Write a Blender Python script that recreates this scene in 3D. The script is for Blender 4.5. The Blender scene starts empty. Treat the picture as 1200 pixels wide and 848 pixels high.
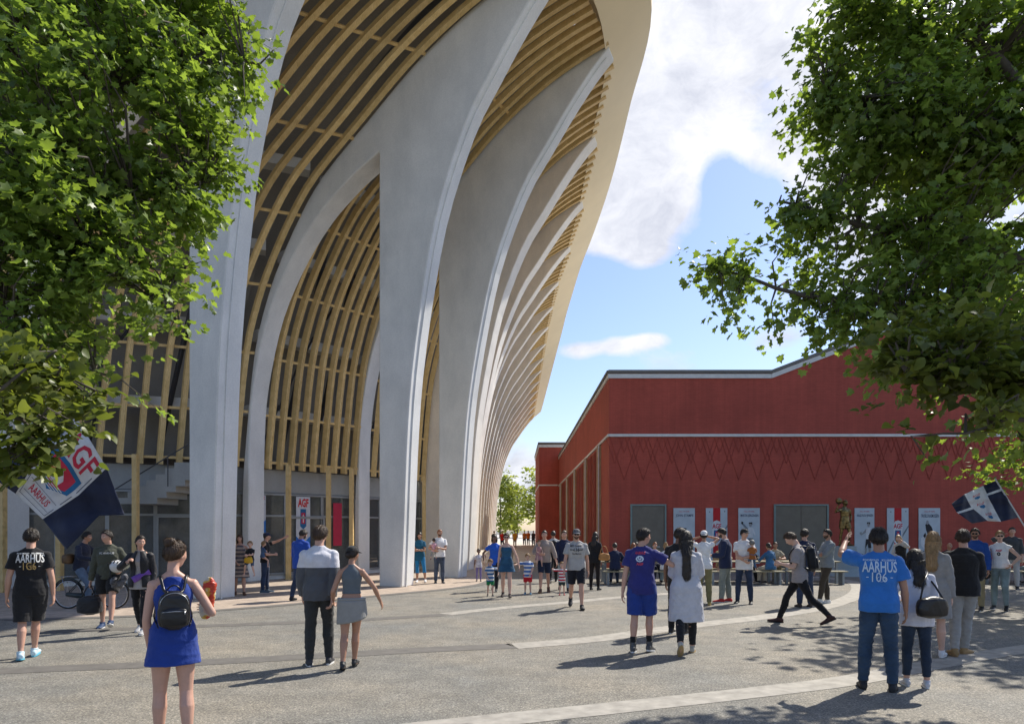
import bpy, bmesh, math, random
import numpy as np
from mathutils import Vector, Matrix, Quaternion, noise
from mathutils.bvhtree import BVHTree
R = math.radians
scene = bpy.context.scene
COL = scene.collection
F = 800.0; CX = 604.0; HY = 620.0; EYE = 1.85

def at(px, py, Y):
    """photo pixel at a chosen distance -> world point"""
    return Vector(((px-CX)*Y/F, Y, EYE+(HY-py)*Y/F))
def gnd(px, py, z=0.0):
    Y = F*(EYE-z)/(py-HY)
    return Vector(((px-CX)*Y/F, Y, z))

# ---------------------------------------------------------------- materials
MATS = {}
def new_mat(name):
    m = bpy.data.materials.new(name); m.use_nodes = True
    nt = m.node_tree
    b = nt.nodes.get('Principled BSDF')
    return m, nt, b
def N(nt, typ, **kw):
    n = nt.nodes.new(typ)
    for k, v in kw.items():
        if k.startswith('i_'):
            n.inputs[k[2:].replace('_', ' ')].default_value = v
        else: setattr(n, k, v)
    return n
def coords(nt, scale=(1, 1, 1), kind='Object'):
    tc = N(nt, 'ShaderNodeTexCoord'); mp = N(nt, 'ShaderNodeMapping')
    mp.inputs['Scale'].default_value = scale
    nt.links.new(tc.outputs[kind], mp.inputs['Vector'])
    return mp.outputs['Vector']
def noise_tex(nt, vec, scale, detail=5, rough=.6):
    n = N(nt, 'ShaderNodeTexNoise'); n.inputs['Scale'].default_value = scale
    n.inputs['Detail'].default_value = detail; n.inputs['Roughness'].default_value = rough
    nt.links.new(vec, n.inputs['Vector']); return n
def ramp(nt, fac, stops):
    r = N(nt, 'ShaderNodeValToRGB'); el = r.color_ramp.elements
    while len(el) < len(stops): el.new(0.5)
    for e, (p, c) in zip(el, stops):
        e.position = p; e.color = (c[0], c[1], c[2], 1) if not isinstance(c, (int, float)) else (c, c, c, 1)
    nt.links.new(fac, r.inputs['Fac']); return r
def mixc(nt, fac, a, b, mode='MIX'):
    m = N(nt, 'ShaderNodeMix', data_type='RGBA', blend_type=mode)
    for inp, v in ((m.inputs[0], fac), (m.inputs[6], a), (m.inputs[7], b)):
        if hasattr(v, 'links') or isinstance(v, bpy.types.NodeSocket): nt.links.new(v, inp)
        elif isinstance(v, (int, float)): inp.default_value = v
        else: inp.default_value = (v[0], v[1], v[2], 1)
    return m.outputs[2]
def bump(nt, b, h, strength=.3, dist=.02):
    bp = N(nt, 'ShaderNodeBump'); bp.inputs['Strength'].default_value = strength
    bp.inputs['Distance'].default_value = dist
    nt.links.new(h, bp.inputs['Height']); nt.links.new(bp.outputs['Normal'], b.inputs['Normal'])
def mat(name, col, rough=.7, var=.12, scale=6, bmp=.0, bscale=60, metal=0, spec=.4, sheen=0, stretch=(1,1,1)):
    """plain procedural surface: colour broken up by noise, optional bump"""
    key = (name,)
    if key in MATS: return MATS[key]
    m, nt, b = new_mat(name)
    v = coords(nt, stretch)
    n = noise_tex(nt, v, scale)
    lo = tuple(c*(1-var) for c in col); hi = tuple(min(1, c*(1+var)) for c in col)
    r = ramp(nt, n.outputs['Fac'], [(.3, lo), (.7, hi)])
    nt.links.new(r.outputs['Color'], b.inputs['Base Color'])
    b.inputs['Roughness'].default_value = rough; b.inputs['Metallic'].default_value = metal
    b.inputs['Specular IOR Level'].default_value = spec
    if sheen: b.inputs['Sheen Weight'].default_value = sheen
    if bmp:
        n2 = noise_tex(nt, v, bscale, 3); bump(nt, b, n2.outputs['Fac'], bmp, .01)
    MATS[key] = m
    return m

# ---------------------------------------------------------------- mesh builder
class MB:
    def __init__(s): s.v = []; s.f = []; s.mi = []; s.cur = 0
    def add(s, vs, fs):
        o = len(s.v); s.v += [tuple(v) for v in vs]
        s.f += [tuple(i+o for i in f) for f in fs]; s.mi += [s.cur]*len(fs)
    def box(s, x0, x1, y0, y1, z0, z1):
        s.add([(x0,y0,z0),(x1,y0,z0),(x1,y1,z0),(x0,y1,z0),(x0,y0,z1),(x1,y0,z1),(x1,y1,z1),(x0,y1,z1)],
              [(0,3,2,1),(4,5,6,7),(0,1,5,4),(1,2,6,5),(2,3,7,6),(3,0,4,7)])
    def bar(s, a, b, w, h, up=(0,0,1)):
        """rectangular bar from a to b, w across, h along up"""
        a = Vector(a); b = Vector(b); d = (b-a).normalized(); up = Vector(up)
        sd = d.cross(up)
        if sd.length < 1e-4: sd = d.cross(Vector((0,1,0)))
        sd.normalize(); u = sd.cross(d).normalized()
        vs = []
        for p in (a, b):
            for i, j in ((-1,-1),(1,-1),(1,1),(-1,1)): vs.append(p+sd*(i*w/2)+u*(j*h/2))
        s.add(vs, [(0,1,2,3),(7,6,5,4),(0,4,5,1),(1,5,6,2),(2,6,7,3),(3,7,4,0)])
    def sweep(s, pts, frames, w, h):
        """rectangular section swept on pts; frames: (side, up) per point"""
        n = len(pts); vs = []
        for p, (sd, u) in zip(pts, frames):
            p = Vector(p)
            for i, j in ((-1,-1),(1,-1),(1,1),(-1,1)): vs.append(p+sd*(i*w/2)+u*(j*h/2))
        fs = [(3,2,1,0), tuple(4*(n-1)+k for k in range(4))]
        for k in range(n-1):
            for q in range(4):
                a = 4*k+q; b = 4*k+(q+1) % 4
                fs.append((a, b, b+4, a+4))
        s.add(vs, fs)
    def tube(s, pts, rad, seg=8, caps=True):
        pts = [Vector(p) for p in pts]; n = len(pts)
        if isinstance(rad, (int, float)): rad = [rad]*n
        vs = []; prev = None
        for k, p in enumerate(pts):
            d = (pts[min(k+1, n-1)]-pts[max(k-1, 0)])
            if d.length < 1e-9: d = Vector((0,0,1))
            d.normalize()
            if prev is None:
                a = d.cross(Vector((0,0,1)) if abs(d.z) < .9 else Vector((1,0,0))).normalized()
            else:
                a = (prev-d*prev.dot(d)).normalized()
            prev = a; b = d.cross(a)
            for q in range(seg):
                t = 2*math.pi*q/seg
                vs.append(p+(a*math.cos(t)+b*math.sin(t))*rad[k])
        fs = []
        for k in range(n-1):
            for q in range(seg):
                q2 = (q+1) % seg
                fs.append((k*seg+q, k*seg+q2, (k+1)*seg+q2, (k+1)*seg+q))
        if caps:
            fs.append(tuple(reversed(range(seg)))); fs.append(tuple((n-1)*seg+q for q in range(seg)))
        s.add(vs, fs)
    def ring(s, c, ax, R0, r, seg=32, rs=8):
        """torus"""
        c = Vector(c); ax = Vector(ax).normalized()
        a = ax.cross(Vector((0,0,1)) if abs(ax.z) < .9 else Vector((1,0,0))).normalized(); b = ax.cross(a)
        vs = []; fs = []
        for i in range(seg):
            t = 2*math.pi*i/seg; d = a*math.cos(t)+b*math.sin(t)
            for j in range(rs):
                p = 2*math.pi*j/rs; vs.append(c+d*(R0+r*math.cos(p))+ax*(r*math.sin(p)))
        for i in range(seg):
            for j in range(rs):
                i2 = (i+1) % seg; j2 = (j+1) % rs
                fs.append((i*rs+j, i2*rs+j, i2*rs+j2, i*rs+j2))
        s.add(vs, fs)
    def ellipsoid(s, c, r, rot=None, seg=16, rings=10):
        c = Vector(c); vs = []; fs = []
        rot = rot or Matrix.Identity(3)
        vs.append(c+rot@Vector((0,0,r[2])))
        for i in range(1, rings):
            t = math.pi*i/rings
            for j in range(seg):
                p = 2*math.pi*j/seg
                vs.append(c+rot@Vector((r[0]*math.sin(t)*math.cos(p), r[1]*math.sin(t)*math.sin(p), r[2]*math.cos(t))))
        vs.append(c+rot@Vector((0,0,-r[2])))
        for j in range(seg): fs.append((0, 1+j, 1+(j+1) % seg))
        for i in range(rings-2):
            for j in range(seg):
                j2 = (j+1) % seg; a = 1+i*seg
                fs.append((a+j, a+seg+j, a+seg+j2, a+j2))
        a = 1+(rings-2)*seg; L = len(vs)-1
        for j in range(seg): fs.append((a+j, L, a+(j+1) % seg))
        s.add(vs, fs)
    def loft(s, rings, caps=True):
        """closed rings of equal length"""
        n = len(rings[0]); vs = [v for r in rings for v in r]; fs = []
        for k in range(len(rings)-1):
            for q in range(n):
                q2 = (q+1) % n
                fs.append((k*n+q, k*n+q2, (k+1)*n+q2, (k+1)*n+q))
        if caps:
            fs.append(tuple(reversed(range(n)))); fs.append(tuple((len(rings)-1)*n+q for q in range(n)))
        s.add(vs, fs)
    def grid(s, P, close=False):
        """P[i][j] open sheet"""
        ni = len(P); nj = len(P[0]); vs = [p for r in P for p in r]
        fs = [(i*nj+j, (i+1)*nj+j, (i+1)*nj+j+1, i*nj+j+1) for i in range(ni-1) for j in range(nj-1)]
        s.add(vs, fs)
    def plate(s, poly, axis, t):
        """closed polygon (list of Vector) extruded by vector axis*t"""
        n = len(poly); a = [Vector(p) for p in poly]; d = Vector(axis)*t
        vs = a+[p+d for p in a]
        fs = [tuple(range(n)), tuple(reversed(range(n, 2*n)))]
        for k in range(n): fs.append((k, k+n, (k+1) % n+n, (k+1) % n))
        s.add(vs, fs)
    def xform(s, M):
        s.v = [tuple(M@Vector(v)) for v in s.v]; return s
    def build(s, name, m, parent=None, smooth=False, bevel=0, fix=True):
        me = bpy.data.meshes.new(name); me.from_pydata(s.v, [], s.f)
        ms = m if isinstance(m, (list, tuple)) else [m]
        for x in ms: me.materials.append(x)
        if len(ms) > 1: me.polygons.foreach_set('material_index', s.mi)
        if fix:
            bm = bmesh.new(); bm.from_mesh(me); bmesh.ops.recalc_face_normals(bm, faces=bm.faces)
            bm.to_mesh(me); bm.free()
        if smooth: me.polygons.foreach_set('use_smooth', [True]*len(me.polygons))
        me.update()
        o = bpy.data.objects.new(name, me); COL.objects.link(o)
        if parent: o.parent = parent
        if bevel:
            b = o.modifiers.new('bevel', 'BEVEL'); b.width = bevel; b.segments = 2; b.limit_method = 'ANGLE'
        return o
def empty(name, loc=(0,0,0), rz=0):
    o = bpy.data.objects.new(name, None); COL.objects.link(o); o.location = loc; o.rotation_euler[2] = rz
    o.empty_display_size = .2
    return o
def tag(o, label=None, cat=None, group=None, kind=None):
    if label: o['label'] = label
    if cat: o['category'] = cat
    if group: o['group'] = group
    if kind: o['kind'] = kind
    return o
def keep(o, parent):
    """parent without moving: the child's mesh is in world space"""
    o.parent = parent; o.matrix_parent_inverse = parent.matrix_basis.inverted(); return o
def copy_tree(o, parent=None):
    c = o.copy(); COL.objects.link(c)
    if parent: c.parent = parent; c.matrix_parent_inverse = o.matrix_parent_inverse.copy()
    for ch in [x for x in bpy.data.objects if x.parent == o]: copy_tree(ch, c)
    return c
def interp(tab, x):
    xs = [a[0] for a in tab]; ys = [a[1] for a in tab]
    return float(np.interp(x, xs, ys))
def smooth_curve(pts, n):
    """Catmull-Rom through pts, n samples"""
    P = [Vector(p) for p in pts]; m = len(P); out = []
    for k in range(n):
        t = k/(n-1)*(m-1); i = min(int(t), m-2); f = t-i
        p0 = P[max(i-1, 0)]; p1 = P[i]; p2 = P[i+1]; p3 = P[min(i+2, m-1)]
        out.append(.5*((2*p1)+(-p0+p2)*f+(2*p0-5*p1+4*p2-p3)*f*f+(-p0+3*p1-3*p2+p3)*f**3))
    return out
def text_mesh(body, size, align='CENTER', extrude=.0, bold=0, space=1.0):
    """text as raw verts/faces lying in XY plane"""
    cu = bpy.data.curves.new('lettering', 'FONT'); cu.body = body; cu.size = size
    cu.align_x = align; cu.align_y = 'CENTER'; cu.offset = bold; cu.resolution_u = 2; cu.space_character = space
    o = bpy.data.objects.new('lettering', cu); COL.objects.link(o)
    dg = bpy.context.evaluated_depsgraph_get(); me = bpy.data.meshes.new_from_object(o.evaluated_get(dg))
    vs = [v.co.copy() for v in me.vertices]; fs = [tuple(p.vertices) for p in me.polygons]
    bpy.data.objects.remove(o); bpy.data.curves.remove(cu); bpy.data.meshes.remove(me)
    return vs, fs
EXPOSURE = 0.68
SUN_E = 3.9
SKY_S = .12
CLOUD_LO = (3.5, 3.65, 4.2); CLOUD_MID = (4.7, 4.8, 5.2); CLOUD_HI = (5.7, 5.7, 5.85)
SKY_TINT = (.78, .78, .92)
# ---------------------------------------------------------------- camera, light, sky
cam = bpy.data.cameras.new('camera'); camo = bpy.data.objects.new('camera', cam); COL.objects.link(camo)
camo.location = (0, 0, EYE); camo.rotation_euler = (R(90), 0, 0)
cam.sensor_width = 36; cam.lens = 24; cam.shift_x = -4/1200; cam.shift_y = 196/1200
cam.clip_end = 5000; cam.clip_start = .1
scene.camera = camo
scene.render.resolution_x = 1024; scene.render.resolution_y = 723
scene.view_settings.view_transform = 'Standard'; scene.view_settings.look = 'None'
scene.view_settings.gamma = 1; scene.view_settings.use_curve_mapping = False
scene.view_settings.exposure = EXPOSURE
SUN_AZ_DIR = Vector((.74, .67, 0)).normalized(); SUN_EL = R(46)
sd = Vector((SUN_AZ_DIR.x*math.cos(SUN_EL), SUN_AZ_DIR.y*math.cos(SUN_EL), math.sin(SUN_EL)))
sun = bpy.data.lights.new('sun', 'SUN'); sun.energy = SUN_E; sun.angle = R(.6); sun.color = (1, .94, .84)
so = bpy.data.objects.new('sun', sun); COL.objects.link(so)
so.rotation_euler = sd.to_track_quat('Z', 'Y').to_euler()
w = bpy.data.worlds.new('World'); scene.world = w; w.use_nodes = True
nt = w.node_tree; nt.nodes.clear()
out = N(nt, 'ShaderNodeOutputWorld'); bg = N(nt, 'ShaderNodeBackground'); bg.inputs['Strength'].default_value = SKY_S
sky = N(nt, 'ShaderNodeTexSky'); sky.sky_type = 'NISHITA'; sky.sun_disc = False
sky.sun_elevation = SUN_EL; sky.sun_rotation = math.atan2(SUN_AZ_DIR.x, SUN_AZ_DIR.y)
sky.air_density = 1.2; sky.dust_density = .6; sky.ozone_density = 1.6
tc = N(nt, 'ShaderNodeTexCoord')
def cdir(px, py):
    return Vector(((px-CX)/F, 1, (HY-py)/F)).normalized()
# cloud cover: soft fractal noise in direction space, gathered into a few cloud banks
mp = N(nt, 'ShaderNodeMapping'); mp.inputs['Scale'].default_value = (1, 1, 1.5)
nt.links.new(tc.outputs['Generated'], mp.inputs['Vector'])
wn = noise_tex(nt, mp.outputs['Vector'], 3, 4)
wv = N(nt, 'ShaderNodeVectorMath', operation='MULTIPLY_ADD')
nt.links.new(wn.outputs['Color'], wv.inputs[0]); wv.inputs[1].default_value = (.18, .18, .18)
nt.links.new(mp.outputs['Vector'], wv.inputs[2])
cn = noise_tex(nt, wv.outputs[0], 4.6, 11, .62)
banks = [((790, 30), .28, .48), ((930, 90), .24, .40), ((750, 215), .10, .36), ((900, 170), .07, .2), ((715, 110), .18, .18),
         ((762, 302), .05, .46), ((718, 285), .04, .42), ((680, 411), .035, .52), ((725, 404), .04, .55), ((762, 398), .03, .5), ((905, 398), .05, .36), ((612, 552), .06, .5), ((100, -200), .7, .4), ((1150, 150), .3, .3),
         ((875, 290), .10, -.35), ((860, 212), .06, -.55), ((835, 190), .04, -.3), ((905, 240), .06, -.4), ((720, 340), .08, -.35), ((800, 300), .05, -.3), ((830, 240), .05, -.3), ((780, 350), .07, -.3), ((680, 480), .10, -.2)]
acc = None
for (p, rad, amp) in banks:
    d = cdir(*p); c = Vector((d.x, d.y, d.z))
    sub = N(nt, 'ShaderNodeVectorMath', operation='SUBTRACT'); nt.links.new(tc.outputs['Generated'], sub.inputs[0]); sub.inputs[1].default_value = c
    sc = N(nt, 'ShaderNodeVectorMath', operation='MULTIPLY'); nt.links.new(sub.outputs[0], sc.inputs[0]); sc.inputs[1].default_value = (1, 1, 2.4 if rad < .055 and amp > 0 else 1)
    ln = N(nt, 'ShaderNodeVectorMath', operation='LENGTH'); nt.links.new(sc.outputs[0], ln.inputs[0])
    mr = N(nt, 'ShaderNodeMapRange', interpolation_type='SMOOTHSTEP'); nt.links.new(ln.outputs['Value'], mr.inputs[0])
    mr.inputs[1].default_value = 0; mr.inputs[2].default_value = rad*1.35; mr.inputs[3].default_value = amp; mr.inputs[4].default_value = 0
    if acc is None: acc = mr.outputs[0]
    else:
        ad = N(nt, 'ShaderNodeMath', operation='ADD'); nt.links.new(acc, ad.inputs[0]); nt.links.new(mr.outputs[0], ad.inputs[1]); acc = ad.outputs[0]
mn = N(nt, 'ShaderNodeMath', operation='MINIMUM'); nt.links.new(acc, mn.inputs[0]); mn.inputs[1].default_value = .5
ml = N(nt, 'ShaderNodeMath', operation='MULTIPLY'); nt.links.new(mn.outputs[0], ml.inputs[0]); ml.inputs[1].default_value = .8
ad = N(nt, 'ShaderNodeMath', operation='ADD'); nt.links.new(cn.outputs['Fac'], ad.inputs[0]); nt.links.new(ml.outputs[0], ad.inputs[1])
cov = ramp(nt, ad.outputs[0], [(.59, 0), (.68, .42), (.82, .97)])
cn2 = noise_tex(nt, wv.outputs[0], 6, 9, .66)
ccol = ramp(nt, cn2.outputs['Fac'], [(.36, CLOUD_LO), (.50, CLOUD_MID), (.62, CLOUD_HI)])
skyc = mixc(nt, 1.0, sky.outputs['Color'], SKY_TINT, 'MULTIPLY')
mx = mixc(nt, cov.outputs['Color'], skyc, ccol.outputs['Color'])
nt.links.new(mx, bg.inputs['Color']); nt.links.new(bg.outputs[0], out.inputs['Surface'])

# ---------------------------------------------------------------- ground
def ground_mat():
    m, nt, b = new_mat('granite_chip_paving')
    v = coords(nt)
    a = noise_tex(nt, v, 42, 7, .82); c = noise_tex(nt, v, .35, 4, .6); d = noise_tex(nt, v, 2.2, 5, .6)
    col = ramp(nt, a.outputs['Fac'], [(.34, (.050, .048, .043)), (.5, (.175, .167, .147)), (.64, (.42, .395, .345))])
    big = ramp(nt, c.outputs['Fac'], [(.35, (.80, .84, .88)), (.65, (1.14, 1.08, .99))])
    d2 = noise_tex(nt, v, 13, 4, .7); med = ramp(nt, d.outputs['Fac'], [(.35, .86), (.65, 1.14)]); m2_ = ramp(nt, d2.outputs['Fac'], [(.35, .80), (.65, 1.2)])
    x = mixc(nt, 1, col.outputs['Color'], big.outputs['Color'], 'MULTIPLY')
    x = mixc(nt, 1, x, med.outputs['Color'], 'MULTIPLY'); x = mixc(nt, 1, x, m2_.outputs['Color'], 'MULTIPLY')
    st = noise_tex(nt, v, .9, 3, .5); sr = ramp(nt, st.outputs['Fac'], [(.60, 1.0), (.72, .86)]); x = mixc(nt, 1, x, sr.outputs['Color'], 'MULTIPLY')
    vo = N(nt, 'ShaderNodeTexVoronoi'); vo.inputs['Scale'].default_value = 90; nt.links.new(v, vo.inputs['Vector'])
    sp = ramp(nt, vo.outputs['Color'], [(.5, (1, 1, 1)), (.95, (1.5, 1.45, 1.35))])
    x = mixc(nt, 1, x, sp.outputs['Color'], 'MULTIPLY')
    nt.links.new(x, b.inputs['Base Color']); b.inputs['Roughness'].default_value = .85
    bump(nt, b, a.outputs['Fac'], .5, .012)
    return m
GM = ground_mat()
mb = MB(); mb.box(-600, 600, -60, 900, -.5, 0); g = mb.build('ground', GM); tag(g, kind='structure')
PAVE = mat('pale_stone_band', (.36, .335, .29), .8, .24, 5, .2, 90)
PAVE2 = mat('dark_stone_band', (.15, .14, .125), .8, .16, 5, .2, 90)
def band(name, pts, w, m, z=.004, n=60):
    P = smooth_curve([(p.x, p.y, z) for p in pts], n); mb = MB(); L = []; Rr = []
    for k, p in enumerate(P):
        d = (P[min(k+1, n-1)]-P[max(k-1, 0)]).normalized(); s = Vector((-d.y, d.x, 0))
        ww = w if not callable(w) else w(k/(n-1))
        L.append(p+s*ww/2); Rr.append(p-s*ww/2)
    mb.grid([L, Rr]); o = mb.build(name, m); tag(o, kind='structure'); return o
def GP(*pts): return [gnd(*p) for p in pts]
b1 = band('paving_band', GP((380, 868), (500, 852), (700, 831), (900, 809), (1000, 796), (1100, 777), (1200, 760), (1330, 742)), .42, PAVE)
b2 = band('paving_band', GP((600, 757), (700, 748), (800, 734), (900, 722), (960, 712), (997, 700), (1008, 690), (1000, 682), (970, 677), (930, 675)), .50, PAVE, n=90)
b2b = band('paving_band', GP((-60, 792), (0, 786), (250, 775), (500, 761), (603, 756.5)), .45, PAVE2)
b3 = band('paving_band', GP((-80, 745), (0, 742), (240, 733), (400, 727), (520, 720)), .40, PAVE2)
b3b = band('paving_band', GP((522, 719.5), (560, 715), (610, 710), (660, 706), (722, 700), (800, 694)), .42, PAVE)
# warmer brick apron along the stadium
def brick_mat():
    m, nt, b = new_mat('warm_brick_paving'); v = coords(nt)
    br = N(nt, 'ShaderNodeTexBrick'); nt.links.new(v, br.inputs['Vector'])
    br.inputs['Scale'].default_value = 4; br.inputs['Color1'].default_value = (.50, .40, .31, 1); br.inputs['Color2'].default_value = (.42, .335, .26, 1)
    br.inputs['Mortar'].default_value = (.28, .24, .2, 1); br.inputs['Mortar Size'].default_value = .012
    n = noise_tex(nt, v, 3); r = ramp(nt, n.outputs['Fac'], [(.3, .75), (.7, 1.2)])
    nt.links.new(mixc(nt, 1, br.outputs['Color'], r.outputs['Color'], 'MULTIPLY'), b.inputs['Base Color'])
    b.inputs['Roughness'].default_value = .85; return m
BRK = brick_mat()
edge = GP((-500, 729), (-150, 727), (0, 726), (150, 722), (240, 716), (340, 708), (440, 698), (540, 688), (575, 680), (594, 664), (600, 645))
edge = [p for p in edge]
E = smooth_curve([(p.x, p.y, .004) for p in edge], 80)
inner = [Vector((p.x-16, p.y+8, .004)) for p in E]
mb = MB(); mb.grid([E, inner]); o = mb.build('pavement', BRK); tag(o, kind='structure')
band('kerb_band', [Vector((p.x, p.y, 0)) for p in edge], .35, PAVE2, z=.008, n=80)
# a far street beyond the alley, bright in the sun
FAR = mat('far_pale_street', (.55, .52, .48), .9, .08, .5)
ALLEY_LIT = mat('lit_alley_paving', (.56, .51, .44), .85, .12, 1.2)  # paler than the ground: sunlight in the alley put into its colour
mb = MB(); mb.grid([[(-6, 38, .006), (2.3, 38, .006)], [(-6, 124, .006), (2.3, 124, .006)]]); o = mb.build('alley_lit_path', ALLEY_LIT); tag(o, kind='structure')
mb = MB(); mb.grid([[(-60, 124.1, .004), (60, 124.1, .004)], [(-60, 230, .004), (60, 230, .004)]]); o = mb.build('street', FAR); tag(o, kind='structure')
# ---------------------------------------------------------------- stadium
def concrete(name, c, streak=True):
    m, nt, b = new_mat(name); v = coords(nt)
    a = noise_tex(nt, v, .6, 6, .6); v2 = coords(nt, (1.2, 1.2, .45)); s = noise_tex(nt, v2, 1.3, 6, .65)
    f = noise_tex(nt, v, 22, 4, .7)
    x = ramp(nt, a.outputs['Fac'], [(.3, tuple(k*.90 for k in c)), (.7, tuple(k*1.06 for k in c))])
    y = ramp(nt, s.outputs['Fac'], [(.32, (.90, .91, .91)), (.6, (1.03, 1.03, 1.02))])
    z = ramp(nt, f.outputs['Fac'], [(.3, .93), (.7, 1.06)])
    q = mixc(nt, 1, x.outputs['Color'], y.outputs['Color'], 'MULTIPLY')
    q = mixc(nt, 1, q, z.outputs['Color'], 'MULTIPLY')
    nt.links.new(q, b.inputs['Base Color']); b.inputs['Roughness'].default_value = .75
    bump(nt, b, f.outputs['Fac'], .15, .01); return m
CONC = concrete('pale_cast_concrete', (.72, .71, .67))
EDGE = concrete('lit_edge_concrete', (.78, .78, .76))  # lighter copy of the concrete; light on the fin edges painted in
CONC_FAR_LIT = concrete('warm_lit_far_concrete', (.78, .70, .60)); EDGE_FAR_LIT = concrete('warm_lit_far_edge', (.88, .84, .77))  # copies for the far fins: warm bounce and haze put into the colour
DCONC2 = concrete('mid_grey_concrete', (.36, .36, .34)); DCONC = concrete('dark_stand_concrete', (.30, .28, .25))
def timber(name, c1, c2, sc=(2, 2, 2)):
    m, nt, b = new_mat(name); v = coords(nt, sc)
    n = noise_tex(nt, v, 2, 6, .65); w = N(nt, 'ShaderNodeTexWave'); w.inputs['Scale'].default_value = 4
    w.inputs['Distortion'].default_value = 6; w.inputs['Detail'].default_value = 3; nt.links.new(v, w.inputs['Vector'])
    x = ramp(nt, n.outputs['Fac'], [(.3, c1), (.7, c2)]); y = ramp(nt, w.outputs['Fac'], [(0, .85), (1, 1.08)])
    gi = N(nt, 'ShaderNodeNewGeometry'); ri = ramp(nt, gi.outputs['Random Per Island'], [(0, (.76, .74, .70)), (1, (1.14, 1.12, 1.10))]); q_ = mixc(nt, 1, x.outputs['Color'], y.outputs['Color'], 'MULTIPLY')
    nt.links.new(mixc(nt, 1, q_, ri.outputs['Color'], 'MULTIPLY'), b.inputs['Base Color'])
    b.inputs['Roughness'].default_value = .55; return m
TIM = timber('honey_timber', (.64, .44, .17), (.84, .62, .29))
TIM2 = mat('gold_fascia_panel', (.82, .69, .45), .5, .05, .4)
STEEL = mat('grey_window_frame', (.32, .33, .33), .45, .06, 8, metal=.4)
DSTEEL = mat('dark_steel', (.05, .05, .055), .5, .1, 8)
def glass_mat(name, tint, rough=.05):
    m, nt, b = new_mat(name)
    v = coords(nt); n = noise_tex(nt, v, .7, 3)
    r = ramp(nt, n.outputs['Fac'], [(.35, tuple(t*.6 for t in tint)), (.65, tint)])
    nt.links.new(r.outputs['Color'], b.inputs['Base Color'])
    b.inputs['Roughness'].default_value = rough; b.inputs['Metallic'].default_value = 0
    b.inputs['Specular IOR Level'].default_value = .6
    b.inputs['Alpha'].default_value = .32
    return m
GLASS = glass_mat('shop_glass', (.20, .22, .21))

OUT = [(0, 0), (.1, 2), (.23, 4.6), (.45, 6.9), (.94, 9.6), (1.55, 12.0), (2.57, 14.4), (3.5, 15.8), (4.4, 17.1), (5.27, 18.2), (5.82, 18.75)]
SKN = [(0, 0), (0, 3), (.013, 5), (.045, 8), (.09, 9.8), (.14, 11.1), (.21, 12.5), (.29, 13.7), (.44, 15.2), (.573, 16.5), (.688, 17.4), (.8, 18.1), (.906, 18.6), (1, 18.95)]
# frames: base x, base y, outward direction, tip reach, spread of the inner leg, bulge factor
FR = [(-15.2, 14.6, (.80, -.60), 4.0, 9.6, .6), (-7.94, 17.9, (.93, -.36), 4.6, 8.7, .72), (-3.64, 21.8, (.94, -.35), 5.4, 6.38, .9), (-2.18, 26.0, (.94, -.35), 5.82, 4.6, 1.0),
      (-2.12, 30.9, (.965, -.26), 5.72, 2.2, 1.0), (-2.25, 36.2, (.985, -.17), 5.78, 2.0, 1.0), (-2.5, 41.4, (.995, -.10), 5.8, 1.9, 1.0)]
xs_tab = [(46, 2.98), (56, 2.75), (105, 2.72)]
y = 46.6
while y < 109:
    xt = interp(xs_tab, y); FR.append((xt-5.82, y, (1, 0), 5.82, 1.9, 1.0)); y += 5.2
class Frame:
    def __init__(s, px, py, n, tip, B, k):
        s.P = Vector((px, py, 0)); s.n = Vector((n[0], n[1], 0)).normalized(); s.t = Vector((-s.n.y, s.n.x, 0)); s.tip = tip; s.B = B; s.k = k
    def w(s, u, z): return s.P+s.n*u+Vector((0, 0, z))
    def outer(s, n=28):
        pts = [(u*s.tip/5.82*(s.k+(1-s.k)*(z/18.9)**3 if s.k < 1 else 1), z) for u, z in OUT]
        return [(p.x, p.y) for p in smooth_curve([(a, b, 0) for a, b in pts], n)]
    def skin(s, n=40):
        pts = [(-s.B+v*(s.tip+s.B), z) for v, z in SKN]
        return [(p.x, p.y) for p in smooth_curve([(a, b, 0) for a, b in pts], n)]
frames = [Frame(*f) for f in FR]
stad = empty('stadium', (-8, 30, 0))
tag(stad, 'tall pale stadium with curved concrete fins, arches and honey timber slats', 'stadium')
def offset_curve(c, d):
    out = []
    for k, p in enumerate(c):
        a = c[max(k-1, 0)]; b = c[min(k+1, len(c)-1)]
        dx, dz = b[0]-a[0], b[1]-a[1]; L = math.hypot(dx, dz) or 1
        out.append((p[0]+dz/L*d, p[1]-dx/L*d))
    return out
TH = .8; LEG = .82
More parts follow.
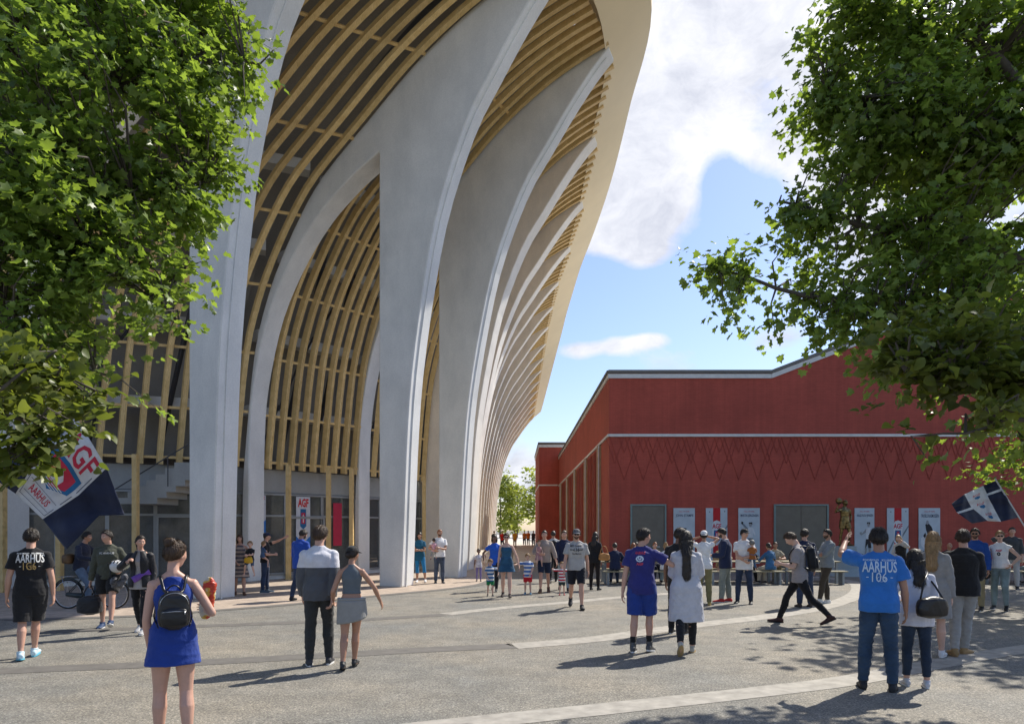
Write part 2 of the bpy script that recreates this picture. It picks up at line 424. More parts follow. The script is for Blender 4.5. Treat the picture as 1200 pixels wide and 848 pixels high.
def build_frame(i, f):
    out = f.outer(); skin = f.skin()
    mb = MB()
    mb.cur = 0
    def strip(poly):                    # plate with bright edges
        n = len(poly); a = [f.w(u, z) for u, z in poly]; b = [p+f.t*TH for p in a]; o = len(mb.v)
        mb.v += [tuple(p) for p in a+b]
        return o, n
    if f.B > 2.5:
        # upper body: from arch crown to tip ; two legs below.  arch line = skin offset inwards
        za0 = interp([(p[0], p[1]) for p in skin[3:]], -LEG); sc_ = (za0-1.45)/13.85
        tab = [(.05, 0), (.052, 3), (.058, 5), (.088, 6.8), (.2, 9.1), (.37, 10.85), (.57, 12.2), (.77, 13.1), (.9, 13.55), (1, 13.85)]
        arch2 = [(p.x, p.y) for p in smooth_curve([(-f.B+v*(f.B-LEG), (z if z < 5 else 5+(z-5)*(13.85*sc_-5)/8.85), 0) for v, z in tab], 34)]
        za = arch2[-1][1]
        # polygon: inner leg outside (skin) up to tip, down outer curve, up the leg's inner side, arch back down
        poly = list(skin)+list(reversed(out))+[(-LEG, 0.0)]+[(-LEG, z) for z in np.linspace(1, za-.5, 8)]+list(reversed(arch2))
    else:
        poly = list(skin)+list(reversed(out))
    # clean
    P2 = []
    for p in poly:
        if not P2 or math.hypot(p[0]-P2[-1][0], p[1]-P2[-1][1]) > .02: P2.append(p)
    poly = P2
    n = len(poly); A = [f.w(u, z) for u, z in poly]
    g = .10                              # bevel groove: bright edge strip is stepped back from the broad face
    bmx = bmesh.new()
    va = [bmx.verts.new(p) for p in A]; vb = [bmx.verts.new(p+f.t*TH) for p in A]
    f1 = bmx.faces.new(va); f2 = bmx.faces.new(list(reversed(vb)))
    f1.normal_update(); f2.normal_update()
    for k in range(n):
        q = bmx.faces.new((va[k], vb[k], vb[(k+1) % n], va[(k+1) % n])); q.material_index = 1
    bmesh.ops.triangulate(bmx, faces=[f1, f2])
    bmesh.ops.recalc_face_normals(bmx, faces=bmx.faces)
    me = bpy.data.meshes.new('concrete_fin'); bmx.to_mesh(me); bmx.free()
    me.materials.append(CONC if i < 4 else CONC_FAR_LIT); me.materials.append(EDGE if i < 4 else EDGE_FAR_LIT)
    o = bpy.data.objects.new('concrete_fin', me); COL.objects.link(o); keep(o, stad)
    bv = o.modifiers.new('b', 'BEVEL'); bv.width = .03; bv.limit_method = 'ANGLE'; bv.angle_limit = R(50); bv.segments = 1
    if i in (1, 2, 3): # narrow raised fillet along the outer edge
        oc = out[:-1]; pts = [f.w(u+.012, z)+f.t*.28 for u, z in oc]; fr = []
        for k in range(len(oc)):
            a = oc[max(k-1, 0)]; b = oc[min(k+1, len(oc)-1)]; d = Vector((b[0]-a[0], b[1]-a[1])).normalized()
            nn = f.n*d.y-Vector((0, 0, d.x)); fr.append((f.t, nn))
        m2 = MB(); m2.sweep(pts, fr, .05, .05); keep(m2.build('edge_fillet', EDGE), o)
    return o
for i, f in enumerate(frames): build_frame(i, f)
# timber lattice bays
def bay(i):
    a, b = frames[i], frames[i+1]
    far = i > 8
    sa, sb = a.skin(22 if far else 40), b.skin(22 if far else 40)
    m = [10, 11, 9, 8, 8][min(i, 4)] if i < 6 else 7
    mb = MB(); zb = 4.05
    A0 = [a.w(u, z)+a.t*TH for u, z in sa]; B0 = [b.w(u, z) for u, z in sb]
    def P(k, t): return A0[k].lerp(B0[k], t)
    nn = a.n.lerp(b.n, .5).normalized(); tt = (b.P-a.P).normalized()
    K = len(sa)
    for q in range(m):
        t = (q+.5)/m
        pts = []; fr = []
        for k in range(K):
            p = P(k, t)
            if p.z < zb-.2: continue
            d = (P(min(k+1, K-1), t)-P(max(k-1, 0), t)).normalized()
            side = tt; up = d.cross(side).normalized(); side = up.cross(d).normalized()
            pts.append(p+up*0.10 if up.dot(nn) > 0 else p-up*.10); fr.append((side, up))
        if pts[0].z > zb: pts.insert(0, Vector((pts[0].x, pts[0].y, zb))); fr.insert(0, fr[0])
        mb.sweep(pts, fr, .165, .20)
    keep(mb.build('timber_slats', TIM), stad)
    # cross rails
    mb = MB(); L = 0; nxt = 0
    for k in range(1, K):
        p = P(k, .5); q = P(k-1, .5)
        if p.z < zb+.1: continue
        L += (p-q).length
        if L > nxt and p.z < 18.3:
            d = (P(min(k+1, K-1), .5)-P(k-1, .5)).normalized(); up = d.cross(tt).normalized()
            if up.dot(nn) < 0: up = -up
            mb = MB(); mb.bar(P(k, 0)+up*.035, P(k, 1)+up*.035, .09, .09, up=up); nxt += 2.1 if p.z < 9 else 2.8 if p.z < 13 else 3.6
            keep(mb.build('timber_rail', TIM), stad)
    # stand structure behind the slats
    mb = MB()
    rows = []
    for k in range(K):
        if sa[k][1] < 3.9: continue
        r = []
        for t in np.linspace(0, 1, 3):
            p = P(k, t); d = (P(min(k+1, K-1), t)-P(max(k-1, 0), t)).normalized(); up = d.cross(tt).normalized()
            if up.dot(nn) < 0: up = -up
            r.append(p-up*(1.7 if i < 4 else 1.0))
        rows.append(r)
    mb.grid(rows)
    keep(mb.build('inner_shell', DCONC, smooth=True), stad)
for i in range(len(frames)-1): bay(i)
# concrete beams, raking stand steps and dark steel behind the near bays
for i in range(0, 4):
    a, b = frames[i], frames[i+1]; mb = MB(); ms = MB()
    for t in (.3, .7):
        for z, off in ((6.4, .9), (9.0, .9), (11.4, 1.0)):
            pass
    sa = a.skin(40); sb = b.skin(40)
    def S(z, t):
        ua = interp([(p[1], p[0]) for p in sa], z); ub = interp([(p[1], p[0]) for p in sb], z)
        return (a.w(ua, z)+a.t*TH).lerp(b.w(ub, z), t)
    nn = a.n.lerp(b.n, .5).normalized()
    for z in (6.2, 8.9, 11.6, 14.0):
        mb = MB(); mb.bar(S(z, 0)-nn*.9, S(z, 1)-nn*.9, .5, .35); keep(mb.build('stand_beam', CONC), stad)
    for q in range(9):
        z0 = 4.5+q*.9
        ms.bar(S(z0, .1+.08*q)-nn*.6, S(z0+1.1, .1+.08*(q+1))-nn*.6, .07, .07)
    for t in (.33, .66): ms.bar(S(4.2, t)-nn*.75, S(12.5, t)-nn*.75, .12, .12, up=nn)
    keep(ms.build('steel_bracing', DSTEEL), stad)
# roof edge: golden fascia along the tips
mb = MB(); rows = []
tips = [f.w(f.tip, 18.7) for f in frames]; ns = [f.n for f in frames]
tp = smooth_curve(tips, 120); nn = smooth_curve(ns, 120)
for p, n_ in zip(tp, nn):
    n_ = n_.normalized(); k = min(1, max(0, (112-p.y)/14)); w_ = 1.15+.35*k*(1 if p.y < 60 else max(0, (110-p.y)/50))
    Z = Vector((0, 0, 1))
    rows.append([p-n_*.12+Z*.0, p+n_*(w_*.5)+Z*.52, p+n_*w_+Z*1.05, p+n_*(w_+.04)+Z*1.6, p-n_*1.2+Z*2.2, p-n_*1.2+Z*1.2, p-n_*.12+Z*.5])
mb.loft([[tuple(v) for v in r] for r in rows]); ff = keep(mb.build('roof_fascia', TIM2, smooth=True), stad); es = ff.modifiers.new('e', 'EDGE_SPLIT'); es.split_angle = R(12)
# roof sheet over the stands
mb = MB(); rows = []
for p, n_ in zip(tp[::6], nn[::6]):
    n_ = n_.normalized(); rows.append([p-n_*1.1+Vector((0, 0, 1.7)), p-n_*30+Vector((0, 0, 4.5))])
rows.append([Vector((2, 112, 20)), Vector((-22, 112, 22))])
mb.grid(rows); ro = mb.build('roof_sheet', DCONC); keep(ro, stad)
# closing body at the far end and behind the stands
mb = MB()
mb.box(-30, -4.9, 52, 109.5, 0, 17.5)
keep(mb.build('stand_body', DCONC), stad)
mb = MB(); mb.box(-60, -26, 24, 52, 0, 19); keep(mb.build('stand_wall', DCONC), stad)

# ground floor: walls, glass fronts, posts along the inner legs
inner = [f.w(-f.B-.25, 0)+f.t*.4 for f in frames]
def seg_wall(a, b, z0, z1, th=.2):
    m = MB(); m.bar((a.x, a.y, (z0+z1)/2), (b.x, b.y, (z0+z1)/2), th, z1-z0); return m
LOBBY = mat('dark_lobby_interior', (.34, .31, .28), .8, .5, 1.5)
FLOORI = mat('lobby_floor', (.12, .16, .06), .8, .4, 1.2)
for i in range(0, len(frames)-1):
    a, b = inner[i], inner[i+1]; nn = frames[i].n.lerp(frames[i+1].n, .5).normalized(); d = (b-a).normalized(); back = Vector((d.y, -d.x, 0))
    if back.dot(nn) > 0: back = -back
    if i >= 4:
        keep(seg_wall(a, b, 0, 4.3).build('ground_floor_wall', CONC), stad); continue
    L = (b-a).length; npan = max(2, round(L/1.55)); H = 3.15
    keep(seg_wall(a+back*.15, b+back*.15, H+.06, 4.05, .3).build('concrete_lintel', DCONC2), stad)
    keep(seg_wall(a+back*.15, b+back*.15, 0, .16, .3).build('plinth', CONC), stad)
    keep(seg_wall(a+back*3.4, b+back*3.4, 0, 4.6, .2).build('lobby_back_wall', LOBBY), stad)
    gf = MB(); gg = MB()
    for k in range(npan+1):
        p = a.lerp(b, k/npan); gf.bar((p.x, p.y, .16), (p.x, p.y, H), .09, .12, up=d)
    for z in (.2, 2.35, H): gf.bar((a.x, a.y, z), (b.x, b.y, z), .10, .08)
    fo = keep(gf.build('glass_front', STEEL, bevel=.01), stad)
    gg.bar((a.x, a.y, .1+H/2), (b.x, b.y, .1+H/2), .012, H-.25); keep(gg.build('pane', GLASS), fo)
    # door leaf
    if i in (0, 1, 2):
        p = a.lerp(b, (npan-2.)/npan)+nn*.09; q = a.lerp(b, (npan-1.)/npan)+nn*.09
        dm = MB()
        for e in (p, q): dm.bar((e.x, e.y, .02), (e.x, e.y, 2.3), .08, .07, up=d)
        for z in (.1, 2.3): dm.bar((p.x, p.y, z), (q.x, q.y, z), .07, .09)
        do = keep(dm.build('door', STEEL, bevel=.008), stad)
        h = MB(); e = p.lerp(q, .15)+nn*.06; h.tube([(e.x, e.y, .8), (e.x, e.y, 1.5)], .016); keep(h.build('handle', DSTEEL), do)
# timber posts under the lattice
for (px_, Y) in ((3, 20.0), (70, 20.6), (159, 21.4), (338, 25.0), (385, 25.8), (412, 26.3), (497, 30.4), (273, 23.6)):
    X = (px_-CX)*Y/F; mb = MB(); mb.box(X-.075, X+.075, Y-.10, Y+.10, 0, 4.2); keep(mb.build('timber_post', TIM, bevel=.01), stad)
# open concrete stair seen above the left glass front
mb = MB()
for k in range(7):
    x0 = -10.6-.30*k; mb.box(x0-.34, x0+.9, 21.9, 23.3, 4.0-.19*k-.19, 4.0-.19*k)
keep(mb.build('concrete_stair', DCONC2), stad)
mb = MB(); mb.bar((-9.9, 21.8, 4.9), (-13, 21.8, 3.0), .03, .03); 
for k in range(0, 6, 2): mb.bar((-10-.55*k, 21.8, 4.85-.34*k), (-10-.55*k, 21.8, 3.9-.34*k), .025, .025)
keep(mb.build('stair_railing', DSTEEL), stad)
# ---------------------------------------------------------------- red hall
HYY = 31.5; HX0 = 4.33; HZ = 9.05; BZ = 6.18
def red_mat():
    m, nt, b = new_mat('oxide_red_brick'); v = coords(nt)
    tcn = N(nt, 'ShaderNodeTexCoord'); sx = N(nt, 'ShaderNodeSeparateXYZ'); nt.links.new(tcn.outputs['Object'], sx.inputs[0])
    ad = N(nt, 'ShaderNodeMath', operation='ADD'); nt.links.new(sx.outputs[0], ad.inputs[0]); nt.links.new(sx.outputs[1], ad.inputs[1])
    cb = N(nt, 'ShaderNodeCombineXYZ'); nt.links.new(ad.outputs[0], cb.inputs[0]); nt.links.new(sx.outputs[2], cb.inputs[1])
    br = N(nt, 'ShaderNodeTexBrick'); nt.links.new(cb.outputs[0], br.inputs['Vector']); br.inputs['Scale'].default_value = 1
    br.inputs['Brick Width'].default_value = .24; br.inputs['Row Height'].default_value = .075; br.inputs['Mortar Size'].default_value = .006
    br.inputs['Color1'].default_value = (.42, .080, .052, 1); br.inputs['Color2'].default_value = (.375, .070, .046, 1); br.inputs['Mortar'].default_value = (.32, .060, .042, 1)
    n = noise_tex(nt, v, .5, 6, .62); r = ramp(nt, n.outputs['Fac'], [(.3, .84), (.7, 1.14)])
    s = noise_tex(nt, coords(nt, (2.5, 2.5, .12)), 1.5, 5, .6); sr = ramp(nt, s.outputs['Fac'], [(.3, .86), (.65, 1.06)])
    q = mixc(nt, 1, br.outputs['Color'], r.outputs['Color'], 'MULTIPLY'); q = mixc(nt, 1, q, sr.outputs['Color'], 'MULTIPLY')
    nt.links.new(q, b.inputs['Base Color']); b.inputs['Roughness'].default_value = .8
    bump(nt, b, br.outputs['Fac'], -.25, .01); return m
RED = red_mat()
DRED = mat('dark_red_groove', (.29, .053, .036), .8, .1)
TRIM = mat('pale_metal_trim', (.62, .62, .60), .4, .08, 4, metal=.2)
DTRIM = mat('grey_roof_coping', (.16, .16, .15), .6, .1, 4)
PILW = timber('hall_timber', (.34, .22, .12), (.50, .36, .22))
DPANEL = mat('dark_red_side_wall', (.20, .038, .028), .7, .2, 2, spec=.1)  # plain dark red wall between the piers, no glazing
hall = empty('sports_hall', (20, 45, 0))
tag(hall, 'long oxide red brick hall with pitched gable, pale trim and diamond pattern', 'hall')
GX0 = 11.8; PK = 24.0; PZ = HZ+(PK-GX0)*.385
front = [(HX0, 0), (44, 0), (44, HZ), (PK+(PK-GX0), HZ), (PK, PZ), (GX0, HZ), (HX0, HZ)]
mb = MB(); mb.plate([Vector((x, HYY, z)) for x, z in front], (0, 1, 0), 36.3)
keep(mb.build('wall', RED), hall)
# coping along the roofline
mb = MB(); mt = MB()
line = [(HX0-.05, HZ), (GX0, HZ), (PK, PZ), (PK+(PK-GX0), HZ), (44, HZ)]
for (x0, z0), (x1, z1) in zip(line, line[1:]):
    mb.bar((x0, HYY+.12, z0+.06), (x1, HYY+.12, z1+.06), .5, .14)
    mt.bar((x0, HYY-.03, z0-.14), (x1, HYY-.03, z1-.14), .07, .2)
mb.bar((HX0+.1, HYY, HZ+.062), (HX0+.1, 67.8, HZ+.062), .42, .14)
mt.bar((HX0-.03, HYY-.05, HZ-.14), (HX0-.03, 67.8, HZ-.14), .07, .2)
keep(mb.build('roof_coping', DTRIM), hall); keep(mt.build('roof_trim', TRIM), hall)
ROOFM = mat('roof_bounce_sheet', (.50, .48, .44), .8, .12, 1)  # unseen pale sheet added over the hall for neutral bounce light
mb = MB(); mb.grid([[(x, HYY+.38, z+.10), (x, 67.6, z+.10)] for x, z in ((HX0+.32, HZ), (GX0, HZ), (PK, PZ), (PK+(PK-GX0), HZ), (44, HZ))]); keep(mb.build('roof', ROOFM), hall)
# string course
mb = MB(); mb.bar((HX0-.06, HYY-.04, BZ), (44, HYY-.04, BZ), .09, .13); mb.bar((HX0-.04, HYY-.085, BZ), (HX0-.04, 67.8, BZ), .09, .13)
keep(mb.build('string_course', TRIM, bevel=.01), hall)
# diamond pattern in relief on the front
mb = MB()
per = .88; yy = HYY-.012
def zig(off, depth, halfw):
    x = HX0+.25+off
    while x < 40:
        mb.bar((x-halfw, yy, BZ-.1), (x, yy, BZ-.1-depth), .016, .02, up=(1, 0, 1)); mb.bar((x, yy+.002, BZ-.1-depth), (x+halfw, yy+.002, BZ-.1), .016, .02, up=(-1, 0, 1))
        x += per
zig(.44, 1.95, .66); zig(0, 1.2, .4); zig(.44, .7, .24)
keep(mb.build('diamond_pattern', DRED), hall)
# side wall: dark red wall panels between timber piers
for k, Y in enumerate((34.6, 41.2, 48.8, 56, 64)):
    mb = MB(); mb.box(HX0-.20, HX0+.05, Y-.14, Y+.14, 0, BZ-.08); keep(mb.build('timber_pier', PILW, bevel=.01), hall)
    mb = MB(); mb.box(HX0-.17, HX0-.11, Y-.165, Y-.142, 0, BZ-.1); keep(mb.build('pale_strip', TRIM), hall)
for Y0, Y1 in ((34.8, 40.8), (41.5, 48.4), (49.1, 55.6), (56.3, 63.6)):
    mb = MB(); mb.box(HX0-.03, HX0-.004, Y0+.1, Y1-.1, .1, BZ-.2); wo = keep(mb.build('side_wall_panel', DPANEL), hall)
    mb = MB()
    for t in (.33, .66): yv = Y0+(Y1-Y0)*t; mb.box(HX0-.07, HX0-.032, yv-.05, yv+.05, .1, BZ-.2)
    keep(mb.build('panel_rib', DRED), wo)
# doors
PANEL = mat('brushed_grey_door', (.16, .15, .13), .4, .1, 3, metal=.3)
def hall_door(px0, px1, leaves):
    a = at(px0, 592, HYY); b = at(px1, 592, HYY); z1 = a.z
    fr = MB(); fr.box(a.x-.06, a.x+.02, HYY-.08, HYY-.003, 0, z1+.06); fr.box(b.x-.02, b.x+.06, HYY-.08, HYY-.003, 0, z1+.06); fr.box(a.x+.02, b.x-.02, HYY-.08, HYY-.003, z1-.02, z1+.06)
    fo = keep(fr.build('door', mat('grey_green_door_frame', (.20, .27, .26), .5, .1)), hall)
    for k in range(leaves):
        x0 = a.x+.03+(b.x-a.x-.06)*k/leaves; x1 = a.x+.03+(b.x-a.x-.06)*(k+1)/leaves-.015
        m = MB(); m.box(x0, x1, HYY-.045, HYY-.004, .03, z1-.03); keep(m.build('door_leaf', PANEL, bevel=.006), fo)
    hx = b.x-.25 if leaves == 1 else (a.x+b.x)/2+.1
    m = MB(); m.tube([(hx, HYY-.1, 1.05), (hx+.35 if leaves > 1 else hx-.35, HYY-.1, 1.05)], .02); m.tube([(hx, HYY-.1, 1.05), (hx, HYY-.04, 1.05)], .015); keep(m.build('handle', TRIM), fo)
hall_door(740, 779, 1); hall_door(908, 969, 2)
# rear wing
wing = empty('hall_wing', (3.4, 74, 0)); tag(wing, 'narrow red brick wing stepping out behind the long hall', 'hall')
mb = MB(); mb.box(2.37, 9, 67.9, 81, 0, 10.3); keep(mb.build('wall', RED), wing)
mb = MB(); mb.box(2.25, 9, 67.75, 81.1, 10.3, 10.5); keep(mb.build('roof_coping', DTRIM), wing)
mb = MB(); mb.box(2.28, 9, 67.8, 81.05, 10.0, 10.25); mb.box(2.3, 4.2, 67.82, 67.9, BZ, BZ+.13); mb.box(2.3, 2.37, 67.9, 81, BZ, BZ+.13); keep(mb.build('roof_trim', TRIM), wing)
# ---------------------------------------------------------------- trees
BARK = mat('grey_brown_bark', (.09, .075, .058), .9, .3, 9, .5, 30, stretch=(1, 1, .3))
def leaf_mat(name, dark, light, trans):
    m, nt, b = new_mat(name)
    v = coords(nt); n = noise_tex(nt, v, 1.3, 4, .6)
    at_ = N(nt, 'ShaderNodeAttribute'); at_.attribute_name = 'tone'
    ad = N(nt, 'ShaderNodeMath', operation='MULTIPLY_ADD'); nt.links.new(at_.outputs['Fac'], ad.inputs[0]); ad.inputs[1].default_value = .7; 
    m2 = N(nt, 'ShaderNodeMath', operation='MULTIPLY'); nt.links.new(n.outputs['Fac'], m2.inputs[0]); m2.inputs[1].default_value = .4
    nt.links.new(m2.outputs[0], ad.inputs[2])
    r = ramp(nt, ad.outputs[0], [(.15, dark), (.85, light)])
    nt.links.new(r.outputs['Color'], b.inputs['Base Color']); b.inputs['Roughness'].default_value = .42
    b.inputs['Specular IOR Level'].default_value = .5
    tr = N(nt, 'ShaderNodeBsdfTranslucent')
    r2 = ramp(nt, ad.outputs[0], [(.15, tuple(c*t for c, t in zip(dark, trans))), (.85, tuple(c*t for c, t in zip(light, trans)))])
    nt.links.new(r2.outputs['Color'], tr.inputs['Color'])
    mxs = N(nt, 'ShaderNodeMixShader'); mxs.inputs[0].default_value = .48
    o = nt.nodes['Material Output']
    nt.links.new(b.outputs[0], mxs.inputs[1]); nt.links.new(tr.outputs[0], mxs.inputs[2]); nt.links.new(mxs.outputs[0], o.inputs['Surface'])
    return m
LEAF = leaf_mat('maple_leaf', (.058, .098, .02), (.24, .33, .08), (1.75, 1.75, .75))
LEAFL = leaf_mat('lime_leaf', (.05, .075, .014), (.19, .22, .05), (1.7, 1.7, .8))
FARLEAF = leaf_mat('far_leaf', (.14, .20, .03), (.40, .42, .10), (1.6, 1.6, 1))

# five-lobed leaf outline, unit size, stem at origin
_ang = [-90, -50, -35, -8, 8, 28, 45, 62, 75, 90]
_rad = [.24, .56, .42, .86, .64, .66, .96, .74, .76, 1.10]
def maple_outline():
    pts = []
    for a, r in zip(_ang, _rad): pts.append((r*math.cos(R(a)), r*math.sin(R(a))))
    left = [(-x, y) for x, y in reversed(pts[1:-1])]
    pts = pts+left
    return np.array([(x*.62, y*.62+.35, 0) for x, y in pts], dtype=np.float64)
ML = maple_outline()
def heart_outline():
    a = np.array([(0, 0), (.35, .02), (.5, .3), (.38, .65), (0, 1.05), (-.38, .65), (-.5, .3), (-.35, .02)]); return np.c_[a, np.zeros(8)]
HL = heart_outline()
def leaves_mesh(name, pos, dirs, nrm, size, outline, tone, rng, m):
    """one mesh of many leaf faces, each folded along its midrib"""
    L = len(outline); n = len(pos)
    y = dirs/np.linalg.norm(dirs, axis=1)[:, None]
    z = nrm-(nrm*y).sum(1)[:, None]*y; z /= np.linalg.norm(z, axis=1)[:, None]+1e-9
    x = np.cross(y, z)
    o = np.vstack([outline, [[0, .38, .0]]])            # centre
    o = o.copy(); o[:, 2] = np.abs(o[:, 0])*.28-(o[:, 1]-.4)**2*.25
    V = pos[:, None, :]+size[:, None, None]*(o[None, :, 0, None]*x[:, None, :]+o[None, :, 1, None]*y[:, None, :]+o[None, :, 2, None]*z[:, None, :])
    V = V.reshape(-1, 3)
    K = L+1
    base = np.arange(L); tri = np.stack([np.full(L, L), base, (base+1) % L], 1)
    Fc = (tri[None]+(np.arange(n)*K)[:, None, None]).reshape(-1)
    me = bpy.data.meshes.new(name); me.vertices.add(len(V)); me.vertices.foreach_set('co', V.ravel())
    nf = n*L; me.loops.add(nf*3); me.loops.foreach_set('vertex_index', Fc.astype(np.int32))
    me.polygons.add(nf); me.polygons.foreach_set('loop_start', np.arange(nf, dtype=np.int32)*3)
    me.update(calc_edges=True)
    a = me.attributes.new('tone', 'FLOAT', 'POINT'); a.data.foreach_set('value', np.repeat(tone, K).astype(np.float32))
    me.materials.append(m)
    me.polygons.foreach_set('use_smooth', np.ones(nf, bool))
    ob = bpy.data.objects.new(name, me); COL.objects.link(ob); return ob
def tree(label, base, blobs, leaf, m, outline, seed, nleaf, limbs, trunk_r=.22, name='maple_tree', cat='tree', group=None, twigs=True, flat=.55):
    """base: trunk foot; blobs: (centre, radii) clumps the crown is made of; limbs: lists of points for the main boughs"""
    rng = np.random.default_rng(seed); rnd = random.Random(seed)
    t = empty(name, base); tag(t, label, cat, group)
    mb = MB()
    mb.tube(limbs[0], [trunk_r*(1-.5*k/(len(limbs[0])-1)) for k in range(len(limbs[0]))], 12); keep(mb.build('trunk', BARK, smooth=True), t)
    nodes = []
    for lb in limbs[1:]:
        P = smooth_curve(lb, 14); mb = MB(); n = len(P)
        P = [p+Vector((rnd.uniform(-.05, .05), rnd.uniform(-.05, .05), rnd.uniform(-.05, .05))) for p in P]
        r0 = trunk_r*.42
        mb.tube(P, [r0*(1-.85*k/(n-1)) for k in range(n)], 8); keep(mb.build('limb', BARK, smooth=True), t)
        nodes += P[3:]
    for p in limbs[0][-2:]: nodes.append(Vector(p))
    na = np.array([tuple(p) for p in nodes])
    vol = np.array([r[0]*r[1]*r[2] for c, r in blobs])**.72; pr = vol/vol.sum()
    # sprays: short twigs ending in a fan of leaves
    nsp = nleaf//9
    bi = rng.choice(len(blobs), nsp, p=pr)
    d = rng.normal(size=(nsp, 3)); d /= np.linalg.norm(d, axis=1)[:, None]
    rr = rng.random(nsp)**(1/2.2)
    C = np.array([tuple(c) for c, r in blobs]); RR = np.array([r for c, r in blobs])
    S = C[bi]+d*RR[bi]*rr[:, None]
    # holes: drop sprays where a coarse noise is low, so sky shows through
    keepm = np.array([noise.noise(Vector(s)*1.05+Vector((seed, 0, 0))) > (-.10 if seed == 11 else -.16) for s in S])
    S = S[keepm]; bi = bi[keepm]; nsp = len(S)
    near = []; tw = MB()
    for q, s in enumerate(S):
        k = int(np.argmin(((na-s)**2).sum(1)*np.array(1.0))); near.append(na[k])
    near = np.array(near)
    out = S-near; out /= np.linalg.norm(out, axis=1)[:, None]+1e-6
    out[:, 2] = out[:, 2]*.5-.12; out += rng.normal(size=out.shape)*.35; out /= np.linalg.norm(out, axis=1)[:, None]
    if twigs:
        # twigs are drawn for a share of sprays, gathered through a midpoint
        for q in range(0, nsp, 3):
            a = Vector(near[q]); b = Vector(S[q]); mid = a.lerp(b, .55)+Vector((rnd.uniform(-.15, .15), rnd.uniform(-.15, .15), .1+.1*(b-a).length*.3))
            L = (b-a).length
            if L > 3.2: continue
            tw.tube([a, mid, b], [.012+.006*L, .008+.003*L, .004], 4, caps=False)
        keep(tw.build('twigs', BARK, fix=False), t)
    pos = []; dr = []; nm = []; sz = []; tn = []
    for q in range(nsp):
        o = out[q]; side = np.cross(o, (0, 0, 1.)); side /= np.linalg.norm(side)+1e-6
        upv = np.cross(side, o)
        base_t = rng.random()*.5+.25
        tilt = np.array([0, 0, 1.])*flat+rng.normal(size=3)*.28+upv*.4
        for k in range(9):
            a = rng.uniform(-1.35, 1.35); L = rng.uniform(-.22, .16)*leaf*2.4/.16*.16/.12
            p = S[q]+o*L*1.0+side*rng.uniform(-.5, .5)*leaf*1.6+upv*rng.uniform(-.35, .35)*leaf
            dd = o*math.cos(a)+side*math.sin(a)+np.array([0, 0, -.35])+rng.normal(size=3)*.12
            pos.append(p); dr.append(dd); nm.append(tilt+rng.normal(size=3)*.42); sz.append(leaf*rng.choice([.5, .75, .95, 1.1, 1.35])*rng.uniform(.85, 1.15)); tn.append(min(1, max(0, base_t+rng.normal()*.13)))
    keep(leaves_mesh('crown', np.array(pos), np.array(dr), np.array(nm), np.array(sz), outline, np.array(tn), rng, m), t)
    return t
def blobs_px(lst, seed):
    rnd = random.Random(seed); out = []
    for px, py, rp, Y in lst:
        c = at(px, py, Y); r = rp*Y/F
        out.append((c, (r, r*1.15, r*.82)))
    return out
# left maple: trunk stands just outside the picture
LB = [(-60, 60, 120, 9), (60, 20, 110, 8.5), (150, -20, 110, 9), (250, 20, 60, 9.2), (290, 75, 34, 9.3), (262, 105, 30, 9.0), (200, 100, 85, 8.6), (90, 130, 110, 7.8), (230, 165, 48, 8.8), (255, 205, 28, 8.9), (180, 215, 65, 8.4),
      (218, 248, 34, 8.6), (90, 250, 95, 7.6), (20, 200, 100, 7.2), (0, 330, 95, 7.4), (110, 340, 75, 7.8), (175, 370, 50, 8), (190, 330, 34, 8.3), (218, 395, 22, 8.2), (150, 430, 32, 7.9), (205, 415, 18, 8.2), (60, 420, 55, 7.4), (-20, 440, 65, 7.1), (130, 290, 60, 8.0), (232,350,12,8.2),(228,384,12,8.2),(235,300,10,8.4), (185,478,14,8.0)]
lbase = Vector((-7.6, 9.2, 0))
tr1 = tree('big maple at the left edge, its crown hanging over the plaza', lbase, blobs_px(LB, 1), .100, LEAF, ML, 3, 44000,
     [[lbase, lbase+Vector((.1, 0, 2)), lbase+Vector((.1, -.1, 4)), lbase+Vector((.3, -.2, 7)), lbase+Vector((.6, -.3, 10))],
      [lbase+Vector((.1, 0, 3.4)), at(30, 300, 8.2), at(140, 330, 8), at(220, 385, 8.2)],
      [lbase+Vector((.1, 0, 3.6)), at(0, 200, 8.5), at(120, 110, 8.6), at(230, 70, 9), at(300, 80, 9.2)],
      [lbase+Vector((.2, 0, 5)), at(0, 240, 8), at(110, 230, 8), at(240, 215, 8.8)],
      [lbase+Vector((.2, 0, 5)), at(20, 60, 8.8), at(100, 10, 8.8), at(180, -50, 9)],
      [lbase+Vector((.1, 0, 3.2)), at(-20, 360, 7.6), at(30, 420, 7.4), at(120, 440, 7.8)]])
# small lime branch hanging lower at the left
LB2 = [(20, 460, 42, 5.6), (60, 500, 22, 5.4), (5, 510, 34, 5.2), (70, 545, 12, 5.4), (28, 545, 18, 5.3), (-20, 560, 34, 5.1), (30, 470, 50, 5.5), (10, 440, 60, 5.6), (85, 505, 16, 5.6), (45, 530, 22, 5.3), (95, 470, 26, 5.8), (50, 440, 40, 6), (130, 462, 12, 5.9),(20,575,8,5.2)]
b2_ = Vector((-6.2, 4.6, 0))
tr2 = tree('young lime tree at the left edge with low hanging heart-shaped leaves', b2_, blobs_px(LB2, 2), .085, LEAFL, HL, 7, 2000,
     [[b2_, b2_+Vector((0, .05, 1.5)), b2_+Vector((.1, .1, 3.2))],
      [b2_+Vector((0, .05, 2.2)), at(-60, 470, 5), at(20, 490, 5.4), at(60, 540, 5.4)],
      [b2_+Vector((0, .1, 2.8)), at(-20, 430, 5.6), at(60, 450, 5.9), at(120, 462, 5.9)]], trunk_r=.09, name='lime_tree')
